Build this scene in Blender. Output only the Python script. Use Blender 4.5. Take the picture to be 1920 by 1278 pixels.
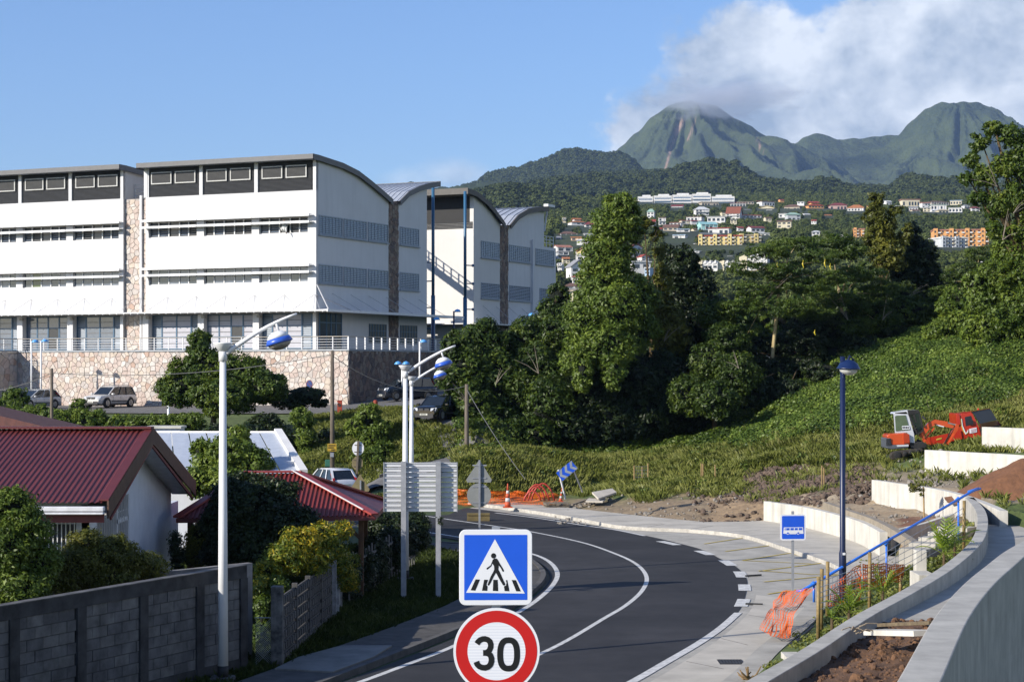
import bpy, bmesh, math, random
import numpy as np
from mathutils import Vector, Matrix, noise
from mathutils.geometry import delaunay_2d_cdt
from mathutils.bvhtree import BVHTree
random.seed(7); RNG = np.random.default_rng(7)
sc = bpy.context.scene; COL = sc.collection
for o in list(bpy.data.objects): bpy.data.objects.remove(o)

# ------------------------------------------------------------------ camera, sky, sun, exposure
F = 3554.0; H = 7.4; HOR = 690.0           # focal length in photo pixels, eye height above the road, horizon row
cd = bpy.data.cameras.new('camera'); cam = bpy.data.objects.new('camera', cd); COL.objects.link(cam)
cam.location = (0, 0, H); cam.rotation_euler = (math.pi/2, 0, 0)
cd.sensor_width = 36; cd.lens = F/1920*36; cd.shift_y = (HOR-639)/1920
cd.clip_start = 0.5; cd.clip_end = 40000; sc.camera = cam
SUN_EL = math.radians(25.0); SA = Vector((-0.86, -0.51)).normalized()
S = Vector((SA.x*math.cos(SUN_EL), SA.y*math.cos(SUN_EL), math.sin(SUN_EL)))
sd = bpy.data.lights.new('sun', 'SUN'); sd.energy = 5.0; sd.angle = math.radians(0.5); sd.color = (1.0, 0.93, 0.82)
so = bpy.data.objects.new('sun', sd); COL.objects.link(so); so.rotation_euler = S.to_track_quat('Z', 'Y').to_euler()
sc.view_settings.view_transform = 'Standard'; sc.view_settings.look = 'None'
sc.view_settings.gamma = 1; sc.view_settings.use_curve_mapping = False; sc.view_settings.exposure = 0.36
sc.cycles.use_denoising = True
sc.cycles.max_bounces = 6; sc.cycles.diffuse_bounces = 1; sc.cycles.glossy_bounces = 2
sc.cycles.transmission_bounces = 4; sc.cycles.transparent_max_bounces = 6; sc.cycles.volume_bounces = 2
sc.cycles.caustics_reflective = False; sc.cycles.caustics_refractive = False

w = bpy.data.worlds.new('World'); sc.world = w; w.use_nodes = True
nt = w.node_tree; N = nt.nodes; L = nt.links; N.clear()
def wn(t, **k):
    n = N.new(t)
    for a, b in k.items(): setattr(n, a, b)
    return n
def wm(op, a, b=None, c=None, clamp=False):
    n = N.new('ShaderNodeMath'); n.operation = op; n.use_clamp = clamp
    for i, v in enumerate((a, b, c)):
        if v is None: continue
        if isinstance(v, (int, float)): n.inputs[i].default_value = v
        else: L.new(v, n.inputs[i])
    return n.outputs[0]
sky = wn('ShaderNodeTexSky', sky_type='NISHITA', sun_disc=False)
sky.sun_elevation = SUN_EL; sky.sun_rotation = math.atan2(S.x, S.y) % (2*math.pi)
sky.air_density = 1.0; sky.dust_density = 0.6; sky.ozone_density = 1.6; sky.altitude = 100
tc = wn('ShaderNodeTexCoord'); sep = wn('ShaderNodeSeparateXYZ'); L.new(tc.outputs['Generated'], sep.inputs[0])
X, Y_, Z = sep.outputs
def wnoise(scale, detail, rough, zs=1.0, off=0.0, dist=0.0):
    mp = wn('ShaderNodeMapping'); L.new(tc.outputs['Generated'], mp.inputs[0])
    mp.inputs['Scale'].default_value = (1, 1, zs); mp.inputs['Location'].default_value = (off, off*.7, off*.3)
    n = wn('ShaderNodeTexNoise'); L.new(mp.outputs[0], n.inputs['Vector'])
    n.inputs['Scale'].default_value = scale; n.inputs['Detail'].default_value = detail
    n.inputs['Roughness'].default_value = rough; n.inputs['Distortion'].default_value = dist
    return n.outputs[0]
# cloud bank that lies over the mountains and goes on to the right of the frame
n1 = wnoise(11, 7, 0.55, 1.1, 3.0, .2); n2 = wnoise(34, 6, 0.6, 1.1, 8.0, .2)
nn = wm('ADD', wm('MULTIPLY', wm('SUBTRACT', n1, .5), 1.25), wm('MULTIPLY', wm('SUBTRACT', n2, .5), .55))
left = wm('MULTIPLY', wm('SUBTRACT', X, .036), 36.0)                       # grows to the right
left = wm('MINIMUM', left, 1.0)
topl = wm('ADD', .166, wm('MULTIPLY', wm('MAXIMUM', wm('SUBTRACT', X, .05), 0.0), .27))
top = wm('MINIMUM', wm('MULTIPLY', wm('SUBTRACT', topl, Z), 26.0), 1.0)
bot = wm('MINIMUM', wm('MULTIPLY', wm('SUBTRACT', Z, .098), 40.0), 1.0)
den = wm('MINIMUM', wm('MINIMUM', left, top), bot)
den = wm('ADD', den, wm('MULTIPLY', nn, 3.4))
mask = wn('ShaderNodeMapRange', interpolation_type='SMOOTHSTEP'); L.new(den, mask.inputs[0])
mask.inputs[1].default_value = -0.12; mask.inputs[2].default_value = .50
# two small puffs low over the roofs
def puff(cx, cz, rx, rz, amp):
    dx = wm('DIVIDE', wm('SUBTRACT', X, cx), rx); dz = wm('DIVIDE', wm('SUBTRACT', Z, cz), rz)
    r = wm('SQRT', wm('ADD', wm('MULTIPLY', dx, dx), wm('MULTIPLY', dz, dz)))
    v = wm('ADD', wm('SUBTRACT', 1.0, r), wm('MULTIPLY', nn, 2.2))
    return wm('MULTIPLY', wm('MAXIMUM', wm('MINIMUM', v, 1.0), 0.0), amp)
pf = wm('MAXIMUM', puff(-.026, .101, .020, .009, .55), puff(-.048, .0985, .022, .006, .3))
front = wm('GREATER_THAN', Y_, 0.0)
msk = wm('MAXIMUM', wm('MULTIPLY', mask.outputs[0], .96), wm('MULTIPLY', pf, front))
# tone of the cloud: bright fluffy tops, blue-grey bodies
n3 = wnoise(13, 6, 0.55, 1.3, 21.0, .2)
tone = wm('ADD', wm('ADD', wm('MULTIPLY', wm('SUBTRACT', n3, .5), 3.0), .72), wm('ADD', wm('MULTIPLY', wm('SUBTRACT', Z, .15), 3.0), wm('MULTIPLY', wm('SUBTRACT', n2, .5), .8)))
cr = wn('ShaderNodeValToRGB'); L.new(tone, cr.inputs[0])
cr.color_ramp.elements[0].position = .35; cr.color_ramp.elements[0].color = (.31, .39, .51, 1)
cr.color_ramp.elements[1].position = 1.05; cr.color_ramp.elements[1].color = (.76, .81, .88, 1)
skyB = wn('ShaderNodeBackground'); skyB.inputs['Strength'].default_value = 0.108
tint = wn('ShaderNodeMixRGB', blend_type='MULTIPLY'); tint.inputs[0].default_value = 1.0
L.new(sky.outputs[0], tint.inputs[1]); tint.inputs[2].default_value = (.77, .93, 1.25, 1)
L.new(tint.outputs[0], skyB.inputs['Color'])
cldB = wn('ShaderNodeBackground'); L.new(cr.outputs[0], cldB.inputs['Color']); cldB.inputs['Strength'].default_value = 1.0
mix = wn('ShaderNodeMixShader'); L.new(msk, mix.inputs[0]); L.new(skyB.outputs[0], mix.inputs[1]); L.new(cldB.outputs[0], mix.inputs[2])
out = wn('ShaderNodeOutputWorld'); L.new(mix.outputs[0], out.inputs['Surface'])

# ------------------------------------------------------------------ coordinates
def P(px, py, Y):  return Vector(((px-960)/F*Y, Y, H+(HOR-py)/F*Y))
def G(px, py, z=0.0):
    Y = (H-z)*F/(py-HOR); return Vector(((px-960)/F*Y, Y, z))
def xz(px, Y): return (px-960)/F*Y

# ------------------------------------------------------------------ materials
MATS = {}
def M(name, col, rough=.7, var=.12, scale=3.0, bump=0.0, bscale=30.0, metal=0.0, col2=None, stain=0.0, island=0.0, spec=.5, coat=0.0, zs=1.0):
    if name in MATS: return MATS[name]
    m = bpy.data.materials.new(name); m.use_nodes = True; MATS[name] = m
    t = m.node_tree; n = t.nodes; l = t.links; b = n['Principled BSDF']
    b.inputs['Roughness'].default_value = rough; b.inputs['Metallic'].default_value = metal
    b.inputs['Specular IOR Level'].default_value = spec
    if coat: b.inputs['Coat Weight'].default_value = coat
    geo = n.new('ShaderNodeNewGeometry'); mp = n.new('ShaderNodeMapping'); l.new(geo.outputs['Position'], mp.inputs[0])
    mp.inputs['Scale'].default_value = (1, 1, zs)
    c1 = [*col, 1]; c2 = [*(col2 or [c*(1-var*2.2) for c in col]), 1]
    nz = n.new('ShaderNodeTexNoise'); l.new(mp.outputs[0], nz.inputs['Vector']); nz.inputs['Scale'].default_value = scale
    nz.inputs['Detail'].default_value = 6; nz.inputs['Roughness'].default_value = .65
    mr = n.new('ShaderNodeMapRange'); l.new(nz.outputs[0], mr.inputs[0]); mr.inputs[1].default_value = .35; mr.inputs[2].default_value = .7
    mx = n.new('ShaderNodeMixRGB'); l.new(mr.outputs[0], mx.inputs[0]); mx.inputs[1].default_value = c1; mx.inputs[2].default_value = c2
    o = mx.outputs[0]
    if stain:
        mp2 = n.new('ShaderNodeMapping'); l.new(geo.outputs['Position'], mp2.inputs[0]); mp2.inputs['Scale'].default_value = (1.6, 1.6, .14)
        n2 = n.new('ShaderNodeTexNoise'); l.new(mp2.outputs[0], n2.inputs['Vector']); n2.inputs['Scale'].default_value = 1.5; n2.inputs['Detail'].default_value = 5
        r2 = n.new('ShaderNodeMapRange'); l.new(n2.outputs[0], r2.inputs[0]); r2.inputs[1].default_value = .45; r2.inputs[2].default_value = .75
        r2.inputs[4].default_value = stain
        m2 = n.new('ShaderNodeMixRGB'); l.new(r2.outputs[0], m2.inputs[0]); l.new(o, m2.inputs[1]); m2.inputs[2].default_value = [c*.35 for c in col]+[1]
        o = m2.outputs[0]
    if island:
        hs = n.new('ShaderNodeHueSaturation'); l.new(o, hs.inputs['Color'])
        r3 = n.new('ShaderNodeMapRange'); l.new(geo.outputs['Random Per Island'], r3.inputs[0]); r3.inputs[3].default_value = 1-island; r3.inputs[4].default_value = 1+island
        l.new(r3.outputs[0], hs.inputs['Value']); o = hs.outputs[0]
    l.new(o, b.inputs['Base Color'])
    if bump:
        nb = n.new('ShaderNodeTexNoise'); l.new(geo.outputs['Position'], nb.inputs['Vector']); nb.inputs['Scale'].default_value = bscale; nb.inputs['Detail'].default_value = 5
        bp = n.new('ShaderNodeBump'); l.new(nb.outputs[0], bp.inputs['Height']); bp.inputs['Distance'].default_value = bump; bp.inputs['Strength'].default_value = .8
        l.new(bp.outputs[0], b.inputs['Normal'])
    return m
def LEAF(name, c0, c1, c2, trans=.28, rough=.5):
    m = bpy.data.materials.new(name); m.use_nodes = True; MATS[name] = m
    t = m.node_tree; n = t.nodes; l = t.links; b = n['Principled BSDF']; b.inputs['Roughness'].default_value = rough
    b.inputs['Specular IOR Level'].default_value = .35
    geo = n.new('ShaderNodeNewGeometry'); oi = n.new('ShaderNodeObjectInfo')
    nz = n.new('ShaderNodeTexNoise'); l.new(geo.outputs['Position'], nz.inputs['Vector']); nz.inputs['Scale'].default_value = .55; nz.inputs['Detail'].default_value = 3
    a = n.new('ShaderNodeMath'); a.operation = 'MULTIPLY_ADD'; l.new(geo.outputs['Random Per Island'], a.inputs[0]); a.inputs[1].default_value = .55
    s = n.new('ShaderNodeMath'); s.operation = 'MULTIPLY_ADD'; l.new(nz.outputs[0], s.inputs[0]); s.inputs[1].default_value = 1.3; s.inputs[2].default_value = -.5
    l.new(s.outputs[0], a.inputs[2])
    r = n.new('ShaderNodeValToRGB'); l.new(a.outputs[0], r.inputs[0]); e = r.color_ramp.elements
    e[0].position = 0; e[0].color = (*c0, 1); e[1].position = .85; e[1].color = (*c2, 1)
    k = e.new(.45); k.color = (*c1, 1)
    l.new(r.outputs[0], b.inputs['Base Color'])
    tr = n.new('ShaderNodeBsdfTranslucent'); l.new(r.outputs[0], tr.inputs[0])
    mx = n.new('ShaderNodeMixShader'); mx.inputs[0].default_value = trans
    l.new(b.outputs[0], mx.inputs[1]); l.new(tr.outputs[0], mx.inputs[2]); l.new(mx.outputs[0], n['Material Output'].inputs[0])
    return m
def GLASS(name, col=(.02, .03, .04), rough=.06):
    m = M(name, col, rough=rough, var=.1, spec=.8); return m

# ------------------------------------------------------------------ mesh builder and naming helpers
class MB:
    def __init__(s, frame=None): s.v = []; s.f = []; s.m = []; s.fr = frame; s.mi = 0
    def add(s, vs, fs):
        k = len(s.v)
        s.v += [tuple(s.fr @ Vector(p)) if s.fr else tuple(p) for p in vs]
        s.f += [tuple(i+k for i in f) for f in fs]; s.m += [s.mi]*len(fs); return s
    def box(s, x0, x1, y0, y1, z0, z1):
        return s.add([(x0,y0,z0),(x1,y0,z0),(x1,y1,z0),(x0,y1,z0),(x0,y0,z1),(x1,y0,z1),(x1,y1,z1),(x0,y1,z1)],
                     [(0,3,2,1),(4,5,6,7),(0,1,5,4),(1,2,6,5),(2,3,7,6),(3,0,4,7)])
    def bar(s, a, b, w, h, up=(0,0,1)):
        a = Vector(a); b = Vector(b); d = (b-a).normalized(); up = Vector(up)
        if abs(d.dot(up)) > .98: up = Vector((1,0,0))
        sx = d.cross(up).normalized()*w/2; sz = sx.cross(d).normalized()*h/2
        vs = [p+q for p in (a, b) for q in (-sx-sz, sx-sz, sx+sz, -sx+sz)]
        return s.add(vs, [(0,1,2,3),(7,6,5,4),(0,4,5,1),(1,5,6,2),(2,6,7,3),(3,7,4,0)])
    def prism(s, pts, d):
        n = len(pts); d = Vector(d); pts = [Vector(p) for p in pts]
        return s.add(pts+[p+d for p in pts], [tuple(range(n))[::-1], tuple(range(n, 2*n))]+[(i,(i+1)%n,(i+1)%n+n,i+n) for i in range(n)])
    def poly(s, pts): return s.add(pts, [tuple(range(len(pts)))])
    def tube(s, pts, r, n=8, cap=True):
        pts = [Vector(p) for p in pts]; m = len(pts); rs = r if isinstance(r, (list, tuple)) else [r]*m
        vs = []; up = Vector((0,0,1))
        for i, p in enumerate(pts):
            d = (pts[min(i+1,m-1)]-pts[max(i-1,0)]).normalized()
            a = d.cross(up)
            if a.length < .05: a = d.cross(Vector((0,1,0)))
            a.normalize(); b = a.cross(d).normalized()
            vs += [p+(a*math.cos(t)+b*math.sin(t))*rs[i] for t in [2*math.pi*j/n for j in range(n)]]
        fs = [(i*n+j, i*n+(j+1)%n, (i+1)*n+(j+1)%n, (i+1)*n+j) for i in range(m-1) for j in range(n)]
        if cap: fs += [tuple(range(n))[::-1], tuple(range((m-1)*n, m*n))]
        return s.add(vs, fs)
    def lathe(s, prof, c=(0,0,0), n=16, mat=None):
        c = Vector(c); vs = []
        for r, z in prof: vs += [Vector((r*math.cos(2*math.pi*j/n), r*math.sin(2*math.pi*j/n), z)) for j in range(n)]
        if mat is not None: vs = [mat @ p for p in vs]
        vs = [p+c for p in vs]; m = len(prof)
        fs = [(i*n+j, i*n+(j+1)%n, (i+1)*n+(j+1)%n, (i+1)*n+j) for i in range(m-1) for j in range(n)]+[tuple(range(n))[::-1], tuple(range((m-1)*n, m*n))]
        return s.add(vs, fs)
    def grid(s, rows):
        m = len(rows); n = len(rows[0]); vs = [p for r in rows for p in r]
        return s.add(vs, [(i*n+j, i*n+j+1, (i+1)*n+j+1, (i+1)*n+j) for i in range(m-1) for j in range(n-1)])
WORLD = {}
def wmat(o):
    if o is None: return Matrix()
    return WORLD[o.name]
def link(name, data, parent=None, loc=None, rz=0.0):
    o = bpy.data.objects.new(name, data); COL.objects.link(o)
    if parent is not None: o.parent = parent
    if loc is not None: o.location = loc
    o.rotation_euler = (0, 0, rz)
    WORLD[o.name] = wmat(parent) @ (Matrix.Translation(Vector(loc) if loc is not None else Vector()) @ Matrix.Rotation(rz, 4, 'Z'))
    return o
def obj(name, mb, mats, parent=None, smooth=False, local=False):
    me = bpy.data.meshes.new(name)
    inv = wmat(parent).inverted() if parent is not None and not local else None
    vs = [tuple(inv @ Vector(v)) for v in mb.v] if inv else mb.v
    me.from_pydata(vs, [], mb.f)
    mats = mats if isinstance(mats, (list, tuple)) else [mats]
    for m in mats: me.materials.append(m)
    if len(mats) > 1: me.polygons.foreach_set('material_index', mb.m)
    if smooth: me.shade_smooth()
    me.update()
    return link(name, me, parent)
def bevel(o, wd=.01, seg=2):
    md = o.modifiers.new('bevel', 'BEVEL'); md.width = wd; md.segments = seg; md.limit_method = 'ANGLE'; return o
def tag(o, label, cat, group=None, kind=None):
    o['label'] = label; o['category'] = cat
    if group: o['group'] = group
    if kind: o['kind'] = kind
    return o
def thing(name, label, cat, loc=(0,0,0), rz=0.0, group=None):
    return tag(link(name, None, None, loc, rz), label, cat, group)
def struct(name, mb, mats, smooth=False):
    o = obj(name, mb, mats, None, smooth); o['kind'] = 'structure'; return o
def npobj(name, v, f, mat, parent=None, smooth=False):
    """numpy mesh, equal-sized faces"""
    me = bpy.data.meshes.new(name); v = np.asarray(v, np.float32)
    if parent is not None:
        inv = np.array(wmat(parent).inverted()); v = v @ inv[:3,:3].T + inv[:3,3]
    f = np.asarray(f, np.int32); k = f.shape[1]
    me.vertices.add(len(v)); me.vertices.foreach_set('co', v.astype(np.float32).ravel())
    me.loops.add(f.size); me.loops.foreach_set('vertex_index', f.ravel())
    me.polygons.add(len(f)); me.polygons.foreach_set('loop_start', np.arange(0, f.size, k, dtype=np.int32))
    me.materials.append(mat)
    if smooth: me.polygons.foreach_set('use_smooth', np.ones(len(f), bool))
    me.update(calc_edges=True); return link(name, me, parent)
def copy_tree(o, parent=None, loc=None, rz=None):
    c = o.copy(); COL.objects.link(c); c.parent = parent
    if loc is not None: c.location = loc
    if rz is not None: c.rotation_euler = (0, 0, rz)
    WORLD[c.name] = wmat(parent) @ (Matrix.Translation(c.location) @ c.rotation_euler.to_matrix().to_4x4())
    for ch in list(o.children): copy_tree(ch, c)
    return c

# ------------------------------------------------------------------ polyline tools
def resample(pts, step):
    pts = [Vector(p) for p in pts]; out = [pts[0]]
    for a, b in zip(pts, pts[1:]):
        n = max(1, int(math.ceil((b-a).length/step)))
        out += [a.lerp(b, i/n) for i in range(1, n+1)]
    return out
def spline(pts, n=8):
    pts = [Vector(p) for p in pts]; out = []
    for i in range(len(pts)-1):
        p0 = pts[max(i-1,0)]; p1 = pts[i]; p2 = pts[i+1]; p3 = pts[min(i+2,len(pts)-1)]
        for j in range(n):
            t = j/n; t2 = t*t; t3 = t2*t
            out.append(.5*((2*p1)+(p2-p0)*t+(2*p0-5*p1+4*p2-p3)*t2+(3*p1-p0-3*p2+p3)*t3))
    return out+[pts[-1]]
def normals2(pts):
    ns = []
    for i in range(len(pts)):
        d = pts[min(i+1,len(pts)-1)]-pts[max(i-1,0)]; n = Vector((d.y, -d.x, 0)); n.normalize(); ns.append(n)
    return ns
def ribbon(pts, w0, w1, dz=0.0):
    """strip from offset w0 to w1 (to the right of travel)"""
    ns = normals2(pts); mb = MB()
    mb.grid([[p+n*w0+Vector((0,0,dz)), p+n*w1+Vector((0,0,dz))] for p, n in zip(pts, ns)]); return mb
def wallmesh(pts, t, zb, mb=None):
    """wall along pts (top centre line, z = top), thickness t, bottom zb (number or list)"""
    mb = mb or MB(); ns = normals2(pts); n = len(pts); zb = zb if isinstance(zb, (list, tuple)) else [zb]*n
    rows = []
    for p, q, b in zip(pts, ns, zb):
        rows.append([Vector((p.x-q.x*t/2, p.y-q.y*t/2, b)), p-q*t/2, p+q*t/2, Vector((p.x+q.x*t/2, p.y+q.y*t/2, b))])
    mb.grid(rows)
    mb.poly(rows[0]); mb.poly(rows[-1][::-1]); return mb
# ================================================================== LARGE STRUCTURE: terrain
def dens(pts, step=1.5): return resample(pts, step)
WA = [P(px, py, (H-1.05)*F/(py-HOR)) for px, py in [(1437,939),(1507,949),(1573,964),(1620,978),(1657,997)]]
WB = [P(px, py, (H-2.2)*F/(py-HOR)) for px, py in [(1640,899),(1726,911),(1773,919),(1815,930),(1860,947),(1882,957)]]
WC = [P(px, py, (H-3.4)*F/(py-HOR)) for px, py in [(1738,843),(1830,848),(1920,853),(2010,860)]]
WD = [P(px, py, (H-4.5)*F/(py-HOR)) for px, py in [(1845,800),(1930,803),(2020,807)]]
def wl(lst, z): return [Vector((xz(px, (H-z)*F/(py-HOR)), (H-z)*F/(py-HOR), z)) for px, py in lst]
R1 = wl([(1330,1335),(1417,1278),(1523,1216),(1616,1155),(1704,1107),(1778,1062),(1828,1018),(1842,985),(1838,956),(1818,932)], 2.2)
R2 = wl([(1640,1420),(1722,1278),(1782,1161),(1830,1100),(1875,1060),(1920,1026),(2000,985),(2080,955)], 4.6)
WE = [Vector((WA[-1].x+.25, WA[-1].y+.3, 1.05)), Vector((16.5,76.0,1.2)), Vector((18.2,78.3,1.4))]
WA = spline(WA, 6); WB = spline(WB, 6); WC = spline(WC, 4); WD = spline(WD, 4); R1 = spline(R1, 8); R2 = spline(R2, 8)

ctrl = []; edges = []
def cp(x, y, z): ctrl.append((x, y, z))
def cpx(px, py, Y): v = P(px, py, Y); cp(v.x, v.y, v.z)
def line(pts, off, zf):
    """constrained chain at an offset from a wall"""
    ns = normals2(pts); k = len(ctrl)
    for i, (p, n) in enumerate(zip(pts, ns)):
        z = zf(i/(len(pts)-1)) if callable(zf) else zf
        cp(p.x+n.x*off, p.y+n.y*off, z)
    edges.extend((k+i, k+i+1) for i in range(len(pts)-1))
B0, B1 = -.45, -.62                                   # the step in the ground hides behind each wall
line(WA, B0, -.05); line(WA, B1, lambda t: .98-.05*t)
line(WB, B0, 1.12); line(WB, B1, 2.1)
line(WC, B0, lambda t: 2.3+.1*t); line(WC, B1, 3.3)
line(WD, B0, 3.3); line(WD, B1, 3.7)
line(R1, B0, lambda t: 1.55-.1*t); line(R1, B1, lambda t: .3 if t < .33 else min(1.3, .3+(t-.33)*2.2))
line(R2, B0, 1.5); line(R2, B1, 1.45)
PE = [Vector((xz(a,7.4*F/(b-690)), 7.4*F/(b-690), 0)) for a,b in [(1300,1350),(1395,1275),(1440,1228),(1500,1178),(1525,1150),(1545,1135),(1572,1105),(1600,1083)]]
line(PE, -.25, -.06); line(PE, .62, lambda t: .3-.3*t)
WEc = [WE[0].lerp(WE[1], .45)]+WE[1:]
line(WEc, B0, lambda t: .1+.6*t); line(WEc, B1, 1.05)
flat = [(-120,5,0),(-120,50,0),(-120,100,0),(-60,100,0),(-60,30,0),(-30,60,0),(-30,100,.2),(-30,10,0),(-12,8,.0),(-7.5,12,-.05),(-6.5,18,-.05),(-4,30,-.05),
        (-12,20,0),(-15,40,0),(-10,60,0),(-10,75,0),(-20,80,0),(-3,95,-.05),(-12,95,0),(0,45,-.05),(3,40,-.05),(1.5,33,.1),(4,52,-.05),(8.5,60,-.05),(10,75,-.05),(13,70,-.05),
        (12.2,72,-.05),(14,69,-.05),(15,71.5,-.05),(13.2,66,-.05),(15,67.6,.1),(15.3,73.2,-.05),(16.8,74.3,.15),(14.0,73.2,-.05),(13.6,75,-.05),(5,85,-.05),(0,85,-.05),(0,70,-.05),(-2,60,-.05),(-1.5,50,-.05),(2.6,31.5,-.05),
        (-1.5,26,1.2),(-.16,18.5,2.9),(2.2,24,2.0),(-2.6,17,2.4),(-5,18,.6),(2,10,3.9),(0,5,4.6),(-6,5,1.5),(-4,9,2.2),(6,10,1.5),(20,20,1.5),(20,5,1.5),(60,5,1.5),(60,50,2.0),(25,60,1.6),(20,68,1.6),(160,5,2),(160,100,6),
        (40,80,3.2),(80,100,6),(18,72,1.55),(19.5,75,1.9)]
for c in flat: cp(*c)
for px, py, Y in [(880,945,103),(960,950,101),(1040,954,99.6),(1100,960,97.5),(1250,975,92.3),(1330,984,89.6),(1425,978,91)]: cp(xz(px,Y), Y, .0)
for px, py, z in [(0,0,0)]: pass
hill = [(1100,920,108),(1000,935,106),(1200,905,108),(1330,910,100),(1400,902,102),(1300,945,95),(1400,940,94),(1500,931,92.5),(1600,924,93),
 (870,900,112),(1000,880,108),(900,870,115),(1000,860,118),(1200,850,120),(1300,830,125),(1440,752,130),(1400,800,120),(1500,790,112),(1550,690,128),
 (1650,620,135),(1800,600,135),(1920,540,140),(1700,750,110),(1800,700,112),(1900,740,107),(1920,650,117),(1600,830,103),(1500,860,103),(1400,872,106),
 (1665,868,97),(1740,848,99),(1830,832,101),(1900,815,102),(1990,780,104),(2100,700,112),(2150,560,140),(1640,905,91),(1300,875,110),(1200,880,112),(1700,880,93.5)]
for c in hill: cpx(*c)
# bank and car park on the left
lot = [(-120,112,1),(-60,112,.6),(-30,112,.5),(-16,112,.3),(-9,113,.5),(-60,128,3.4),(-30,128,3.4),(-16,129,3.4),(-9,130,3.6),(-5.5,129,4.0),(-120,135,4),(-60,140,4.2),(-30,140,4.2),
       (-40,155,4.25),(-33,153,4.3),(-13,141,4.4),(-10,134,4.5),(-6,118,4.2),(-3.5,124,4.7),(-3.2,116,4.1),(-4.3,138,5.1),(0,138,5.2),(5,140,5.4),(-60,175,4.3),(-120,175,4.3),
       (-2.3,112.5,3.5),(-2.5,109.5,2.6),(-1.2,113,3.5),(-1.2,108,2.3),(-5,107.5,1.9),(-5,105.5,1.7),(-7.5,106,1.1),(-9,108,.3),(-7.5,103,.6),(-5.5,103,.5),(-2,104,.7),(0,112,2.6),(0,118,3.8),
       (0,155,6),(8,140,5.6),(20,150,7.4),(45,150,12),(20,200,7.5),(-5,178,7.5),(10,230,5),(60,180,12),(100,150,14),(160,180,14),(-20,230,5),(-120,260,2),(40,260,2),(160,260,2),
       (-10,330,-4),(-120,330,-4),(60,330,-4),(160,330,-4),(10,125,4.0),(18,135,5.6)]
for c in lot: cp(*c)
vs2 = [Vector((c[0], c[1])) for c in ctrl]
rv, re, rf, ov, oe, of = delaunay_2d_cdt(vs2, edges, [], 0, 1e-4)
tz = []
for i, o in enumerate(ov):
    if o: tz.append(sum(ctrl[j][2] for j in o)/len(o))
    else:
        d = [((rv[i].x-c[0])**2+(rv[i].y-c[1])**2, c[2]) for c in ctrl]; d.sort(); tz.append(d[0][1])
TIN = BVHTree.FromPolygons([Vector((p.x, p.y, z)) for p, z in zip(rv, tz)], [tuple(f) for f in rf])
def tin(x, y):
    h = TIN.ray_cast(Vector((x, y, 500)), Vector((0, 0, -1)))
    return h[0].z if h[0] is not None else -4.0
def gbump(x, y, z):
    b = 0.0; px = 960+x/y*F; py = HOR-(z-H)/y*F
    if z > .25 or y > 100: b = noise.fractal(Vector((x*.35, y*.35, 0)), 1.0, 2.0, 4)*.16
    if y > 112 and x < 1.5: b *= .2
    if x > 11 and y > 100: b += noise.fractal(Vector((x*.16, y*.16, 8)), .8, 2.0, 4)*.75*min(1, (y-100)/6)
    if 1385 < px < 1655 and 868 < py < 945: b += noise.fractal(Vector((x*1.1, y*1.1, 5)), .9, 2.1, 5)*.3
    return b*min(1, max(0, z-.1)*2) if y < 100 else b
def surf(x, y): z = tin(x, y); return z+gbump(x, y, z)
WALLS = [WA, WB, WC, WD, R1, R2]
def zones(px, py, x, y, z):
    """colour of the ground itself: grass, dirt, mud, sand"""
    n = noise.noise(Vector((x*.22, y*.22, 3)))*.5+noise.noise(Vector((x*.9, y*.9, 7)))*.35
    grass = (.075, .105, .022); dirt = (.27, .19, .115); mud = (.085, .052, .033); sand = (.36, .29, .20); red = (.17, .075, .04); gravel = (.16, .15, .135)
    def mixc(a, b, t): t = max(0, min(1, t)); return tuple(p*(1-t)+q*t for p, q in zip(a, b))
    c = grass
    if y > 5 and -60 < x:
        if 60 < y < 130 and px > 1020:
            e = (py-(895 if px > 1180 else 930))/30+n*1.9          # slope above the pavement turns to dirt
            if px < 1440: c = mixc(c, dirt, e*.9-.1)
        if 1385 < px < 1655 and 868 < py < 945: c = mixc(mixc(c, dirt, .5+n), mud, 1.2-abs(py-912)/30+n*1.5)
        if 1170 < px < 1400 and 880 < py < 915: c = mixc(c, (.15,.125,.10), 1.0-abs(py-(906-(px-1170)*.06))/9+n*1.4)
        if px > 1640 and 855 < py < 960 and y > 75: c = mixc(c, (.25, .20, .14), .6+(py-885)/30+n*1.7)
        if 1430 < px < 1800 and 928 < py < 1040 and 70 < y < 92: c = mixc(sand, dirt, .35+n*1.4)
        if 1690 < px < 1825 and 965 < py < 1060 and 45 < y < 90: c = mixc(c, red, .8+n*1.6)
        if 900 < px < 1330 and 935 < py < 990: c = mixc(c, (.22,.165,.105), .9+n)
        if 1700 < px and 700 < py < 800 and y < 120: c = mixc(c, sand, (-.9+noise.noise(Vector((x*.6, y*.35+z*.5, 1)))*2.4))
        if px < 830 and y < 100: c = mixc((.045,.07,.018), dirt, n*.9-.1)
        if 590 < px < 730 and 880 < py < 915: c = mixc(c, gravel, .7+n)
    return c
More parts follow.
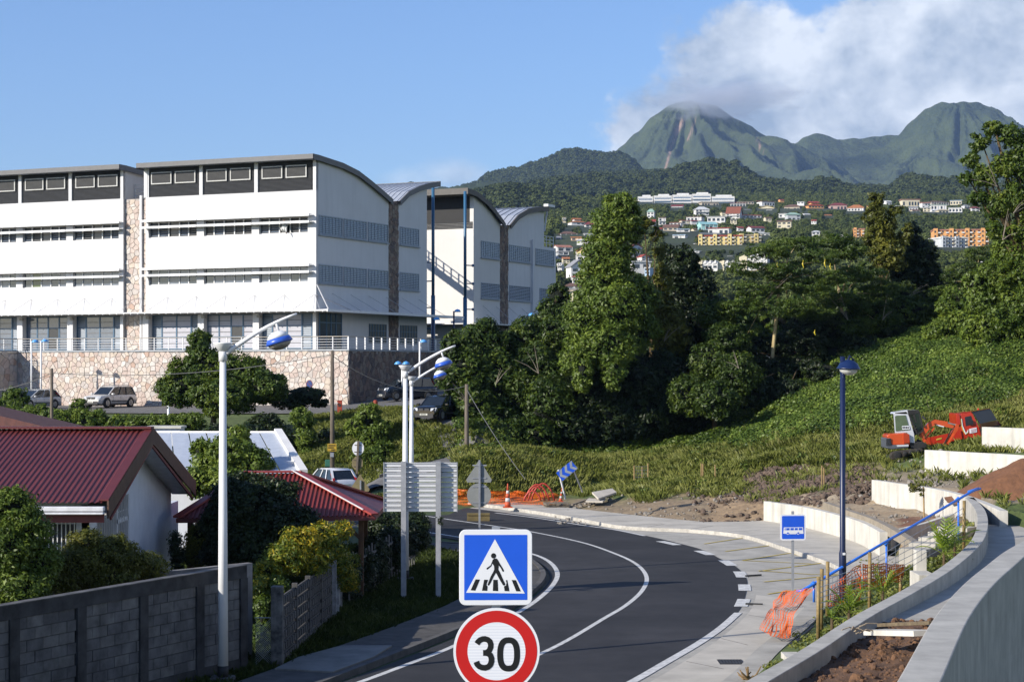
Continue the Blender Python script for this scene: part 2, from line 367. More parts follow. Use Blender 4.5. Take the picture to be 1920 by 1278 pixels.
def make_ground(name, x0, x1, y0, y1, st):
    nx = int((x1-x0)/st)+1; ny = int((y1-y0)/st)+1; vs = []; cs = []
    for j in range(ny):
        for i in range(nx):
            x = x0+i*st; y = y0+j*st; z = tin(x, y)
            px = 960+x/y*F; py = HOR-(z-H)/y*F; vs.append((x, y, z+gbump(x, y, z))); cs.append((*zones(px, py, x, y, z), 1))
    idx = np.arange(nx*ny).reshape(ny, nx)
    f = np.stack([idx[:-1,:-1], idx[:-1,1:], idx[1:,1:], idx[1:,:-1]], -1).reshape(-1, 4)
    o = npobj(name, vs, f, GROUND, smooth=True)
    ca = o.data.color_attributes.new('soil_colour', 'FLOAT_COLOR', 'POINT'); ca.data.foreach_set('color', np.array(cs, np.float32).ravel())
    o['kind'] = 'structure'; return o
GROUND = M('ground_mix', (.5,.5,.5), rough=.95, bump=.05, bscale=6)
t = GROUND.node_tree; at = t.nodes.new('ShaderNodeAttribute'); at.attribute_name = 'soil_colour'
mxg = [n for n in t.nodes if n.type == 'MIX_RGB'][0]; mlt = t.nodes.new('ShaderNodeMixRGB'); mlt.blend_type = 'MULTIPLY'; mlt.inputs[0].default_value = 1
mxg.inputs[1].default_value = (1.25,1.25,1.2,1); mxg.inputs[2].default_value = (.6,.6,.62,1); mxg.name = 'v'
[n for n in t.nodes if n.type == 'TEX_NOISE'][0].inputs['Scale'].default_value = 2.2
t.links.new(at.outputs['Color'], mlt.inputs[1]); t.links.new(mxg.outputs[0], mlt.inputs[2]); t.links.new(mlt.outputs[0], t.nodes['Principled BSDF'].inputs['Base Color'])
make_ground('ground', -16, 44, 5, 150, .4)
# coarser skirts of the same ground, butted round the fine sheet
make_ground('ground', -120, -16, 5, 150, 2.0); make_ground('ground', 44, 160, 5, 150, 2.0); make_ground('ground', -120, 160, 150, 330, 4.0)

# ------------------------------------------------------------------ far terrain
def TZ(y): return .1069*y-38.3
def townz(x, y): return TZ(y)+3*math.sin(x*.011+y*.006)*min(1, max(0, (y-500)/300))
def hillmesh(name, x0, x1, y0, y1, nx, ny, fz, mat):
    X_ = np.linspace(x0, x1, nx); Y__ = np.linspace(y0, y1, ny)
    vs = [(x, y, fz(x, y)) for y in Y__ for x in X_]
    idx = np.arange(nx*ny).reshape(ny, nx); f = np.stack([idx[:-1,:-1], idx[:-1,1:], idx[1:,1:], idx[1:,:-1]], -1).reshape(-1, 4)
    o = npobj(name, vs, f, mat, smooth=True); o['kind'] = 'structure'; return o
FOREST = M('forest_floor', (.045,.062,.020), rough=.95, var=.3, scale=.02, bump=3, bscale=.1)
hillmesh('town_hill', -900, 1500, 331, 2700, 90, 110, lambda x, y: townz(x, y), FOREST)
def interp(tab, x):
    if x <= tab[0][0]: return tab[0][1]
    for (a, b), (c, d) in zip(tab, tab[1:]):
        if x <= c: t = (x-a)/(c-a); t = t*t*(3-2*t)*.5+t*.5; return b+(d-b)*t
    return tab[-1][1]
SK2 = [(700,352),(860,352),(960,345),(1040,330),(1150,322),(1230,318),(1290,314),(1340,318),(1370,331),(1400,341),(1480,345),(1550,350),(1650,356),(1700,351),(1750,343),(1790,346),(1830,352),(2000,350)]
SK1 = [(700,372),(840,352),(880,345),(900,335),(920,322),(960,315),(1000,304),(1040,288),(1052,280),(1075,277),(1100,281),(1130,285),(1165,283),(1185,296),(1205,318),(1240,345),(1300,380)]
SK3 = [(700,420),(860,368),(905,354),(930,345),(960,341),(985,345),(1010,353),(1040,364),(1080,374),(1110,386),(1130,402),(1160,430)]
def ridge(sk, yr, yb, rough=1.0):
    def fz(x, y):
        top = H+(HOR-interp(sk, 960+x/yr*F))/F*yr-9; base = TZ(yb) if yb < 2800 else 230
        s = (y-yb)/(yr-yb)
        n = noise.fractal(Vector((x*.004, y*.004, yr)), .9, 2.0, 5)
        g = abs(noise.noise(Vector((x*.006, y*.0016, yr*.1))))
        if s <= 1: z = base+(top-base)*(s**.85)+(n*28-g*34)*rough*min(s*3, 1)*(1-s)*2.2
        else: z = top-(s-1)*(top-base)*.7
        return z
    return fz
f1 = ridge(SK1, 5200, 3900); f2 = ridge(SK2, 3800, 2700); f3 = ridge(SK3, 2500, 1800)
MT_SOFT = M('mountain_forest', (.062,.082,.026), col2=(.018,.032,.014), rough=.95, scale=.007, bump=20, bscale=.05)
FO2 = M('foothill_forest', (.034,.052,.018), col2=(.018,.032,.012), rough=.95, scale=.012, bump=6, bscale=.07)
hillmesh('foothill', -500, 560, 3900, 5500, 150, 60, f1, FO2)
hillmesh('foothill', -400, 1250, 2700, 4000, 200, 60, f2, FO2)
hillmesh('foothill', -180, 160, 1800, 2600, 80, 50, f3, FO2)
def peak(x, y, cx, cy, lt, rt, seed, gul):
    dx = x-cx; dy = (y-cy); wob = noise.fractal(Vector((x*.0016, y*.0016, seed)), 1, 2, 4)*70; dxs = dx+(.22*dy if dy < 0 else 0)+wob*min(1, abs(dy)/300); r = .12*math.hypot(dx, dy)+.88*(abs(dxs)+abs(dy)*.55); th = math.atan2(dy, dx)
    n = noise.noise(Vector((math.cos(th)*3+seed, math.sin(th)*3, r*.0009)))*.5+noise.noise(Vector((math.cos(th)*9+seed, math.sin(th)*9, r*.0016)))*.5
    n3_ = noise.noise(Vector((math.cos(th)*2+seed, math.sin(th)*2, r*.0025+9)))*2.2
    wv = abs(noise.noise(Vector((dxs*.0045+seed, dy*.0009, 1+n))))*2.0; w2 = abs(noise.noise(Vector((dxs*.013+seed, dy*.0022, 5+n))))*2.4
    c = (dx/r+1)/2 if r > 1 else .5
    h = interp(lt, r)*(1-c)+interp(rt, r)*c
    k = min(1, r/260)
    front = max(0, -dy/max(r, 1))
    return h-gul*k*front*(wv*1.0+w2*.38)*(1+.5*n)
m2 = 8000/F
LT1 = [(a*m2, H+b*m2) for a, b in [(0,504),(35,499),(70,481),(100,452),(125,426),(150,405),(200,365),(320,300),(700,150)]]
RT1 = [(a*m2, H+b*m2) for a, b in [(0,504),(50,499),(95,472),(150,440),(195,424),(240,400),(330,350),(480,280),(800,150)]]
LT2 = [(a*m2, H+b*m2) for a, b in [(0,508),(35,503),(65,489),(90,470),(120,441),(150,420),(220,385),(330,330),(700,150)]]
RT2 = [(a*m2, H+b*m2) for a, b in [(0,508),(30,505),(60,488),(90,465),(130,438),(200,390),(300,340),(700,150)]]
SKM = [(1350,380),(1440,300),(1490,268),(1510,255),(1530,251),(1555,256),(1575,262),(1610,262),(1640,255),(1665,251),(1700,250),(1800,300)]
def mz(x, y):
    n = noise.fractal(Vector((x*.003, y*.003, 2)), 1.0, 2.0, 6)*42
    a = peak(x, y, xz(1290,8000), 8000, LT1, RT1, 1.3, 75); b = peak(x, y, xz(1800,8000), 8000, LT2, RT2, 2.6, 70)
    px = 960+x/8500*F; rz_ = H+(HOR-interp(SKM, px))*8500/F; c = rz_-abs(y-8500)*.42-abs(noise.noise(Vector((x*.004, y*.0012, 3))))*90*min(1, abs(y-8500)/400)
    k = 40.0
    m = max(a, b, c); h = m+k*math.log(math.exp((a-m)/k)+math.exp((b-m)/k)+math.exp((c-m)/k))-k*.35
    return max(h+n*.8, 150)
mt = hillmesh('mountain', 250, 3000, 6300, 9300, 360, 330, mz, MT_SOFT)
co = np.empty(len(mt.data.vertices)*3, np.float32); mt.data.vertices.foreach_get('co', co); co = co.reshape(-1,3); pxv = 960+co[:,0]/co[:,1]*F; pyv = HOR-(co[:,2]-H)/co[:,1]*F
scar = np.zeros(len(co), np.float32)
for (x0, y0), (x1, y1), w_ in [((1279,228),(1268,250),4.5),((1270,248),(1256,285),2.6),((1258,280),(1248,315),2.2),((1305,225),(1290,260),1.6),((1420,262),(1430,285),1.5)]:
    t_ = np.clip((pyv-y0)/(y1-y0), 0, 1); d_ = np.abs(pxv-(x0+(x1-x0)*t_)); scar = np.maximum(scar, ((pyv > y0-2) & (pyv < y1+2) & (co[:,1] < 8050))*np.clip(1.3-d_/w_, 0, 1))
at_ = mt.data.attributes.new('scar', 'FLOAT', 'POINT'); at_.data.foreach_set('value', scar.astype(np.float32))
tn = MT_SOFT.node_tree; an = tn.nodes.new('ShaderNodeAttribute'); an.attribute_name = 'scar'; mm_ = tn.nodes.new('ShaderNodeMixRGB'); tn.links.new(an.outputs['Fac'], mm_.inputs[0])
src_ = tn.nodes['Principled BSDF'].inputs['Base Color'].links[0].from_socket; tn.links.new(src_, mm_.inputs[1]); mm_.inputs[2].default_value = (.30,.20,.15,1); tn.links.new(mm_.outputs[0], tn.nodes['Principled BSDF'].inputs['Base Color'])
plain = MB(); plain.poly([(-5200,-90,-8),(5200,-90,-8),(5200,9800,-8),(-5200,9800,-8)]); struct('plain', plain, FOREST)

# bare landslip scar down the left-hand mountain
# ------------------------------------------------------------------ scatter (only for uncountable vegetation)
def scatter(name, pts, scl, src_mesh, label, cat, flatn=None, tilt=.25, kind='stuff', parent=None):
    me = bpy.data.meshes.new(name); pts = np.asarray(pts, np.float32)
    me.vertices.add(len(pts)); me.vertices.foreach_set('co', pts.ravel())
    a = me.attributes.new('scl', 'FLOAT', 'POINT'); a.data.foreach_set('value', np.asarray(scl, np.float32))
    src = bpy.data.objects.new(name+'_piece', src_mesh)
    o = link(name, me, parent)
    for m in src_mesh.materials: me.materials.append(m)
    ng = bpy.data.node_groups.new(name, 'GeometryNodeTree'); ng.interface.new_socket('Geometry', in_out='INPUT', socket_type='NodeSocketGeometry')
    ng.interface.new_socket('Geometry', in_out='OUTPUT', socket_type='NodeSocketGeometry')
    n = ng.nodes; l = ng.links; gi = n.new('NodeGroupInput'); go = n.new('NodeGroupOutput')
    ip = n.new('GeometryNodeInstanceOnPoints'); oi = n.new('GeometryNodeObjectInfo'); oi.inputs['Object'].default_value = src
    rv_ = n.new('FunctionNodeRandomValue'); rv_.data_type = 'FLOAT_VECTOR'; rv_.inputs[0].default_value = (-tilt,-tilt,0); rv_.inputs[1].default_value = (tilt,tilt,6.283)
    na = n.new('GeometryNodeInputNamedAttribute'); na.data_type = 'FLOAT'; na.inputs[0].default_value = 'scl'
    l.new(gi.outputs[0], ip.inputs['Points']); l.new(oi.outputs['Geometry'], ip.inputs['Instance'])
    l.new(rv_.outputs[0], ip.inputs['Rotation']); l.new(na.outputs[0], ip.inputs['Scale']); l.new(ip.outputs[0], go.inputs[0])
    md = o.modifiers.new('scatter', 'NODES'); md.node_group = ng
    if kind: tag(o, label, cat, None, kind)
    return o
def blob_mesh(name, mat, n=420, size=.3, sq=.8, seed=0):
    """a small crown: leafy facets over an uneven dome"""
    r = np.random.default_rng(seed); vs = []; fs = []
    for i in range(n):
        d = r.normal(size=3); d /= np.linalg.norm(d)
        if d[2] < -.35: d[2] *= -1
        k = .82+.42*noise.fractal(Vector(d)*1.7+Vector((seed*3,0,0)), .8, 2.0, 3)+r.uniform(-.12,.08)
        c = np.array([d[0]*k, d[1]*k, d[2]*k*sq+.45]); nrm = d+r.normal(size=3)*.45; nrm /= np.linalg.norm(nrm)
        a = np.cross(nrm, r.normal(size=3)); a /= np.linalg.norm(a); b = np.cross(nrm, a); s_ = size*r.uniform(.6,1.2)
        j = len(vs); vs += [tuple(c+a*s_*.6), tuple(c+b*s_*.4), tuple(c-a*s_*.6), tuple(c-b*s_*.45)]; fs.append((j,j+1,j+2,j+3))
    me = bpy.data.meshes.new(name); me.from_pydata(vs, [], fs); me.materials.append(mat); return me
def CANOPY(name, c0, c1):
    m = bpy.data.materials.new(name); m.use_nodes = True; t = m.node_tree; n = t.nodes; l = t.links; b = n['Principled BSDF']; b.inputs['Roughness'].default_value = .8
    b.inputs['Specular IOR Level'].default_value = .2
    oi = n.new('ShaderNodeObjectInfo'); tc_ = n.new('ShaderNodeTexCoord'); nz = n.new('ShaderNodeTexNoise'); l.new(tc_.outputs['Object'], nz.inputs['Vector']); nz.inputs['Scale'].default_value = 4.5; nz.inputs['Detail'].default_value = 5
    a = n.new('ShaderNodeMath'); a.operation = 'ADD'; l.new(oi.outputs['Random'], a.inputs[0]); l.new(nz.outputs[0], a.inputs[1])
    r = n.new('ShaderNodeValToRGB'); l.new(a.outputs[0], r.inputs[0]); r.color_ramp.elements[0].position = .35; r.color_ramp.elements[0].color = (*c0, 1); r.color_ramp.elements[1].position = 1.4; r.color_ramp.elements[1].color = (*c1, 1)
    l.new(r.outputs[0], b.inputs['Base Color'])
    return m
CAN1 = CANOPY('canopy_green', (.020,.036,.010), (.095,.118,.030)); CAN2 = CANOPY('canopy_far', (.017,.028,.010), (.058,.075,.022))
BLOB = blob_mesh('canopy_blob', CAN1, 480, .30, 1.0, 1); BLOBF = blob_mesh('canopy_blob_far', CAN2, 160, .5, .8, 5)
def forest_on(fz, x0f, x1f, y0, y1, step, jit=.5, seed=1):
    r = np.random.default_rng(seed); out = []
    y = y0
    while y < y1:
        x = xz(x0f, y); xe = xz(x1f, y)
        while x < xe:
            a = x+r.uniform(-jit, jit)*step; b = y+r.uniform(-jit, jit)*step; out.append((a, b, fz(a, b))); x += step
        y += step
    return out
for nm, fz, a, b, y0, y1, st in [('forest', f1, 800, 1240, 4100, 5260, 15), ('forest', f2, 1000, 1930, 2720, 3830, 12), ('forest', f3, 850, 1150, 1900, 2520, 10)]:
    pts = forest_on(fz, a, b, y0, y1, st, seed=int(y0)); sc_ = RNG.uniform(.6, 1.0, len(pts))*st*.75
    lab = {4100: 'dark wooded ridge falling to the left of the cloudy peak', 2720: 'dark green forest ridge at the foot of the two peaks above the town', 1900: 'dark round wooded hill just above the second white building'}[int(y0)]
    scatter(nm, pts, sc_, BLOBF, lab, 'forest')
# ------------------------------------------------------------------ road, pavements, markings
ASPH = M('asphalt', (.032,.031,.032), rough=.82, var=.16, scale=1.2, bump=.004, bscale=90, spec=.35)
nt_ = ASPH.node_tree; g_ = nt_.nodes.new('ShaderNodeNewGeometry'); n_ = nt_.nodes.new('ShaderNodeTexNoise'); n_.inputs['Scale'].default_value = .22; n_.inputs['Detail'].default_value = 4; nt_.links.new(g_.outputs['Position'], n_.inputs['Vector'])
v_ = nt_.nodes.new('ShaderNodeTexNoise'); v_.inputs['Scale'].default_value = 28; v_.inputs['Detail'].default_value = 2; nt_.links.new(g_.outputs['Position'], v_.inputs['Vector'])
r_ = nt_.nodes.new('ShaderNodeMapRange'); nt_.links.new(n_.outputs[0], r_.inputs[0]); r_.inputs[1].default_value = .35; r_.inputs[2].default_value = .68; r_.inputs[3].default_value = .8; r_.inputs[4].default_value = 1.45
r2_ = nt_.nodes.new('ShaderNodeMapRange'); nt_.links.new(v_.outputs[0], r2_.inputs[0]); r2_.inputs[1].default_value = .3; r2_.inputs[2].default_value = .75; r2_.inputs[3].default_value = .8; r2_.inputs[4].default_value = 1.3
mu_ = nt_.nodes.new('ShaderNodeMath'); mu_.operation = 'MULTIPLY'; nt_.links.new(r_.outputs[0], mu_.inputs[0]); nt_.links.new(r2_.outputs[0], mu_.inputs[1])
h_ = nt_.nodes.new('ShaderNodeHueSaturation'); b_ = nt_.nodes['Principled BSDF']; nt_.links.new(b_.inputs['Base Color'].links[0].from_socket, h_.inputs['Color']); nt_.links.new(mu_.outputs[0], h_.inputs['Value']); nt_.links.new(h_.outputs[0], b_.inputs['Base Color'])
ASPH_OLD = M('old_asphalt', (.15,.145,.14), rough=.9, var=.2, scale=1.5, bump=.004, bscale=60)
CONC = M('pavement_concrete', (.52,.48,.405), rough=.9, var=.13, scale=.7, stain=0, bump=.003, bscale=40)
CONC2 = M('bay_concrete', (.43,.405,.35), rough=.9, var=.16, scale=1.0, bump=.003, bscale=40)
KERB = M('kerb_stone', (.52,.49,.43), rough=.85, var=.2, scale=4)
WHITE = M('road_paint_white', (.72,.71,.67), rough=.7, var=.22, scale=5)
YELL = M('road_paint_yellow', (.62,.46,.06), rough=.75, var=.2, scale=6)
DKCONC = M('weathered_concrete', (.11,.105,.10), rough=.95, var=.25, scale=2.0, bump=.004, bscale=30)
outer = spline([G(*p) for p in [(640,933),(740,939),(861,950),(929,958),(1092,981),(1209,1003),(1282,1020),(1320,1031),(1351,1047),(1382,1063),(1400,1085),(1399,1110),(1384,1146),(1335,1190),(1270,1232),(1180,1284),(1040,1350),(800,1450),(300,1700)]], 6)
inner = spline([G(*p) for p in [(560,975),(700,988),(860,1012),(960,1034),(1010,1054),(1030,1076),(1024,1096),(990,1126),(950,1150),(860,1192),(760,1232),(640,1278),(500,1330),(200,1450),(-300,1660)]], 6)
mb = MB(); mb.poly([(p.x, p.y, 0) for p in outer]+[(p.x, p.y, 0) for p in reversed(inner)]); struct('asphalt_road', mb, ASPH)
mb = MB(); mb.poly([G(*p, -.008) for p in [(420,960),(430,925),(600,910),(760,905),(870,925),(880,955),(740,990),(520,985)]]); struct('side_street', mb, ASPH_OLD)
def stripe(name, pts, w, z, mat, dash=None):
    mb = MB(); pts = resample(pts, .4); ns = normals2(pts); acc = 0; run = []
    def flush(r):
        if len(r) > 1: mb.grid([[p+n*w/2+Vector((0,0,z)), p-n*w/2+Vector((0,0,z))] for p, n in r])
    for i, (p, n) in enumerate(zip(pts, ns)):
        if i: acc += (pts[i]-pts[i-1]).length
        if dash is None or (acc % dash[0]) < dash[1]: run.append((p, n))
        else: flush(run); run = []
    flush(run); return struct(name, mb, mat)
stripe('road_marking', spline([G(*p) for p in [(700,951),(820,970),(930,986),(1000,997),(1090,1016),(1150,1036),(1192,1056),(1212,1080),(1205,1105),(1175,1133),(1130,1160),(1070,1196),(1015,1224),(900,1276),(600,1400)]], 8), .15, .004, WHITE)
stripe('road_marking', spline([G(*p) for p in [(929,961),(1010,971),(1092,984),(1150,992),(1209,1004)]], 8), .16, .004, WHITE)
stripe('road_marking', spline([G(*p) for p in [(1238,1014),(1282,1024),(1325,1037),(1362,1053),(1386,1072),(1395,1095),(1396,1118),(1388,1138)]], 8), .42, .004, WHITE, dash=(4.1, 2.1))
stripe('road_marking', spline([G(*p) for p in [(1384,1148),(1352,1176),(1310,1205),(1250,1240),(1180,1280),(1060,1340)]], 8), .24, .004, WHITE)
stripe('road_marking', spline([G(*p) for p in [(700,982),(840,1003),(900,1014),(965,1029),(1010,1042),(1034,1056),(1045,1074),(1038,1094),(1012,1120),(970,1148),(860,1206),(760,1246),(640,1290),(400,1370)]], 8), .17, .004, WHITE)
# bus bay with yellow zigzags
kerbl = spline([G(*p) for p in [(880,946),(929,952),(1010,963),(1092,977),(1150,988),(1195,993),(1289,997),(1367,1004),(1414,1012),(1476,1032),(1539,1053),(1572,1066),(1600,1083)]], 6)
plant_edge = [G(*p) for p in [(1600,1083),(1572,1105),(1545,1135),(1525,1150),(1500,1178),(1440,1228),(1395,1275),(1300,1350),(1150,1450)]]
mb = MB(); o2 = [p for p in outer]
mb.poly([(p.x-.2, p.y, -.012) for p in outer]+[(p.x, p.y, -.012) for p in reversed([kerbl[0]]+kerbl+plant_edge+[G(500,1800)])]); struct('bus_bay', mb, CONC2)
for pl in [[(1320,1019),(1392,1008)],[(1360,1033),(1450,1021),(1475,1032)],[(1392,1050),(1482,1036),(1545,1053)],[(1392,1050),(1520,1056)],[(1423,1070),(1539,1055)],[(1423,1069),(1520,1076),(1572,1076)],[(1432,1090),(1575,1077)],[(1440,1113),(1510,1102),(1540,1090)]]:
    stripe('bus_bay_marking', [G(*p) for p in pl], .11, .004, YELL)
# raised pavement behind the bay, with its pale kerb
back = [G(*p) for p in [(880,938),(940,943),(1040,953),(1120,962),(1200,971),(1320,983),(1400,982)]]+[Vector((p.x, p.y, 0)) for p in WA[::3]]+[Vector((15.2,73.2,0)),Vector((14.5,66,0)),Vector((12.0,62,0))]
mb = MB(); ring = [Vector((p.x, p.y, -.06)) for p in kerbl]+[Vector((p.x, p.y, -.06)) for p in reversed(back)]
mb.prism(ring, (0,0,.19)); struct('pavement', mb, CONC)
mb = wallmesh([Vector((p.x, p.y, .15)) for p in kerbl], .22, -.06); struct('kerb', mb, KERB)
# near pavement right of the road (flush slab) 
near_l = [p for p in outer if p.y < 62]
mb = MB(); mb.poly([(p.x+.35, p.y, .012) for p in near_l if p.y > 30]+[(p.x, p.y, .012) for p in reversed([G(1480,1122),G(1510,1140)]+[q for q in plant_edge if q.y < 57 and q.y > 30])]); struct('pavement', mb, CONC)
for k_ in range(9):
    i = 6+k_*5
    if i < len(kerbl)-1:
        n_ = normals2(kerbl)[i]; a = kerbl[i]-n_*.25; j = min(range(len(back)), key=lambda q: (back[q]-(a-n_*3)).length); mb = MB(); mb.bar(Vector((a.x,a.y,.131)), Vector((*(a-n_*2.0)[:2],.131)), .02, .006); struct('pavement_joint', mb, DKCONC)
for y_ in (34, 38.5, 43, 47.5, 52, 56.5):
    a = min(near_l, key=lambda p: abs(p.y-y_)); b = min(plant_edge, key=lambda p: abs(p.y-(y_-2))); mb = MB(); mb.bar(Vector((a.x+.4,a.y,.014)), Vector((b.x-.3,a.y-1.2,.014)), .02, .005); struct('pavement_joint', mb, DKCONC)
# inner side: dark kerb, pavement and verge
ik = spline([G(*p) for p in [(820,1020),(900,1026),(962,1040),(998,1056),(1018,1077),(1011,1097),(980,1123),(940,1147),(850,1187),(750,1227),(640,1270),(540,1310),(300,1400)]], 6)
mb = wallmesh([Vector((p.x, p.y, .13)) for p in ik], .18, -.06); struct('kerb', mb, DKCONC)
mb = ribbon([Vector((p.x, p.y, 0)) for p in ik], .09, 1.9, .09); 
struct('pavement', mb, M('dark_pavement', (.085,.08,.075), rough=.95, var=.25, scale=2, bump=.004, bscale=50))
mb = MB(); mb.prism([Vector((*G(px, py)[:2], .07)) for px, py in [(515,1262),(560,1240),(640,1218),(735,1218),(700,1240),(625,1268)]], (0,0,.06)); struct('driveway', mb, M('drive_slab', (.20,.19,.17), var=.2, scale=2))
# car park asphalt and the lane that winds down from it, draped over the slope
def drape(name, poly, mat, dz=.05, st=.9):
    bd = resample([Vector((x, y, 0)) for x, y in poly+[poly[0]]], st)[:-1]; n = len(bd); pts = [Vector((p.x, p.y)) for p in bd]
    xs = [p.x for p in pts]; ys = [p.y for p in pts]; y = min(ys)
    while y < max(ys):
        x = min(xs)
        while x < max(xs): pts.append(Vector((x+.01, y+.013))); x += st
        y += st
    v, e, f, *_ = delaunay_2d_cdt(pts, [(i, (i+1)%n) for i in range(n)], [], 1, 1e-4)
    mb = MB(); mb.add([(p.x, p.y, tin(p.x, p.y)+dz) for p in v], [tuple(q) for q in f]); return struct(name, mb, mat, True)
drape('car_park', [(-70,141),(-16,137),(-9.5,132.5),(-6.3,124),(-6.0,119),(-4.2,114.5),(-2.6,112.5),(-.4,113),(0,118),(1,128),(4,140),(-5,158),(-70,172)], ASPH_OLD, .08)
drape('lane', [(-2.8,113),(-.6,113.2),(-.5,108.5),(-1.5,107),(-5,105),(-8.5,104),(-9.5,106.5),(-5.2,107.6),(-2.9,109.5)], ASPH_OLD, .15, .5)
mb = wallmesh([Vector((x, y, tin(x, y)+.42)) for x, y in [(-2.6,110.4),(-3.4,109.6),(-4.6,108.5),(-6,107.8),(-7.5,107.3)]], .16, .5); struct('kerb', mb, DKCONC)

# ------------------------------------------------------------------ ramp slab between the two front walls
RAMP = M('ramp_concrete', (.43,.405,.35), rough=.9, var=.14, scale=1.0, bump=.003, bscale=35)
mb = MB(); rows = []
for p in R1:
    if p.y < 40.5 or p.y > 71: continue
    z = 1.95-.33*min(1, (p.y-40.5)/18); rows.append([Vector((p.x+.1, p.y, z)), Vector((p.x+3, p.y-1.8, z-.01)), Vector((p.x+14, p.y-4.0, z-.02))])
mb.grid(rows); struct('ramp', mb, RAMP, True)
mb = MB(); rows = []
for j in range(70):
    y = 14+27*j/69; i = min(range(len(R1)), key=lambda q: abs(R1[q].y-y)); xl = R1[i].x+.12+(y-R1[i].y)*.45 if y > R1[0].y else R1[0].x-(R1[0].y-y)*.42; row = []
    k2 = min(range(len(R2)), key=lambda q: abs(R2[q].y-y)); xr = R2[k2].x+.1
    if y > R2[-1].y: xr = xl+4.5
    for q in range(60):
        x = xl+(max(xr, xl+1.5)-xl)*q/59; n = noise.fractal(Vector((x*2.2, y*2.2, 0)), .8, 2.1, 5)*.11+noise.fractal(Vector((x*8, y*8, 4)), .8, 2.0, 3)*.045
        row.append(Vector((x, y, 1.93+n-.1*max(0, 1-q/6)+.25*max(0, q/59-.6))))
    rows.append(row)
SOIL = M('red_soil', (.165,.085,.042), col2=(.075,.040,.022), rough=.97, scale=7, bump=.02, bscale=30)
mb.grid(rows); o = struct('soil_bed', mb, SOIL, True)
cb = MB(); cb.mi = 0
bm_ = bmesh.new(); bmesh.ops.create_icosphere(bm_, subdivisions=2, radius=1)
for v in bm_.verts: v.co *= 1+.45*noise.noise(v.co*2.2)
CL = bpy.data.meshes.new('clod'); bm_.to_mesh(CL); bm_.free(); CL.materials.append(SOIL)
SOILP = []
for _ in range(9000):
    j = random.randrange(69); q = random.randrange(59); p = rows[j][q].lerp(rows[j+1][q+1], random.random()); SOILP.append((p.x, p.y, p.z-.01, abs(random.gauss(0,1))**1.5*.012+.008))
mb = wallmesh([Vector((p.x, p.y, .14)) for p in resample(spline(PE, 5), .5)], .62, -.06); struct('kerb', mb, CONC2)

# ------------------------------------------------------------------ concrete terrace walls
WALLC = M('wall_concrete', (.62,.59,.52), rough=.88, var=.12, scale=.9, bump=.003, bscale=30, stain=.5)
WALLN = M('near_wall_concrete', (.47,.45,.40), rough=.88, var=.16, scale=1.6, bump=.003, bscale=45, stain=.30)
def cwall(name, pts, t, zb, mat, label, kind=None):
    o = obj(name, wallmesh(pts, t, zb), mat); bevel(o, .015, 2); tag(o, label, 'wall', 'curved concrete terrace walls'); return o
cwall('concrete_wall', WA, .3, -.3, WALLC, 'low pale concrete wall curving behind the bus bay pavement, lowest on the slope')
cwall('concrete_wall', WB, .3, .8, WALLC, 'streaked pale concrete wall curving above the sandy terrace to the blue handrail')
cwall('concrete_wall', WC, .3, 1.6, WALLC, 'long pale concrete wall right below the orange excavator and truck')
cwall('concrete_wall', WD, .3, 2.8, WALLC, 'topmost pale concrete wall in front of the red truck')
cwall('concrete_wall', WE, .2, .3, WALLC, 'short shaded concrete wall at the side of the steps')
cwall('concrete_wall', R1, .36, [min(0.0 if p.y < 50 else .6, 1.2)-.2 for p in R1], WALLN, 'long curved concrete ramp wall sweeping along the bus stop planting')
o = cwall('concrete_wall', R2, .38, 1.2, WALLN, 'tall foreground concrete wall at the bottom right corner with a drain slot')
# drain slots: real recesses with a dark back, set proud-edged into the camera side of each wall
def slot(host, pts, i, z, w, h, t):
    p = pts[i]; d = (pts[i+1]-pts[i-1]).normalized(); n = normals2(pts)[i]
    c = Vector((p.x, p.y, z))+n*(t/2)
    cut = MB(); q = [c+d*(-w/2)+Vector((0,0,-h/2)), c+d*(w/2)+Vector((0,0,-h/2)), c+d*(w/2)+Vector((0,0,h/2)), c+d*(-w/2)+Vector((0,0,h/2))]
    cut.prism([v+n*.1 for v in q], -n*.34); co = obj('slot_void', cut, WALLN); md = host.modifiers.new('slot', 'BOOLEAN'); md.object = co; md.operation = 'DIFFERENCE'; md.solver = 'EXACT'
    dg = bpy.context.evaluated_depsgraph_get(); me = bpy.data.meshes.new_from_object(host.evaluated_get(dg)); host.modifiers.clear(); host.data = me
    bpy.data.objects.remove(co)
walls_ = [o for o in bpy.data.objects if o.name.startswith('concrete_wall')]
def nearest(pts, px):
    return min(range(1, len(pts)-1), key=lambda i: abs(960+pts[i].x/pts[i].y*F-px))
slot(walls_[-1], R2, nearest(R2, 1868), 4.1, .62, .16, .38)
slot(walls_[-2], R1, nearest(R1, 1780), 1.98, .6, .14, .36)
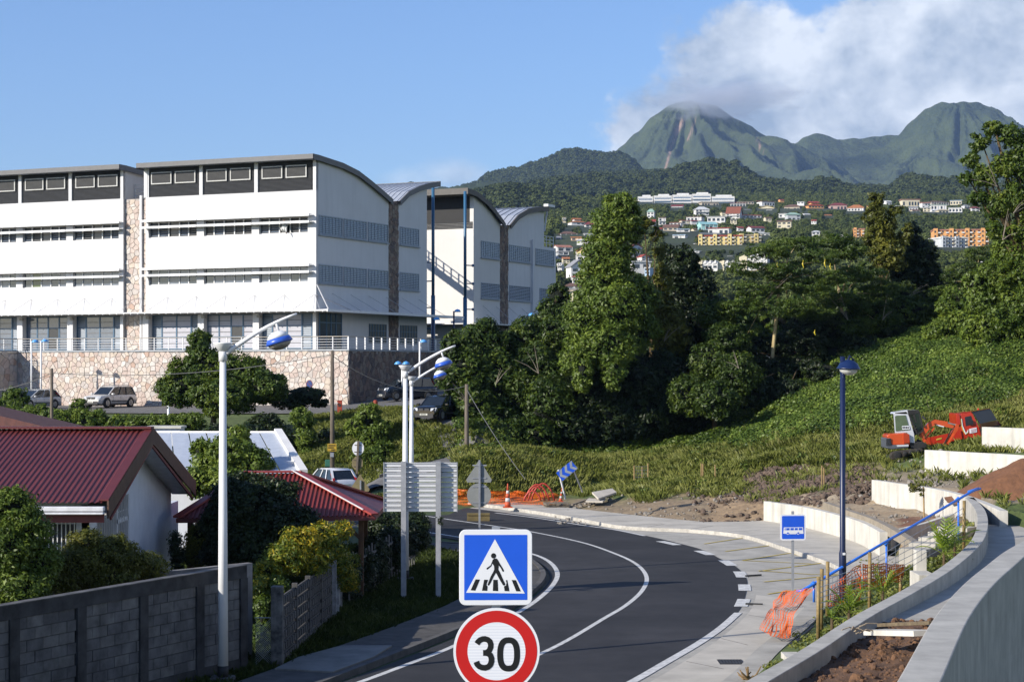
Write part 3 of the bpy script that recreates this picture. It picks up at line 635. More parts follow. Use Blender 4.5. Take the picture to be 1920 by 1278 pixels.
# ================================================================== the town on the far hillside
def yh(py): return 162500.0/max(py-310, 55)          # depth of the hill surface seen at a row
WC_ = {'white': (.78,.76,.72), 'cream': (.72,.64,.45), 'peach': (.72,.50,.33), 'yellow': (.78,.62,.26), 'grey': (.42,.42,.41), 'pink': (.62,.42,.36), 'turq': (.38,.66,.62), 'beige': (.50,.43,.33), 'blue': (.45,.60,.75), 'orange': (.75,.38,.14), 'palegrey': (.55,.57,.58)}
RC_ = {'orange': (.50,.19,.07), 'maroon': (.26,.06,.055), 'red': (.40,.07,.045), 'brown': (.20,.11,.075), 'grey': (.32,.32,.33), 'white': (.75,.75,.74), 'green': (.36,.52,.42), 'turq': (.33,.60,.60), 'blue': (.42,.55,.70), 'cream': (.60,.50,.34), 'salmon': (.50,.22,.15), 'brickred': (.28,.09,.05)}
def WM(k): return M('house_wall_'+k, WC_[k], rough=.85, var=.1, scale=.6)
def RM(k): return M('house_roof_'+k, RC_[k], rough=.75, var=.2, scale=1.2)
WIN = GLASS('far_window', (.035,.045,.055), .25)
HOUSES = []
def conv(reg, x0, x1, y0, y1):
    e = (x1-x0)*.05; x0 -= e; x1 += e; e = (y1-y0)*.08; y0 -= e; y1 += e*.5
    ox, oy, k = {'A': (1030,350,6.087), 'B': (1290,340,6.087), 'C': (1580,340,5.647)}[reg]
    return ox+x0/k, ox+x1/k, oy+y0/k, oy+y1/k
def town_house(reg, x0, x1, y0, y1, wall, roof, kind, label, rot=None, storeys=1, group='houses on the far hillside'):
    a, b, c, d = conv(reg, x0, x1, y0, y1); Y = yh(d); cx = (a+b)/2; base = P(cx, d, Y)
    HOUSES.append((a, b, c, d, Y))
    r = random.Random(int(x0*7+y0)); rot = r.uniform(-.35, .35) if rot is None else rot
    W = (b-a)/F*Y; Ht = (d-c)/F*Y; D = max(6.0, min(W*.7, 14)); W = W/(math.cos(rot)+abs(math.sin(rot))*D/max(W,1)*.8)
    rh = {'hip': .34, 'gable': .34, 'gablef': .42, 'flat': .07, 'lean': .22, 'tier': .45, 'steep': .62}[kind]*Ht
    wh = Ht-rh; ov = .05*W
    t = thing('town_house', label, 'house', base+Vector((0,0,-1.5)), rot, group)
    fr = wmat(t); wb = MB(fr); wb.box(-W/2+ov, W/2-ov, 0, D, -2.5, wh+1.5)
    Z0 = wh+1.5; Z1 = Z0+rh
    if kind in ('gable', 'steep'): wb.add([(-W/2+ov,0,Z0),(-W/2+ov,D,Z0),(-W/2+ov,D/2,Z1-.1*rh)], [(0,1,2)]); wb.add([(W/2-ov,0,Z0),(W/2-ov,D,Z0),(W/2-ov,D/2,Z1-.1*rh)], [(0,1,2)])
    if kind == 'gablef': wb.add([(-W/2+ov,0,Z0),(W/2-ov,0,Z0),(0,0,Z1-.1*rh)], [(0,1,2)])
    obj('wall', wb, WM(wall), t)
    rb = MB(fr); x = W/2; e = .6; th = max(.25, .05*Ht)
    def slab(pts): rb.prism(pts, (0,0,th))
    if kind == 'flat': rb.box(-x, x, -e, D+e, Z0, Z0+max(rh,.4))
    elif kind == 'lean': slab([(-x,-e,Z0),(x,-e,Z0),(x,D+e,Z1),(-x,D+e,Z1)])
    elif kind in ('gable', 'steep'): slab([(-x,-e,Z0),(x,-e,Z0),(x,D/2,Z1),(-x,D/2,Z1)]); slab([(-x,D/2,Z1),(x,D/2,Z1),(x,D+e,Z0),(-x,D+e,Z0)])
    elif kind == 'gablef': slab([(-x,-e,Z0),(0,-e,Z1),(0,D+e,Z1),(-x,D+e,Z0)]); slab([(0,-e,Z1),(x,-e,Z0),(x,D+e,Z0),(0,D+e,Z1)])
    elif kind == 'hip':
        i = min(D/2, W*.33); slab([(-x,-e,Z0),(x,-e,Z0),(x-i,D/2,Z1),(-x+i,D/2,Z1)]); slab([(x,-e,Z0),(x,D+e,Z0),(x-i,D/2,Z1)]); slab([(x,D+e,Z0),(-x,D+e,Z0),(-x+i,D/2,Z1),(x-i,D/2,Z1)]); slab([(-x,D+e,Z0),(-x,-e,Z0),(-x+i,D/2,Z1)])
    elif kind == 'tier':
        q = Z0+rh*.35; rb.add([(-x,-e,Z0),(x,-e,Z0),(x,D+e,Z0),(-x,D+e,Z0),(-x*.5,D*.2,q),(x*.5,D*.2,q),(x*.5,D*.8,q),(-x*.5,D*.8,q)], [(0,1,5,4),(1,2,6,5),(2,3,7,6),(3,0,4,7),(0,3,2,1)])
        u = MB(fr); u.box(-x*.42, x*.42, D*.25, D*.75, q-.2, q+rh*.3); obj('upper_wall', u, WM(wall), t)
        rb.prism([(-x*.55,D*.15,q+rh*.3),(x*.55,D*.15,q+rh*.3),(x*.55,D*.5,Z1),(-x*.55,D*.5,Z1)], (0,0,th)); rb.prism([(-x*.55,D*.5,Z1),(x*.55,D*.5,Z1),(x*.55,D*.85,q+rh*.3),(-x*.55,D*.85,q+rh*.3)], (0,0,th))
    obj('roof', rb, RM(roof), t)
    # shaded verandah band or windows on the front
    n = max(2, int(W/3.2)); ww = W*.9/n
    for s_ in range(storeys):
        z0 = 1.5+wh*(s_+.22)/storeys; z1 = 1.5+wh*(s_+.72)/storeys
        for i in range(n):
            if r.random() < .2: continue
            xc = -W*.45+ww*(i+.5); f = MB(fr); f.box(xc-ww*.3, xc+ww*.3, -.06, .1, z0, z1); obj('window', f, WIN, t)
    if r.random() < .45:
        bl = MB(fr); zb = 1.5+wh*(storeys-1)/storeys+.1; bl.box(-W*.46, W*.46, -1.3, -.02, zb, zb+.25); obj('balcony_slab', bl, WM('white'), t)
        for i in range(n+1):
            xc = -W*.45+ww*i; f = MB(fr); f.box(xc-.14, xc+.14, -1.25, -1.0, zb+.25, Z0); obj('post', f, WM('white'), t)
HL = [
('A',240,425,365,460,'white','orange','tier','house with two-tiered orange roof, highest near the school on the left'),
('A',408,515,408,490,'white','maroon','hip','white house with dark red hip roof touching the tall tree left of its top'),
('A',120,320,515,595,'white','brown','hip','white verandah house with brown roof above the peach house on the left'),
('A',70,135,570,635,'palegrey','grey','gable','small grey-roofed house next to the top corner of the second school block'),
('A',240,380,580,650,'peach','orange','flat','peach house with flat orange roof left of the tall tree'),
('A',395,515,540,605,'white','white','flat','white flat-roofed house just above the white modern house by the tree'),
('A',305,500,600,690,'white','white','lean','white modern house with pale sloping roof right of the peach house'),
('A',75,270,672,740,'white','salmon','gable','low white house with salmon roof beside the second school block'),
('A',80,225,750,815,'palegrey','grey','flat','grey flat-roofed house below the salmon-roofed one'),
('A',300,445,708,795,'yellow','orange','gablef','small yellow house with steep orange roof beside the tall tree'),
('A',150,235,808,865,'cream','orange','gable','tiny cream house with orange roof below the grey flat roof'),
('A',300,460,775,840,'white','white','lean','white lean-to house under the steep orange roof'),
('A',230,455,850,1030,'white','grey','gablef','tall white two-storey gabled house left of the tall tree'),
('A',245,385,1015,1100,'white','red','lean','white house with bright red roof below the tall gabled house'),
('A',175,385,1110,1200,'white','brown','hip','house with wide brown roof low beside the second school block'),
('A',95,290,1180,1262,'cream','cream','lean','cream-roofed house lowest beside the second school block'),
('A',1110,1200,262,350,'white','green','hip','white house with pale green hip roof under the long white hospital'),
('A',1150,1215,380,450,'grey','red','gable','narrow grey house with red roof right of the tall tree top'),
('A',1245,1330,355,435,'white','brown','flat','square white house with flat brown roof between trees'),
('A',1285,1480,437,530,'beige','brown','gable','two-storey beige house with brown gable roof'),
('A',1365,1510,405,440,'white','red','lean','long red roof just above the beige two-storey house'),
('A',1500,1615,382,425,'cream','red','lean','short cream house with red roof behind palms'),
('A',1460,1600,487,550,'white','blue','flat','white boxy house with blue-tinted upper windows'),
('A',1405,1560,555,640,'white','blue','flat','white house with flat pale blue roof under the boxy one'),
('A',1665,1826,235,320,'white','white','hip','white house with broad white hip roof under the hospital'),
('A',1385,1530,208,262,'white','maroon','gable','white house with dark red roof directly in front of the hospital'),
('A',1555,1750,345,390,'white','brown','flat','long low white house with thin brown roof in the middle of the town'),
('A',150,190,355,400,'cream','cream','flat','tiny cream house alone among trees above the two-tiered orange roof'),
('A',940,1060,660,740,'white','maroon','gablef','white gabled house with dark red roof glimpsed in the gap of the tall tree'),
('A',880,1040,745,800,'palegrey','white','lean','pale sloping roof in the gap right of the tall tree'),
('A',1040,1150,780,840,'white','red','gablef','small white house with red gable roof right of the tall tree'),
('A',930,1170,860,945,'white','white','flat','long white flat-roofed house seen through branches of the tall tree'),
('A',1075,1160,930,992,'blue','white','flat','pale blue house lowest in the gap right of the tall tree'),
('A',1610,1720,655,705,'white','white','gablef','white gabled sheds left of the yellow apartment block'),
('A',1630,1720,735,785,'white','white','lean','white lean roof below the gabled sheds'),
('B',145,360,238,295,'beige','beige','flat','beige flat-roofed house at the right foot of the hospital'),
('B',485,660,250,305,'grey','maroon','flat','grey house with flat dark red roof right of the hospital'),
('B',555,755,225,262,'beige','brown','lean','long low house with red-brown roof at the right end of the hospital'),
('B',825,1005,222,285,'white','maroon','lean','two-storey white house with open balconies and dark red roof on the ridge'),
('B',1045,1105,207,232,'orange','red','gable','tiny bright red roof alone in trees on the ridge'),
('B',805,990,283,342,'cream','yellow','gablef','cream house with yellow-edged gable below the balconied white house'),
('B',1085,1285,268,342,'beige','brown','hip','wide beige house with brown hip roof on the ridge'),
('B',1240,1330,236,275,'white','white','flat','small white box house behind the wide beige one'),
('B',1360,1565,235,332,'orange','red','tier','three-tiered red and orange house on the ridge'),
('B',1620,1815,250,326,'pink','maroon','hip','two-storey pink house with dark red roof and columns on the ridge'),
('B',1030,1130,372,412,'white','white','flat','low white flat house left of the grey-green one'),
('B',1130,1290,360,435,'palegrey','green','hip','grey-green hip-roofed house on the middle slope'),
('B',1008,1185,445,527,'cream','brown','lean','cream house with brown roof just above the spreading tree'),
('B',705,890,515,575,'white','maroon','gable','long white house with dark red roof right of the yellow block'),
('B',605,845,380,415,'white','red','gable','low house with long red roof right of the big white gabled house'),
('B',425,600,300,415,'white','brickred','steep','big white house with steep brick-red roof in the middle of the town'),
('B',210,430,405,462,'white','white','flat','long white house with arches left of the steep brick-red roof'),
('B',135,345,467,555,'turq','turq','gable','turquoise house with turquoise roof'),
('B',215,480,522,608,'white','red','lean','white house with red roof directly above the yellow apartment block'),
('B',155,380,592,636,'palegrey','grey','gable','grey curved roof touching the top of the yellow apartment block'),
('B',820,935,588,632,'white','white','lean','white-roofed house at the right end of the yellow apartment block'),
('B',1410,1510,566,606,'white','white','hip','white domed roof poking out of the trees right of the yellow block'),
('B',1665,1826,618,695,'white','white','gablef','white gabled house among the dark treetops in the middle'),
('C',45,230,255,345,'white','orange','hip','white house with orange hip roof left of the tall thin treetop'),
('C',250,345,262,305,'yellow','orange','flat','yellow wall glimpsed behind the tall thin treetop'),
('C',630,820,195,268,'cream','salmon','flat','cream two-storey house with flat salmon roof on the ridge'),
('C',835,935,222,282,'white','salmon','lean','white and salmon house beside the big brown hip roof'),
('C',915,1140,208,252,'beige','brown','hip','broad brown hip roof on the ridge far right'),
('C',930,1100,252,300,'white','green','flat','long white house under the broad brown hip roof'),
('C',1130,1265,197,247,'cream','blue','lean','house with pale blue roof, highest at the far right'),
('C',1010,1130,297,336,'cream','cream','hip','small cream house lowest of the right-hand ridge row'),
('C',1115,1270,282,327,'white','white','flat','long white flat house at the right-hand end of the ridge row'),
('C',1360,1455,270,316,'white','maroon','hip','white house with dark red roof beside the big right-hand tree'),
('C',700,800,268,310,'white','grey','gable','white house with grey roof just right of the thin treetop'),
('C',850,935,280,318,'cream','white','flat','cream box house under the white and salmon one'),
('C',390,450,197,235,'white','grey','hip','small grey-roofed house, left of a pair behind the thin treetop'),
('C',455,525,207,240,'white','white','gable','small white house, right of a pair behind the thin treetop'),
('C',1670,1745,718,790,'white','white','flat','white box house below the orange apartments near the right-hand tree'),
('C',1610,1710,770,862,'pink','maroon','flat','pink house with dark red balconies near the right-hand tree'),
('C',1395,1545,858,915,'white','white','gablef','white gabled shed low between the right-hand trees'),
('C',1640,1690,930,985,'white','white','flat','bright white hut lowest between the right-hand trees'),
('A',100,170,690,735,'grey','brown','gable','low grey outbuilding just under the salmon roof'),
('A',85,150,870,930,'white','white','lean','white lean-to low beside the second school block'),
('A',455,520,480,520,'white','grey','flat','small white house wedged against the tall tree below the dark red hip roof'),
('A',180,250,470,505,'cream','orange','gable','small orange-roofed house under the two-tiered orange roof'),
('A',1335,1400,600,640,'white','grey','flat','small white house left of the pale blue flat roof'),
('A',1560,1640,560,600,'grey','maroon','lean','small grey house right of the boxy one'),
('A',1230,1290,470,520,'white','red','gable','small white house with red roof under the square brown-roofed one'),
('A',1400,1450,660,700,'cream','orange','gable','tiny cream house with orange roof under the pale blue roofs'),
('A',1480,1560,665,705,'white','white','gable','white shed roof between pale blue roofs and yellow block'),
('A',1640,1700,480,520,'cream','brown','gable','small cream house left of the turquoise one'),
('B',380,470,355,395,'cream','brown','flat','cream annex left below the big steep brick-red roof'),
('B',640,720,320,352,'white','grey','gable','small white house in trees above the long red roof'),
('B',30,120,445,480,'white','maroon','gable','small white house left of the turquoise house'),
('B',480,560,440,475,'cream','grey','flat','small cream house right of the turquoise house'),
('B',560,640,520,560,'white','red','gable','small white house left of the long dark red one'),
('B',900,960,330,362,'white','white','flat','tiny white house right of the yellow-edged gable'),
('B',880,960,410,445,'cream','brown','gable','small brown-roofed house in trees above the cream lean roof'),
('B',1320,1400,370,402,'white','white','gable','tiny white gabled house right of the grey-green one'),
('B',1400,1470,440,475,'white','red','gable','tiny red-roofed house right of the cream lean roof'),
('B',1560,1640,380,412,'cream','orange','gable','tiny cream house below the pink columned house'),
('B',60,140,780,820,'white','white','gable','white gable left below the yellow apartment block'),
('B',440,520,850,885,'white','grey','lean','white house roof above the saw-tooth rows'),
('B',1060,1130,335,362,'white','grey','flat','tiny white house under the wide beige one'),
('C',560,620,262,300,'white','white','flat','white flat house left of the cream two-storey one'),
('C',730,820,300,335,'cream','brown','gable','small brown-roofed house under the cream two-storey one'),
('C',940,1010,300,332,'white','white','gable','small white gable left of the lowest cream house'),
('C',1280,1350,250,285,'white','grey','hip','small grey-roofed house between ridge row and right-hand tree'),
('C',240,300,330,365,'white','red','gable','small red-roofed house below the thin treetop left side'),
('C',1600,1660,880,925,'white','red','gable','small white house with red roof among the right-hand trees'),
]
RC_['yellow'] = (.62,.45,.10); RC_['beige'] = (.45,.38,.28)
for h in HL: town_house(*h, storeys=2 if (h[4]-h[3])/(h[2]-h[1]) > .42 else 1)
# terraced rows with saw-tooth roofs
for x0, x1, y0, y1, lab in [(100,330,905,1000,'white terraced row with saw-tooth roofs, left one of three'), (345,590,905,1000,'white terraced row with saw-tooth roofs, middle one of three'), (590,895,838,1000,'tall cream and white terraced row with saw-tooth roofs, right one of three')]:
    a, b, c, d = conv('B', x0, x1, y0, y1); Y = yh(d); HOUSES.append((a,b,c,d,Y)); t = thing('terraced_row', lab, 'house', P((a+b)/2, d, Y), -.25, 'saw-tooth terraced rows')
    fr = wmat(t); W = (b-a)/F*Y*.95; Ht = (d-c)/F*Y; n = 3
    wb = MB(fr); wb.box(-W/2, -W/2+W*.28, 0, 10, -2, Ht*.8); wb.prism([(-W/2,0,Ht*.8),(-W/2+W*.28,0,Ht*.8),(-W/2+W*.28,0,Ht)], (0,10,0)); obj('end_wall', wb, WM('cream'), t)
    for i in range(n):
        x = -W/2+W*.28+W*.72*i/n; q = MB(fr); q.box(x, x+W*.24, .5, 10, -2, Ht*.72); obj('wall', q, WM('white'), t)
        q = MB(fr); q.prism([(x,.2,Ht*.55),(x+W*.17,.2,Ht*.62),(x+W*.17,.2,Ht*.98),(x+W*.12,.2,Ht*.98)], (0,10,0)); obj('roof', q, WM('white'), t)
        q = MB(fr); q.box(x+W*.04, x+W*.2, .42, .5, Ht*.15, Ht*.4); obj('window', q, WIN, t)
# apartment blocks
def block(name, reg, x0, x1, y0, y1, wall, trim, label, rot, floors, bays, arches=True, sub=0.0):
    a, b, c, d = conv(reg, x0, x1, y0, y1); Y = yh(d+sub); HOUSES.append((a,b,c,d,Y)); base = P((a+b)/2, d, Y)
    t = thing(name, label, 'apartment block', base, rot); fr = wmat(t); W = (b-a)/F*Y/math.cos(rot)*.97; Ht = (d-c)/F*Y
    m = MB(fr); m.box(-W/2, W/2, 0, 13, -4, Ht-.6); obj('wall', m, WM(wall), t)
    m = MB(fr); m.box(-W/2-.4, W/2+.4, -.4, 13.4, Ht-.6, Ht); obj('cornice', m, RM(trim), t)
    bw = W/bays; fh = Ht/floors
    for i in range(bays):
        x = -W/2+bw*i
        p = MB(fr)
        if i % 2 == 0: p.box(x+.1, x+bw*.55, -1.2, -.01, -4, Ht+.5); obj('stair_tower', p, WM(wall), t)
        for f_ in range(floors):
            z = fh*f_+fh*.25; yy = -1.25 if i % 2 == 0 else -.05
            w0 = MB(fr); w0.box(x+bw*.12, x+bw*.32, yy-.03, yy+.1, z, z+fh*.42); obj('window', w0, WIN, t)
            w0 = MB(fr)
            if arches: w0.prism([(x+bw*.65+bw*.12*(1+math.cos(q)), -.08, z+fh*.3+max(0, math.sin(q))*fh*.3 if q <= math.pi else z) for q in [0, .6, 1.2, 1.9, 2.5, math.pi]]+[(x+bw*.65,-.08,z),(x+bw*.89,-.08,z)], (0,.15,0))
            else: w0.box(x+bw*.65, x+bw*.9, -.08, .1, z-.2, z+fh*.45)
            obj('balcony_opening', w0, M('arch_shade', (.12,.05,.03)), t)
            w0 = MB(fr); w0.box(x+bw*.6, x+bw*.95, -1.0, -.1, z-.35, z+.35); obj('balcony', w0, WM('white') if f_ % 2 else WM('cream'), t)
block('apartment_block', 'B', 135, 600, 625, 775, 'yellow', 'red', 'long pale yellow four-storey apartment block, left and main wing', -.10, 4, 6)
block('apartment_block', 'B', 590, 830, 618, 755, 'yellow', 'cream', 'pale yellow apartment wing stepping behind the spreading tree', .12, 4, 3)
block('apartment_block', 'C', 985, 1520, 520, 690, 'orange', 'salmon', 'orange and yellow apartment block at the right of the town', -.12, 4, 7, False, 0)
block('apartment_block', 'C', 1045, 1325, 602, 735, 'palegrey', 'white', 'pale grey apartment block with arches in front of the orange one', .3, 4, 4)
block('apartment_block', 'C', 1345, 1480, 590, 690, 'palegrey', 'cream', 'small grey apartment wing right of the arched grey block', .3, 3, 2)
block('apartment_block', 'C', 120, 225, 505, 590, 'orange', 'salmon', 'orange apartment corner glimpsed left of the thin treetop', -.1, 3, 2, False)
block('apartment_block', 'C', 375, 460, 527, 600, 'orange', 'salmon', 'orange apartment corner glimpsed through the thin treetop branches', -.1, 3, 1, False)
# the long white hospital on the ridge
Yh = 2450; t = thing('hospital', 'very long white terraced hospital building on the ridge above the town', 'hospital', P(1282, 388, Yh), -.06); fr = wmat(t)
s_ = Yh/F; segs = [(-97,-86,-14,10), (-86,-56,-20,10), (-56,-21,-21.5,9), (-21,16,-23,8), (16,52,-24.5,6), (52,96,-19.5,4)]
for i, (x0, x1, top, bot) in enumerate(segs):
    w_ = WM('white'); m = MB(fr); x0 *= s_; x1 *= s_; tz_ = -top*s_; m.box(x0, x1-.8, 0, 24, -10, tz_); obj('wing', m, w_, t)
    if i > 0:
        m = MB(fr); m.box(x0+6, x1-4, 8, 24, tz_, tz_+2.6); obj('roof_storey', m, w_, t)
    n = 2 if i else 1
    for k in range(n+1):
        z = tz_-4.4-k*4.6; m = MB(fr); m.box(x0+1.2, x1-2, -.12, .2, z, z+1.5); obj('window_band', m, GLASS('far_blue_window', (.10,.16,.24), .2), t)
        m = MB(fr); m.box(x0, x1-1, -1.0, -.01, z-2.6, z-.9); obj('balcony', m, w_, t)

# trees cloaking the town hill
def hidden_house(x, y, z0, z1, s):
    px = 960+x/y*F; pt = HOR-(z1-H)/y*F; pb = HOR-(z0-H)/y*F; w_ = s/y*F*.8
    for a, b, c, d, Yy in HOUSES:
        if a-w_ < px < b+w_ and y < Yy+14 and pt < d-.22*(d-c) and pb > c and y > Yy-700: return True
    return False
HOUSES.append((1184, 1380, 362, 386, Yh))
pts = []; scs = []
r_ = np.random.default_rng(5); y = 560.0
while y < 2720:
    st = 6.2+y*.0012; x = xz(1015, y)
    while x < xz(1950, y):
        a = x+r_.uniform(-.5,.5)*st; b = y+r_.uniform(-.5,.5)*st; z = townz(a, b); s = r_.uniform(.45, .95)*4.3
        if r_.random() < .05: s *= 1.5
        if hidden_house(a, b, z, z+s*1.7, s):
            s = 1.5
            if r_.random() < .5 or hidden_house(a, b, z, z+s*1.7, s): x += st; continue
        pts.append((a, b, z-.2)); scs.append(s)
        x += st
    y += st
scatter('forest', pts, scs, BLOB, 'trees growing between the houses of the hillside town', 'forest', tilt=.2)
# ================================================================== the white school / office blocks
STUC = M('white_stucco', (.65,.648,.655), rough=.85, var=.045, scale=.25, stain=.09, bump=.002, bscale=20)
DARKM = M('dark_cladding', (.085,.088,.095), rough=.5, var=.08)
FASC = M('roof_fascia', (.11,.11,.115), rough=.5, var=.1)
ROOFM = M('zinc_roof', (.50,.53,.58), rough=.4, var=.08, metal=.3)
BLUEF = M('blue_frame', (.045,.11,.19), rough=.4, var=.05)
WHITEM = M('white_metal', (.72,.72,.72), rough=.45, var=.05)
GALV = M('galvanised', (.42,.43,.45), rough=.4, var=.12, metal=.5, scale=6)
LOUV = M('blue_grey_louvre', (.29,.335,.39), rough=.5, var=.06)
GL = GLASS('office_glass', (.055,.07,.09), .08); GLD = GLASS('dark_opening', (.006,.007,.009), .3); BLIND = M('pale_blind', (.42,.42,.47), rough=.6, var=.05); GLB = GLASS('blue_grey_glass', (.13,.16,.21), .15)
GR_WIN = GLASS('green_tinted_glass', (.06,.10,.02), .2)
Uv = Vector((-.908,.418,0)).normalized(); Vv = Vector((.418,.908,0)).normalized()
def facade(o):  # local x runs left along the front, y into the building
    return Matrix(((Uv.x, Vv.x, 0, o.x), (Uv.y, Vv.y, 0, o.y), (0, 0, 1, o.z), (0, 0, 0, 1)))
# --- crazy-paved stone surfaces: one object per stone (largest first), the rest joined
STONES = [M('stone_'+n, c, rough=.8, var=.14, scale=3, bump=.006, bscale=20) for n, c in [('pink', (0.538,0.431,0.373)), ('sand', (0.585,0.493,0.405)), ('cream', (0.620,0.549,0.481)), ('grey', (0.526,0.470,0.427)), ('white', (0.679,0.616,0.562)), ('rust', (0.491,0.347,0.270)), ('rose', (0.573,0.470,0.410))]]
MORTAR = M('mortar', (.42,.38,.35), rough=.95, var=.1)
def clip(poly, nx, ny, c):
    out = []; n = len(poly)
    for i in range(n):
        p = poly[i]; q = poly[(i+1)%n]; a = p[0]*nx+p[1]*ny-c; b = q[0]*nx+q[1]*ny-c
        if a <= 0: out.append(p)
        if a*b < 0: t_ = a/(a-b); out.append((p[0]+(q[0]-p[0])*t_, p[1]+(q[1]-p[1])*t_))
    return out
def voronoi(w_, h_, cell, seed, gap=.02):
    r = random.Random(seed); nx = max(1, round(w_/cell)); ny = max(1, round(h_/cell)); S_ = {}
    for i in range(-1, nx+1):
        for j in range(-1, ny+1): S_[i,j] = ((i+.5+r.uniform(-.46,.46))*w_/nx, (j+.5+r.uniform(-.46,.46))*h_/ny)
    out = []
    for i in range(nx):
        for j in range(ny):
            p = S_[i,j]; poly = [(0,0),(w_,0),(w_,h_),(0,h_)]
            for a in range(-2,3):
                for b in range(-2,3):
                    q = S_.get((i+a,j+b))
                    if q is None or (a,b) == (0,0): continue
                    dx, dy = q[0]-p[0], q[1]-p[1]; d = math.hypot(dx,dy)+1e-9; nx_, ny_ = dx/d, dy/d
                    poly = clip(poly, nx_, ny_, (p[0]+q[0])/2*nx_+(p[1]+q[1])/2*ny_-gap/2)
                    if len(poly) < 3: break
                if len(poly) < 3: break
            if len(poly) >= 3: out.append(poly)
    return out
def stonework(parent, frame, w_, h_, cell, seed, budget, proud=.05, mats=None):
    """frame maps (s, t, d): along, up, outwards"""
    r = random.Random(seed); mats = mats or STONES; polys = voronoi(w_, h_, cell, seed)
    def area(p): return abs(sum(p[i][0]*p[(i+1)%len(p)][1]-p[(i+1)%len(p)][0]*p[i][1] for i in range(len(p))))/2
    polys.sort(key=area, reverse=True); rest = MB(frame)
    for k, pl in enumerate(polys):
        d = proud*r.uniform(.5, 1.1); mi = r.choices(range(len(mats)), [4,3,4,3,2,.6,4][:len(mats)])[0]; cx = sum(p[0] for p in pl)/len(pl); cy = sum(p[1] for p in pl)/len(pl)
        top_ = [(cx+(p[0]-cx)*.95, cy+(p[1]-cy)*.95, d) for p in pl]; bot_ = [(p[0], p[1], -.02) for p in pl]; n = len(pl)
        fs = [tuple(range(n))]+[(i, i+n, (i+1)%n+n, (i+1)%n) for i in range(n)]
        if k < budget:
            m = MB(frame); m.add(top_+bot_, fs); obj('stone', m, mats[mi], parent)
        else: rest.mi = mi; rest.add(top_+bot_, fs)
    if rest.v: o = obj('stone_facing', rest, mats, parent); o['kind'] = 'stuff'
def face_frame(o, s, out_):
    s = Vector(s).normalized(); out_ = Vector(out_).normalized(); return Matrix(((s.x, 0, out_.x, o.x), (s.y, 0, out_.y, o.y), (0, 1, 0, o.z), (0, 0, 0, 1)))

C1 = Vector((-15.5, 150, 0)); B1t = thing('school_building', 'long white three-storey building with grey louvred top floor and curved roof above the stone wall', 'building', C1)
FR = facade(C1); TZ0 = 8.85
RT = [(-.9,24.22),(0,24.2),(3.8,23.95),(6.4,23.55),(8.5,22.95),(10.4,22.35),(12.3,21.7)]; RR = [(13.6,21.7),(15.3,22.65),(17.2,23.25),(19.2,23.7),(21.2,24.0)]
def wing(a0, a1, parent, cut=True):
    # walls as profile prisms (end walls) plus front wall with openings
    ends = [(t_, z-.28) for t_, z in RT if 0 <= t_ <= 12]
    prof = [(0, TZ0)]+[(0, 21.5)]; 
    m = MB(FR); pts = [(a0, 0.36, 4.0)]+[(a0, .36, 21.5), (a0,.02,21.5)]+[(a0, t_, z) for t_, z in [(0.02,23.9)]+ends[1:]]+[(a0, 12.0, 21.5), (a0, 12.0, 4.0)]
    m.poly([(a0, 0, 4.0),(a0, 0, 23.92)]+[(a0, t_, z) for t_, z in ends[1:]]+[(a0, 12.0, 21.5),(a0, 12.0, 4.0)])
    return m
def front_wall(m, a0, a1, holes, z0, z1, depth=.35):
    """front wall between a0..a1 with rows of window holes [(x0,x1,z0,z1)] of equal rows"""
    rows = sorted({(h[2], h[3]) for h in holes}); z = z0
    for (h0, h1) in rows:
        m.box(a0, a1, 0, depth, z, h0)
        x = a0
        for h in sorted([h for h in holes if (h[2], h[3]) == (h0, h1)]):
            if h[0] > x: m.box(x, h[0], 0, depth, h0, h1)
            x = h[1]
        if x < a1: m.box(x, a1, 0, depth, h0, h1)
        z = h1
    m.box(a0, a1, 0, depth, z, z1)
def office_bay(a0, a1, parent, seed, greenish=False):
    """windows for one bay: upper row with louvre frames, lower row with fixed panes; each window is frame > panes"""
    r = random.Random(seed)
    for (z0, z1, row) in [(18.15, 19.45, 3), (14.25, 15.5, 2)]:
        x0 = a0+.42; x1 = a1-.28; m = MB(FR); m.box(x0, x1, .20, .26, z0, z0+.06); m.box(x0, x1, .20, .26, z1-.06, z1)
        cols = [x0+(x1-x0)*q for q in (0, .19, .38, .60, .81, 1)]
        for c in cols: m.box(max(x0,c-.05), min(x1,c+.05), .17, .27, z0+.06, z1-.06)
        win = obj('window', m, WHITEM, parent)
        for i in range(5):
            p = MB(FR); ca, cb = cols[i]+.05, cols[i+1]-.05
            dark = (row == 3 and (i == 2 or r.random() < .35))
            if row == 3:
                p.box(ca, cb, .29, .32, z0+.06, z1-.06)
                if not (i == 2 and r.random() < .7):
                    q = MB(FR); n = 7
                    for k in range(n): zz = z0+.12+k*(z1-z0-.2)/n; q.add([(ca,.20,zz),(cb,.20,zz),(cb,.27,zz+.1),(ca,.27,zz+.1)], [(0,1,2,3)])
                    obj('louvre_blades', q, GLB if r.random() < .55 else DARKM, win)
                obj('pane', p, GLD, win)
            else:
                p.box(ca, cb, .22, .25, z0+.06, z1-.06); obj('pane', p, GR_WIN if (greenish and i == 3) else (GLB if r.random() < .7 else GL), win)
        # twin sun-shade blades in front
        for zs in (z1+.02, z1-.52):
            s = MB(FR); s.box(a0-.05, a1+.1, -.62, -.50, zs-.05, zs+.1); s.box(a0-.05, a1+.1, -.6, -.12, zs+.1, zs+.13)
            for k in range(4): xx = a0+.3+(a1-a0-.6)*k/3; s.box(xx-.03, xx+.03, -.5, 0, zs+.0, zs+.05)
            obj('sunshade', s, WHITEM, parent)
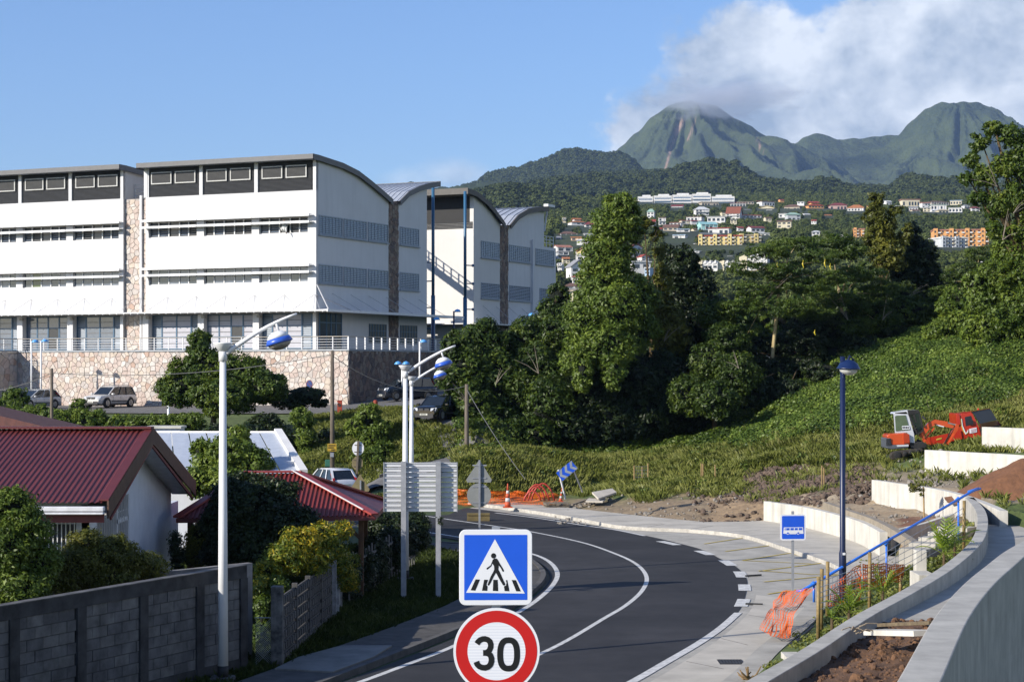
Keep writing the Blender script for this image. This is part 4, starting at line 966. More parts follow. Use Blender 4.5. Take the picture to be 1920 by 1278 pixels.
def louvre_top(a0, a1, parent):
    m = MB(FR); m.box(a0+.12, a1-.12, .14, .3, 21.5, 23.86)
    for k in range(24): zz = 21.52+k*.098; m.add([(a0+.12,.14,zz),(a1-.12,.14,zz),(a1-.12,.06,zz+.05),(a0+.12,.06,zz+.05)], [(0,1,2,3)]); m.add([(a0+.12,.06,zz+.05),(a1-.12,.06,zz+.05),(a1-.12,.14,zz+.098),(a0+.12,.14,zz+.098)], [(0,1,2,3)])
    pn = obj('louvre_panel', m, DARKM, parent)
    w_ = (a1-a0); 
    for q0 in (.10, .53):
        x0 = a0+w_*q0; x1 = x0+w_*.37; z0, z1 = 22.55, 23.55; f = MB(FR)
        f.box(x0, x1, -.02, .05, z0, z0+.09); f.box(x0, x1, -.02, .05, z1-.09, z1); f.box(x0, x0+.1, -.02, .05, z0+.09, z1-.09); f.box(x1-.1, x1, -.02, .05, z0+.09, z1-.09); obj('louvre_frame', f, M('pale_frame', (.50,.50,.48)), pn)
        g = MB(FR); g.box(x0+.1, x1-.1, .035, .052, z0+.09, z1-.09)
        for k in range(9): zz = z0+.13+k*.094; g.box(x0+.1, x1-.1, -.01, .03, zz, zz+.035)
        obj('vent_slats', g, M('vent_dark', (.028,.03,.033), rough=.6), pn)
def ground_bay(a0, a1, parent, seed, door=None):
    r = random.Random(seed); z0, z1 = TZ0+.1, 11.75; x0, x1 = a0+.35, a1-.3
    m = MB(FR); cols = [x0, x0+(x1-x0)*.2, x0+(x1-x0)*.5, x0+(x1-x0)*.8, x1] if door is None else [x0+(x1-x0)*q for q in (0,.26,.51,.76,1)]
    for c in cols: m.box(c-.06, c+.06, .5, .6, z0, z1)
    for z in (z0+.03, z0+1.0, z1-.95, z1-.03): m.box(x0, x1, .52, .58, z-.04, z+.04)
    win = obj('shopfront', m, BLUEF, parent)
    for i in range(4):
        ca, cb = cols[i]+.06, cols[i+1]-.06; side = door is None and i in (0, 3)
        if side:
            q = MB(FR); n = 16
            for k in range(n): zz = z0+.05+k*(z1-z0-.1)/n; q.add([(ca,.53,zz),(cb,.53,zz),(cb,.6,zz+.15),(ca,.6,zz+.15)], [(0,1,2,3)])
            obj('louvre_blades', q, LOUV, win)
            p = MB(FR); p.box(ca, cb, .62, .66, z0, z1); obj('pane', p, GLD, win); continue
        isd = door is not None and i == door
        mat = GLD if isd else (BLIND if (a0 < 16.3) else GLB)
        p = MB(FR); zz1 = z1-.99 if isd else z1
        p.box(ca, cb, .54, .57, z0, zz1); obj('pane', p, mat, win)
        if isd: p = MB(FR); p.box(ca, cb, .54, .57, zz1+.05, z1); obj('pane', p, BLIND if a0 < 16.3 else GLB, win)
        if mat is not GLD:
            p = MB(FR)
            for zz in (z0+.5, z0+1.4, z1-.5): p.box(ca, cb, .5, .535, zz-.02, zz+.02)
            obj('glazing_bar', p, FASC, win)
BAYS_R = [(0.35,5.58),(5.58,10.85),(10.85,16.3)]; BAYS_L = [(18.6,24.0),(24.0,29.3),(29.3,34.6),(34.6,40.0)]
for (A0, A1, bays, nm) in [(0, 16.3, BAYS_R, 'r'), (18.55, 40.0, BAYS_L, 'l')]:
    holes = []
    for a0, a1 in bays: holes += [(a0+.42, a1-.28, 18.15, 19.45), (a0+.42, a1-.28, 14.25, 15.5)]
    m = MB(FR); front_wall(m, A0, A1, holes, 11.85, 21.5, .35)
    m.box(A0+.31, A1-.31, 1.01, 11.9, 4.2, 21.4)                                   # body behind
    for a in [A0]+[b[1] for b in bays]:
        m.box(a-.16 if a > A0 else a, a+.16, -.02, .34, 21.5, 23.9)      # white uprights of the top floor
        m.box(a-.28 if a > A0 else a, a+.3, -.03, .69, TZ0, 11.85)        # ground-floor columns
    m.box(A0+.31, A1-.31, .69, 1.0, TZ0, 11.85)
    e = [(t_, z-.3) for t_, z in RT if 0 <= t_ <= 12.4]
    for a in ([A0, A1-.3] if nm == 'r' else [A0, A1-.3]):
        m.prism([(a, .01, TZ0-4), (a, .01, 23.9)]+[(a, t_, z) for t_, z in e[1:]]+[(a, 12.0, 21.4), (a, 12.0, TZ0-4)], (.3, 0, 0))
    obj('wall', m, STUC, B1t)
    for i, (a0, a1) in enumerate(bays):
        office_bay(a0, a1, B1t, int(a0*10), greenish=(nm == 'l' and i == 1)); louvre_top(a0, a1, B1t)
        ground_bay(a0, a1, B1t, i, door={('r', 1): 1, ('l', 1): 1}.get((nm, i)))
    ov = .25
    r_m = MB(FR); r_m.grid([[(A0-ov, t_, z), (A1+ov, t_, z)] for t_, z in RT]); r_m.grid([[(A0-ov, t_, z-.3), (A1+ov, t_, z-.3)] for t_, z in RT]); obj('roof', r_m, ROOFM, B1t, True)
    f_m = MB(FR)
    f_m.box(A0-ov-.02, A1+ov+.02, -.95, -.86, 23.88, 24.26)
    for a in (A0-ov-.06, A1+ov-.06): f_m.grid([[(a, t_, z+.04), (a+.12, t_, z+.04)] for t_, z in RT]); f_m.grid([[(a, t_, z+.04), (a, t_, z-.42)] for t_, z in RT]); f_m.grid([[(a+.12, t_, z+.04), (a+.12, t_, z-.42)] for t_, z in RT])
    obj('roof_fascia', f_m, FASC, B1t)
    if nm == 'l': continue
    A1 = 8.5   # rear wing shaped short, its far end unseen, so sun reaches the second block
    r_m = MB(FR); r_m.grid([[(A0-ov, t_, z), (A1+ov, t_, z)] for t_, z in RR]); 
    for k in range(int((A1-A0)/.5)): a = A0+k*.5; r_m.grid([[(a, t_, z+.001), (a, t_, z+.05), (a+.05, t_, z+.05), (a+.05, t_, z+.001)] for t_, z in RR])
    obj('rear_roof', r_m, ROOFM, B1t)
    f_m = MB(FR)
    for a in (A0-ov-.06,): f_m.grid([[(a, t_, z+.04), (a+.12, t_, z+.04)] for t_, z in RR]); f_m.grid([[(a, t_, z+.04), (a, t_, z-.42)] for t_, z in RR]); f_m.grid([[(a+.12, t_, z+.04), (a+.12, t_, z-.42)] for t_, z in RR])
    f_m.box(A0-ov, A1+ov, 21.15, 21.25, 23.85, 24.08)
    obj('roof_fascia', f_m, FASC, B1t)
    w_ = MB(FR); w_.prism([(A0, 13.8, 4.2)]+[(A0, 13.8, 21.4)]+[(A0, t_, z-.3) for t_, z in RR[1:-1]]+[(A0, 19.1, 23.4), (A0, 19.1, 4.2)], (A1-A0, 0, 0)); w_.box(A0+.5, A1, 12.0, 13.8, 4.2, 21.3); obj('rear_wing_wall', w_, STUC, B1t)
# stone pillars
pl = MB(FR); pl.box(16.3, 18.55, .3, .5, 4.5, 21.45); pil = obj('stone_pillar', pl, MORTAR, B1t)
stonework(pil, face_frame(FR @ Vector((18.55, .28, TZ0)), -Uv, -Vv), 2.25, 21.45-TZ0, .42, 11, 0, .05)
pipe = MB(FR); pipe.box(16.75, 16.95, .05, .25, TZ0, 21.7); obj('downpipe', pipe, STUC, B1t)
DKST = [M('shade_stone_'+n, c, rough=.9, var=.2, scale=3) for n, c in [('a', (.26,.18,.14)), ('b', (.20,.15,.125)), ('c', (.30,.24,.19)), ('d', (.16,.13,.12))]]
pl = MB(FR); pl.box(.02, .5, 12.0, 13.8, 4.5, 21.6); pil2 = obj('stone_pillar', pl, MORTAR, B1t)
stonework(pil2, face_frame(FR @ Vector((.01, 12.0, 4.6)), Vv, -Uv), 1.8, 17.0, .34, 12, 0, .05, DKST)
rl = MB(FR)
for k in range(5): rl.tube([(16.35, 1.5, 21.55+.3*k), (18.5, 1.5, 21.55+.3*k)], .025, 5)
for x_ in (16.5, 17.5, 18.4): rl.tube([(x_, 1.5, 21.4), (x_, 1.5, 22.8)], .03, 5)
obj('roof_railing', rl, WHITEM, B1t)
# end wall windows (louvred), facing right and in the shade
def end_window(fr_, t0, t1, z0, z1, parent, thr=-.02):
    m = MB(fr_); m.box(thr-.06, thr+.02, t0, t0+.08, z0, z1); m.box(thr-.06, thr+.02, t1-.08, t1, z0, z1); m.box(thr-.06, thr+.02, t0+.08, t1-.08, z0, z0+.08); m.box(thr-.06, thr+.02, t0+.08, t1-.08, z1-.08, z1); m.box(thr-.14, thr+.01, t0-.1, t1+.1, z0-.09, z0-.02)
    n = max(3, int((t1-t0)/.5))
    for i in range(1, n): tt = t0+(t1-t0)*i/n; m.box(thr-.05, thr+.02, tt-.03, tt+.03, z0+.08, z1-.08)
    win = obj('window', m, LOUV, parent)
    g = MB(fr_); g.box(thr-.012, thr+.01, t0+.08, t1-.08, z0+.08, z1-.08); obj('pane', g, GL, win)
    b = MB(fr_)
    for k in range(9): zz = z0+.1+k*(z1-z0-.2)/9; b.add([(thr-.055,t0+.08,zz),(thr-.055,t1-.08,zz),(thr-.015,t1-.08,zz+.085),(thr-.015,t0+.08,zz+.085)], [(0,1,2,3)])
    obj('louvre_blades', b, LOUV, win)
for t0, t1 in [(.4,4.1),(4.35,8.1),(8.4,11.8),(14.0,17.5)]:
    end_window(FR, t0, t1, 18.0, 19.55, B1t); end_window(FR, t0, t1, 14.15, 15.65, B1t)
for t0, t1 in [(8.6,11.5),(14.1,17.1)]:
    m = MB(FR); m.box(-.05, .0, t0, t1, 9.5, 11.1); g = obj('window', m, GLD, B1t)
    m = MB(FR)
    for k in range(7): tt = t0+(t1-t0)*k/6; m.box(-.08, -.05, tt-.04, tt+.04, 9.5, 11.1)
    m.box(-.08, -.05, t0, t1, 10.5, 10.56); obj('window_bars', m, BLUEF, g)
m = MB(FR); m.box(-.05, .0, .4, 3.9, TZ0, 11.8); g = obj('glass_door', m, GL, B1t)
m = MB(FR)
for tt in (.4, 1.5, 2.2, 3.0, 3.9): m.box(-.1, -.05, tt-.05, tt+.05, TZ0, 11.8)
m.box(-.1, -.05, .4, 3.9, 11.0, 11.08); obj('door_frame', m, BLUEF, g)
# canopy over the terrace, with thin tie rods
m = MB(FR); m.box(-1.9, 16.3+24, -1.5, 0, 11.88, 11.97)
for k in range(60): m.box(-1.5+k*.7, -1.45+k*.7, -1.5, 0, 11.80, 11.88)
m.box(-1.9, -.01, 0, 22.5, 11.88, 11.97); m.box(-2.0, -1.88, -1.6, 22.5, 11.82, 12.02); obj('canopy', m, WHITEM, B1t)
m = MB(FR)
for a in [2.8*k+.1 for k in range(14)]:
    for s_ in (-1, 1): m.tube([(a, -.02, 13.25), (a+s_*1.25, -1.4, 11.98)], .018, 4)
for t_ in (2.5, 5.5, 8.5, 11.5, 14.5, 17.5): m.tube([(-.02, t_, 13.4), (-1.85, t_+1.5, 12.0)], .018, 4)
m.tube([(-.05,.05,14.0), (-1.9,-1.3,12.0)], .06, 6); m.tube([(-.05,.05,13.2), (-1.6,3.0,12.0)], .05, 6); m.tube([(-.02,-.02,12.0), (-1.9,-1.4,12.0)], .05, 6)
obj('tie_rods', m, M('rod_grey', (.45,.45,.46), rough=.4), B1t)
m = MB(FR)
for a in (5.3, 10.6, 16.05, 23.8, 29.1): m.box(a-.25, a+.05, -.28, -.02, 11.45, 11.65)
obj('floodlight', m, M('lamp_beige', (.4,.38,.33)), B1t)
# terrace railing
def railing(fr_, p0, p1, z0, parent, gap=1.35, hgt=.95, n=5, broad=False):
    p0 = Vector(p0); p1 = Vector(p1); L_ = (p1-p0).length; k = max(1, round(L_/gap)); d = (p1-p0)/k
    for i in range(k+1):
        q = MB(fr_); a = p0+d*i; w_ = .05 if broad else .03; q.box(a.x-w_, a.x+w_, a.y-w_, a.y+w_, z0, z0+hgt); obj('post', q, WHITEM, parent)
    for i in range(n):
        q = MB(fr_); z = z0+.14+i*(hgt-.14)/(n-1); q.tube([(p0.x,p0.y,z), (p1.x,p1.y,z)], .035 if i == n-1 else .018, 5); obj('rail', q, WHITEM if i < n-1 else M('rail_wood', (.40,.36,.30)), parent)
RW = thing('stone_retaining_wall', 'tall retaining wall faced with pale pink and cream crazy-paved stone under the white building', 'wall', FR @ Vector((0, -5, 4)))
tr = thing('terrace_railing', 'white five-bar railing along the edge of the stone terrace', 'railing', FR @ Vector((0, -5, TZ0)))
railing(FR, (-5.7, -4.85, 0), (25.6, -4.85, 0), TZ0, tr); railing(FR, (-5.65, -4.8, 0), (-5.65, 15, 0), TZ0, tr, broad=True)
railing(FR, (25.6,-4.85,0), (25.6,-8.2,0), TZ0, tr); railing(FR, (25.6,-8.2,0), (40,-8.2,0), TZ0, tr)
m = MB(FR); m.box(-5.75, 25.55, -4.95, -.0, 2.5, 8.7); m.box(-5.75, -.05, 0, 21, 2.5, 8.7); m.box(25.5, 42, -8.3, -.0, 2.5, 8.68); obj('core', m, MORTAR, RW)
m = MB(FR); m.box(-5.85, 25.4, -5.06, -4.6, 8.71, TZ0); m.box(-5.85, -5.4, -4.6, 21, 8.71, TZ0); m.box(25.4, 42, -8.41, -7.9, 8.71, TZ0); m.box(25.4,25.8,-7.9,-4.6, 8.71, TZ0); obj('coping', m, M('coping_grey', (.36,.38,.40), rough=.7), RW)
m = MB(FR); m.box(-5.4, 42, -4.6, .6, 8.7, 8.84); obj('terrace_floor', m, CONC, RW)
stonework(RW, face_frame(FR @ Vector((25.45, -4.955, 3.0)), -Uv, -Vv), 31.2, 5.7, .40, 21, 300, .06)
stonework(RW, face_frame(FR @ Vector((42, -8.305, 3.0)), -Uv, -Vv), 16.5, 5.7, .40, 22, 0, .06)
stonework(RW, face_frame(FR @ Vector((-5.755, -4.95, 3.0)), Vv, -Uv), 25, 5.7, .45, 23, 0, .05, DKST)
stonework(RW, face_frame(FR @ Vector((25.495, -8.3, 3.0)), Vv, -Uv), 3.3, 5.7, .55, 24, 0, .05)
# a person leaning out of an upper window
pb = FR @ Vector((2.9, -.02, 18.3)); pr = thing('person', 'person in white shirt leaning out of an upper window near the corner', 'person', pb)
m = MB(FR); m.lathe([(.02,0),(.17,.02),(.22,.2),(.24,.42),(.20,.56),(.08,.62)], (2.9, .0, 18.28), 10); m.tube([(2.68,.0,18.75),(2.62,-.25,18.5),(2.5,-.42,18.2)], [.075,.06,.045], 6); m.tube([(3.12,.0,18.75),(3.1,-.2,18.5),(2.95,-.35,18.35)], [.075,.06,.045], 6); obj('shirt', m, M('shirt_white', (.75,.75,.73)), pr, True)
m = MB(FR); m.lathe([(.02,0),(.05,.02),(.055,.08),(.085,.14),(.10,.22),(.09,.30),(.03,.35)], (2.86,-.14,18.88), 10); m.tube([(2.5,-.42,18.2),(2.48,-.46,18.08)], .04, 5); obj('body', m, M('skin_dark', (.16,.08,.05)), pr, True)

# --- second block behind, with the blue-poled porch and outside stair
C2 = Vector((-3.65, 180, 0)); B2t = thing('school_building', 'second white block behind with brown stone strip, blue poles and an outside stair', 'building', C2); FR2 = facade(C2)
RT2 = [(-2.0,24.25),(0,24.1),(2.2,23.5),(4.0,22.75),(5.6,21.95),(6.4,21.5)]; RR2 = [(7.6,21.5),(9.5,22.6),(12,23.4),(15,23.85),(17,23.95)]
STUC2 = M('cream_stucco', (.66,.64,.61), rough=.85, var=.04, scale=.3, stain=.04)
m = MB(FR2); m.box(0, 26, 0, 5.9, 3, 21.3); m.prism([(0,.01,21.3),(0,.01,23.8),(0,2.2,23.2),(0,4.0,22.45),(0,5.9,21.5),(0,5.9,21.3)], (.4,0,0)); obj('wall', m, STUC2, B2t)
m = MB(FR2); m.box(.1, 26, .02, .3, 21.3, 23.9); 
for k in range(5): m.box(.1, 26, -.06, -.0, 20.7+k*.13, 20.78+k*.13)
obj('louvre_band', m, M('shadow_louvre', (.010,.010,.011)), B2t)  # near-black: shadow under the roof overhang put into the louvre colour
m = MB(FR2); m.box(-.01, 26, 7.8, 16.6, 3, 21.4); m.prism([(0,7.8,21.4),(0,9.5,22.3),(0,12,23.1),(0,15,23.55),(0,16.6,23.6),(0,16.6,21.4)], (26,0,0)); m.box(.4, 20, 5.9, 7.8, 3, 21.3); m.box(-.03, 26, 13.6, 19.6, 3, 19.9); m.box(-.25, .0, 13.3, 13.65, 3, 20.4); obj('wall', m, STUC, B2t)
m = MB(FR2)
for tab in (RT2, RR2):
    m.grid([[(-.35, t_, z), (26, t_, z)] for t_, z in tab])
    for k in range(30): m.grid([[(k*.8, t_, z+.002), (k*.8, t_, z+.06), (k*.8+.05, t_, z+.06)] for t_, z in RR2])
obj('roof', m, ROOFM, B2t)
m = MB(FR2)
for tab in (RT2, RR2):
    for a in (-.42,): m.grid([[(a, t_, z+.05), (a+.14, t_, z+.05)] for t_, z in tab]); m.grid([[(a, t_, z+.05), (a, t_, z-.45)] for t_, z in tab]); m.grid([[(a+.14, t_, z+.05), (a+.14, t_, z-.45)] for t_, z in tab])
m.box(-.42, 26, -2.1, -2.0, 23.75, 24.32); m.grid([[(-.3, t_, z-.4), (26, t_, z-.4)] for t_, z in RT2[:3]]); obj('roof_fascia', m, M('roof_fascia_brown', (.10,.09,.08), rough=.6), B2t)
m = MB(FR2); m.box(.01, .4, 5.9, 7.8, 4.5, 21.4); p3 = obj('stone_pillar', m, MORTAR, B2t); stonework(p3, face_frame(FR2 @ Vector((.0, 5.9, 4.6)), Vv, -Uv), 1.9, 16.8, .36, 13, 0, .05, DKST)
for t0, t1, dz in [(1.6,5.7,0),(8.0,13.0,0)]:
    end_window(FR2, t0, t1, 18.0, 19.6, B2t); end_window(FR2, t0, t1, 14.1, 15.6, B2t)
end_window(FR2, 14.4, 19.0, 18.0, 19.6, B2t, -.05); end_window(FR2, 15.4, 18.6, 14.1, 15.6, B2t, -.05)
for a, t_ in ((.45,-2.2),(7.2,-9.6)):
    pass
BP = M('blue_pole', (.04,.13,.24), rough=.4, var=.05)
for px_, Yp in ((872, 177), (812, 172)):
    x_ = xz(px_, Yp); m = MB(); m.tube([(x_,Yp,4.5),(x_,Yp,14)], .19, 10); m.tube([(x_,Yp,14),(x_,Yp,23.9)], .14, 10); pol = obj('blue_pole', m, BP, B2t, True)
    m = MB()
    for z in (8.2, 11.0, 12.9, 15.3, 17.0): s_ = 1 if px_ == 872 else -1; q = Vector((x_,Yp,z)); m.tube([q, q+Vector((s_*.75,.5,0))], .06, 6); m.tube([q+Vector((s_*.65,.45,0)), q+Vector((s_*.8,.52,0))], .13, 8)
    obj('bracket', m, BP, pol)
m = MB(FR2); m.box(-1.3, 26, -1.6, 0, 11.55, 11.65); m.box(-1.3, -.03, 0, 18, 11.55, 11.65); obj('canopy', m, WHITEM, B2t)
m = MB(FR2)
for t_ in (2, 5, 8, 11, 14): m.tube([(-.02, t_, 13.4), (-1.25, t_+1.8, 11.7)], .02, 4)
obj('tie_rods', m, M('rod_grey', (.45,.45,.46)), B2t)
# outside stair: flights along the front of the second block
m = MB(FR2)
def flight(m, a0, z0, a1, z1, d0, d1):
    n = 14
    for k in range(n):
        s0 = a0+(a1-a0)*k/n; s1 = a0+(a1-a0)*(k+1)/n; zz = z0+(z1-z0)*(k+1)/n; m.box(min(s0,s1), max(s0,s1), d0, d1, zz-.45, zz)
flight(m, 5.6, 18.6, 11.2, 22.4, -8.2, -6.6); m.box(3.6, 5.6, -8.2, -6.6, 18.2, 18.6); flight(m, 9.0, 12.0, 5.0, 15.2, -6.4, -5.0); obj('stair', m, STUC2, B2t)
m = MB(FR2)
for k in range(8): s_ = k/7; a = 5.6+5.6*s_; z = 18.6+3.8*s_; m.box(a-.05, a+.05, -8.2, -8.1, z, z+1.3)
for dz in (.7, 1.3): m.bar((5.6,-8.15,18.6+dz), (11.2,-8.15,22.4+dz), .1, .1)
obj('stair_railing', m, BP, B2t)
m = MB(FR2)
for dz in (.4,.75,1.1): m.tube([(.2,16.8,19.95+dz),(.2,19.5,19.95+dz)], .035, 5); 
for t_ in (16.8,17.7,18.6,19.5): m.tube([(.2,t_,19.9),(.2,t_,21.05)], .04, 5)
obj('roof_railing', m, WHITEM, B2t)
m = MB(FR2); m.bar((0,16.7,21.5),(0,17.6,24.2), .15,.1); m.bar((0,17.1,24.2),(0,18.9,24.2), .5,.25); obj('roof_hatch_arm', m, WHITEM, B2t)
# ================================================================== street furniture
LW = M('lamp_white', (.74,.74,.74), rough=.35, var=.03); LB = M('lamp_blue', (.03,.10,.50), rough=.35, var=.05); LBc = M('lamp_light_blue', (.10,.34,.72), rough=.35, var=.05)
LG = M('lamp_glass', (.32,.29,.25), rough=.25, var=.2, scale=20); NAVY = M('navy_pole', (.006,.014,.055), rough=.4, var=.05)
def street_lamp(base, ztop, label, k=1.0, group='white street lamps with blue-banded heads'):
    t = thing('street_lamp', label, 'street lamp', base, 0, group); h = ztop-base[2]
    m = MB(wmat(t)); m.box(-.28,.28,-.28,.28,-.3,.12); obj('footing', m, DKCONC, t)
    m = MB(wmat(t)); m.lathe([(.13,.1),(.13,.38)], n=16); obj('base_ring', m, M('ring_black', (.02,.02,.02)), t, True)
    m = MB(wmat(t)); m.lathe([(.125,.38),(.105,h*.45),(.075,h-.28)], n=18); obj('pole', m, LW, t, True)
    m = MB(wmat(t)); m.lathe([(.10,h-.42),(.10,h-.14)], n=16); m.lathe([(.09,h-.2),(.23,h+.0),(.235,h+.02)], n=20); obj('funnel', m, LW, t, True)
    pts = [Vector((.08,0,h-.22)).lerp(Vector((1.75,0,h+.5)), q)+Vector((0,0,.22*math.sin(q*math.pi*.62))) for q in [i/10 for i in range(11)]]
    m = MB(wmat(t)); m.tube(pts, [.065-.0035*i for i in range(11)], 10); obj('arm', m, LW, t, True)
    q = pts[7]; rot = Matrix.Rotation(-.28, 3, 'Y'); c = q+Vector((.07,0,-.42))
    m = MB(wmat(t)); m.tube([q, c+Vector((0,0,.22))], .03, 8); hd = obj('lamp_head', m, LW, t, True)
    m = MB(wmat(t)); m.lathe([(.02,.22),(.12,.21),(.22,.14),(.275,.05)], c, 20, rot); obj('dome', m, LW, hd, True)
    m = MB(wmat(t)); m.lathe([(.275,.055),(.33,-.06),(.31,-.075)], c, 20, rot); obj('blue_band', m, LB, hd, True)
    m = MB(wmat(t)); m.lathe([(.29,-.07),(.24,-.15),(.13,-.21),(.02,-.225)], c, 20, rot); obj('lens', m, LG, hd, True); return t
street_lamp(G(418,1277), 7.98, 'tall white street lamp in front of the grey block wall, nearest of the lamps')
street_lamp(Vector((xz(760,66), 66, 0)), 7.48, 'white street lamp behind the slatted sign back, nearer and taller of the pair')
street_lamp(Vector((xz(771.5,88), 88, 0)), 7.0, 'white street lamp, farther and shorter of the pair behind the sign back')
street_lamp(Vector((xz(316,132), 132, -1)), 6.85, 'white street lamp standing beyond the maroon roof before the bushy tree')
def small_lamp(base, ztop, label, dirx=1, twin=False, pole=None):
    t = thing('lamp_post', label, 'lamp post', base, 0, 'slim lamp posts with light blue heads'); h = ztop-base[2]
    m = MB(wmat(t)); m.tube([(0,0,0),(0,0,h)], .07, 8); obj('pole', m, pole or WHITEM, t, True)
    for s_ in ((1,-1) if twin else (dirx,)):
        m = MB(wmat(t)); m.lathe([(.02,.22),(.18,.16),(.30,0),(.28,-.03)], (s_*.3,0,h-.05), 12); m.tube([(0,0,h-.1),(s_*.3,0,h+.14)], .04, 6); obj('lamp_head', m, LBc, t, True)
    return t
def gz(p): return Vector((p[0], p[1], tin(p[0], p[1])))
for px, py, Y, lab, d, tw, pol in [(59,640,150,'slim lamp post with blue head in front of the stone wall, left of two',1,False,None),(77,639,149,'slim lamp post with blue head in front of the stone wall, right of two',1,False,None),
    (787,640,146,'slim lamp post with light blue head beside the shaded corner of the stone wall',1,False,None),(754,681,142,'lamp post whose two blue heads peek over the white lamp funnel',1,True,None),
    (851,583,158,'dark lamp post with blue head in front of the blue-poled building',1,False,NAVY),(812,598,156,'dark lamp post with blue head under the end of the canopy',1,False,NAVY),
    (990,590,160,'dark lamp post with blue head in front of the far end wall',1,False,NAVY),(1265,582,158,'lamp post with bright blue head amid the dark trees, left of two',-1,True,None),(1338,584,160,'lamp post with bright blue head amid the dark trees, right of two',-1,True,None)]:
    x = xz(px, Y); small_lamp(Vector((x, Y, tin(x, Y))), H+(HOR-py)/F*Y, lab, d, tw, pol)
# dark blue lamp by the steps
b = Vector((xz(1580,57.5), 57.5, .2)); t = thing('street_lamp', 'dark blue lamp post with hooded lamp rising from the planting by the bus stop', 'street lamp', b); h = H+(HOR-668)/F*57.5-b.z
m = MB(wmat(t)); m.lathe([(.11,-.3),(.11,1.6),(.088,1.7),(.08,h)], n=16); obj('pole', m, NAVY, t, True)
m = MB(wmat(t)); m.box(-.02,.06,-.14,-.10,1.55,1.62); obj('inspection_plate', m, WHITEM, t)
m = MB(wmat(t)); m.tube([(.08,0,h-.3),(.22,0,h+.02),(.34,0,h-.12)], .04, 8); hd = obj('bracket', m, NAVY, t, True)
m = MB(wmat(t)); rot = Matrix.Rotation(.05, 3, 'Y'); m.lathe([(.03,.03),(.14,.0),(.27,-.09),(.345,-.23),(.38,-.25),(.35,-.27)], (.19,0,h-.12), 22, rot); obj('hood', m, M('hood_blue', (.008,.022,.085), rough=.35), hd, True)
m = MB(wmat(t)); m.lathe([(.29,-.26),(.25,-.36),(.14,-.43),(.02,-.45)], (.19,0,h-.12), 20, rot); obj('lens', m, M('milk_glass', (.5,.5,.47), rough=.2), hd, True)

# ------------------------------------------------------------------ traffic signs
SW = M('sign_white', (.72,.73,.76), rough=.35, var=.02); SBL = M('sign_blue', (.012,.095,.62), rough=.35, var=.03); SR = M('sign_red', (.50,.012,.012), rough=.35, var=.03); SBK = M('sign_black', (.008,.008,.009), rough=.4, var=0)
SGR = M('sign_back_grey', (.24,.25,.24), rough=.5, var=.08)
def rrect(w_, h_, r, n=6):
    out = []
    for cx, cz, a0 in ((w_/2-r, h_/2-r, 0), (-w_/2+r, h_/2-r, 90), (-w_/2+r, -h_/2+r, 180), (w_/2-r, -h_/2+r, 270)):
        out += [(cx+r*math.cos(math.radians(a0+90*i/n)), cz+r*math.sin(math.radians(a0+90*i/n))) for i in range(n+1)]
    return out
def plate(fr, pts, y0, th=.003, mb=None):
    mb = mb or MB(fr); mb.prism([(x, y0, z) for x, z in pts], (0, th, 0)); return mb
def stroke2(pts, w_, closed=False, n=1):
    """polyline in x,z widened to quads"""
    L_ = []; R_ = []; k = len(pts)
    for i, p in enumerate(pts):
        a = pts[(i-1)%k] if closed or i > 0 else p; b_ = pts[(i+1)%k] if closed or i < k-1 else p
        d = Vector((b_[0]-a[0], b_[1]-a[1])).normalized(); q = Vector((-d.y, d.x))*w_/2; L_.append((p[0]+q.x, p[1]+q.y)); R_.append((p[0]-q.x, p[1]-q.y))
    return L_, R_
def stroke_mb(fr, pts, w_, y0, closed=False, mb=None, th=.003):
    mb = mb or MB(fr); L_, R_ = stroke2(pts, w_, closed); k = len(pts)
    for i in range(k if closed else k-1):
        j = (i+1)%k; mb.prism([(L_[i][0],y0,L_[i][1]),(R_[i][0],y0,R_[i][1]),(R_[j][0],y0,R_[j][1]),(L_[j][0],y0,L_[j][1])], (0, th, 0))
    return mb
def arc(cx, cz, rx, rz_, a0, a1, n=14): return [(cx+rx*math.cos(math.radians(a0+(a1-a0)*i/n)), cz+rz_*math.sin(math.radians(a0+(a1-a0)*i/n))) for i in range(n+1)]
YS = 18.5; k = YS/F        # metres per photo pixel at the sign
gp = Vector((xz(930, YS+.07), YS+.07, tin(xz(930,YS), YS))); post = thing('sign_post', 'grey metal post carrying the crossing sign and the 30 sign', 'post', gp)
m = MB(); m.box(gp.x-.04, gp.x+.04, gp.y-.03, gp.y+.03, gp.z, P(930,988,YS).z); obj('pole', m, GALV, post)
# pedestrian crossing sign
c = P(929.5, 1063, YS); t = thing('crossing_sign', 'blue square pedestrian crossing sign with white border above the 30 sign', 'road sign', c, .0); fr = wmat(t) @ Matrix.Rotation(.03, 4, 'Z')
def pz(x, y): return ((x-929.5)*k, (1063-y)*k)
m = plate(fr, rrect(.712,.738,.065), 0, .018); o = obj('panel', m, SW, t); bevel(o, .005, 2)
m = plate(fr, rrect(.615,.635,.006), -.002, .002); obj('blue_field', m, SBL, t)
m = plate(fr, [pz(928,1010), pz(984,1112), pz(874,1110)], -.004, .002); obj('triangle', m, SW, t)
def z7(x, y): return pz(840+x/4.289, 980+y/4.289)
bars = [[(222,450),(257,452),(219,541),(182,538)],[(291,453),(322,455),(312,480),(310,500),(318,506),(315,543),(273,541)],[(364,454),(399,455),(403,545),(360,543)],[(465,457),(476,457),(494,547),(455,545),(450,508),(466,500),(470,480)],[(512,457),(546,458),(585,548),(548,547)]]
for bq in bars: obj('crossing_bar', plate(fr, [z7(*p) for p in bq], -.006, .002), SBK, t)
m = MB(fr); plate(fr, [z7(366+20.5*math.cos(a/10*math.pi), 262+21.5*math.sin(a/10*math.pi)) for a in range(20)], -.006, .002, m)
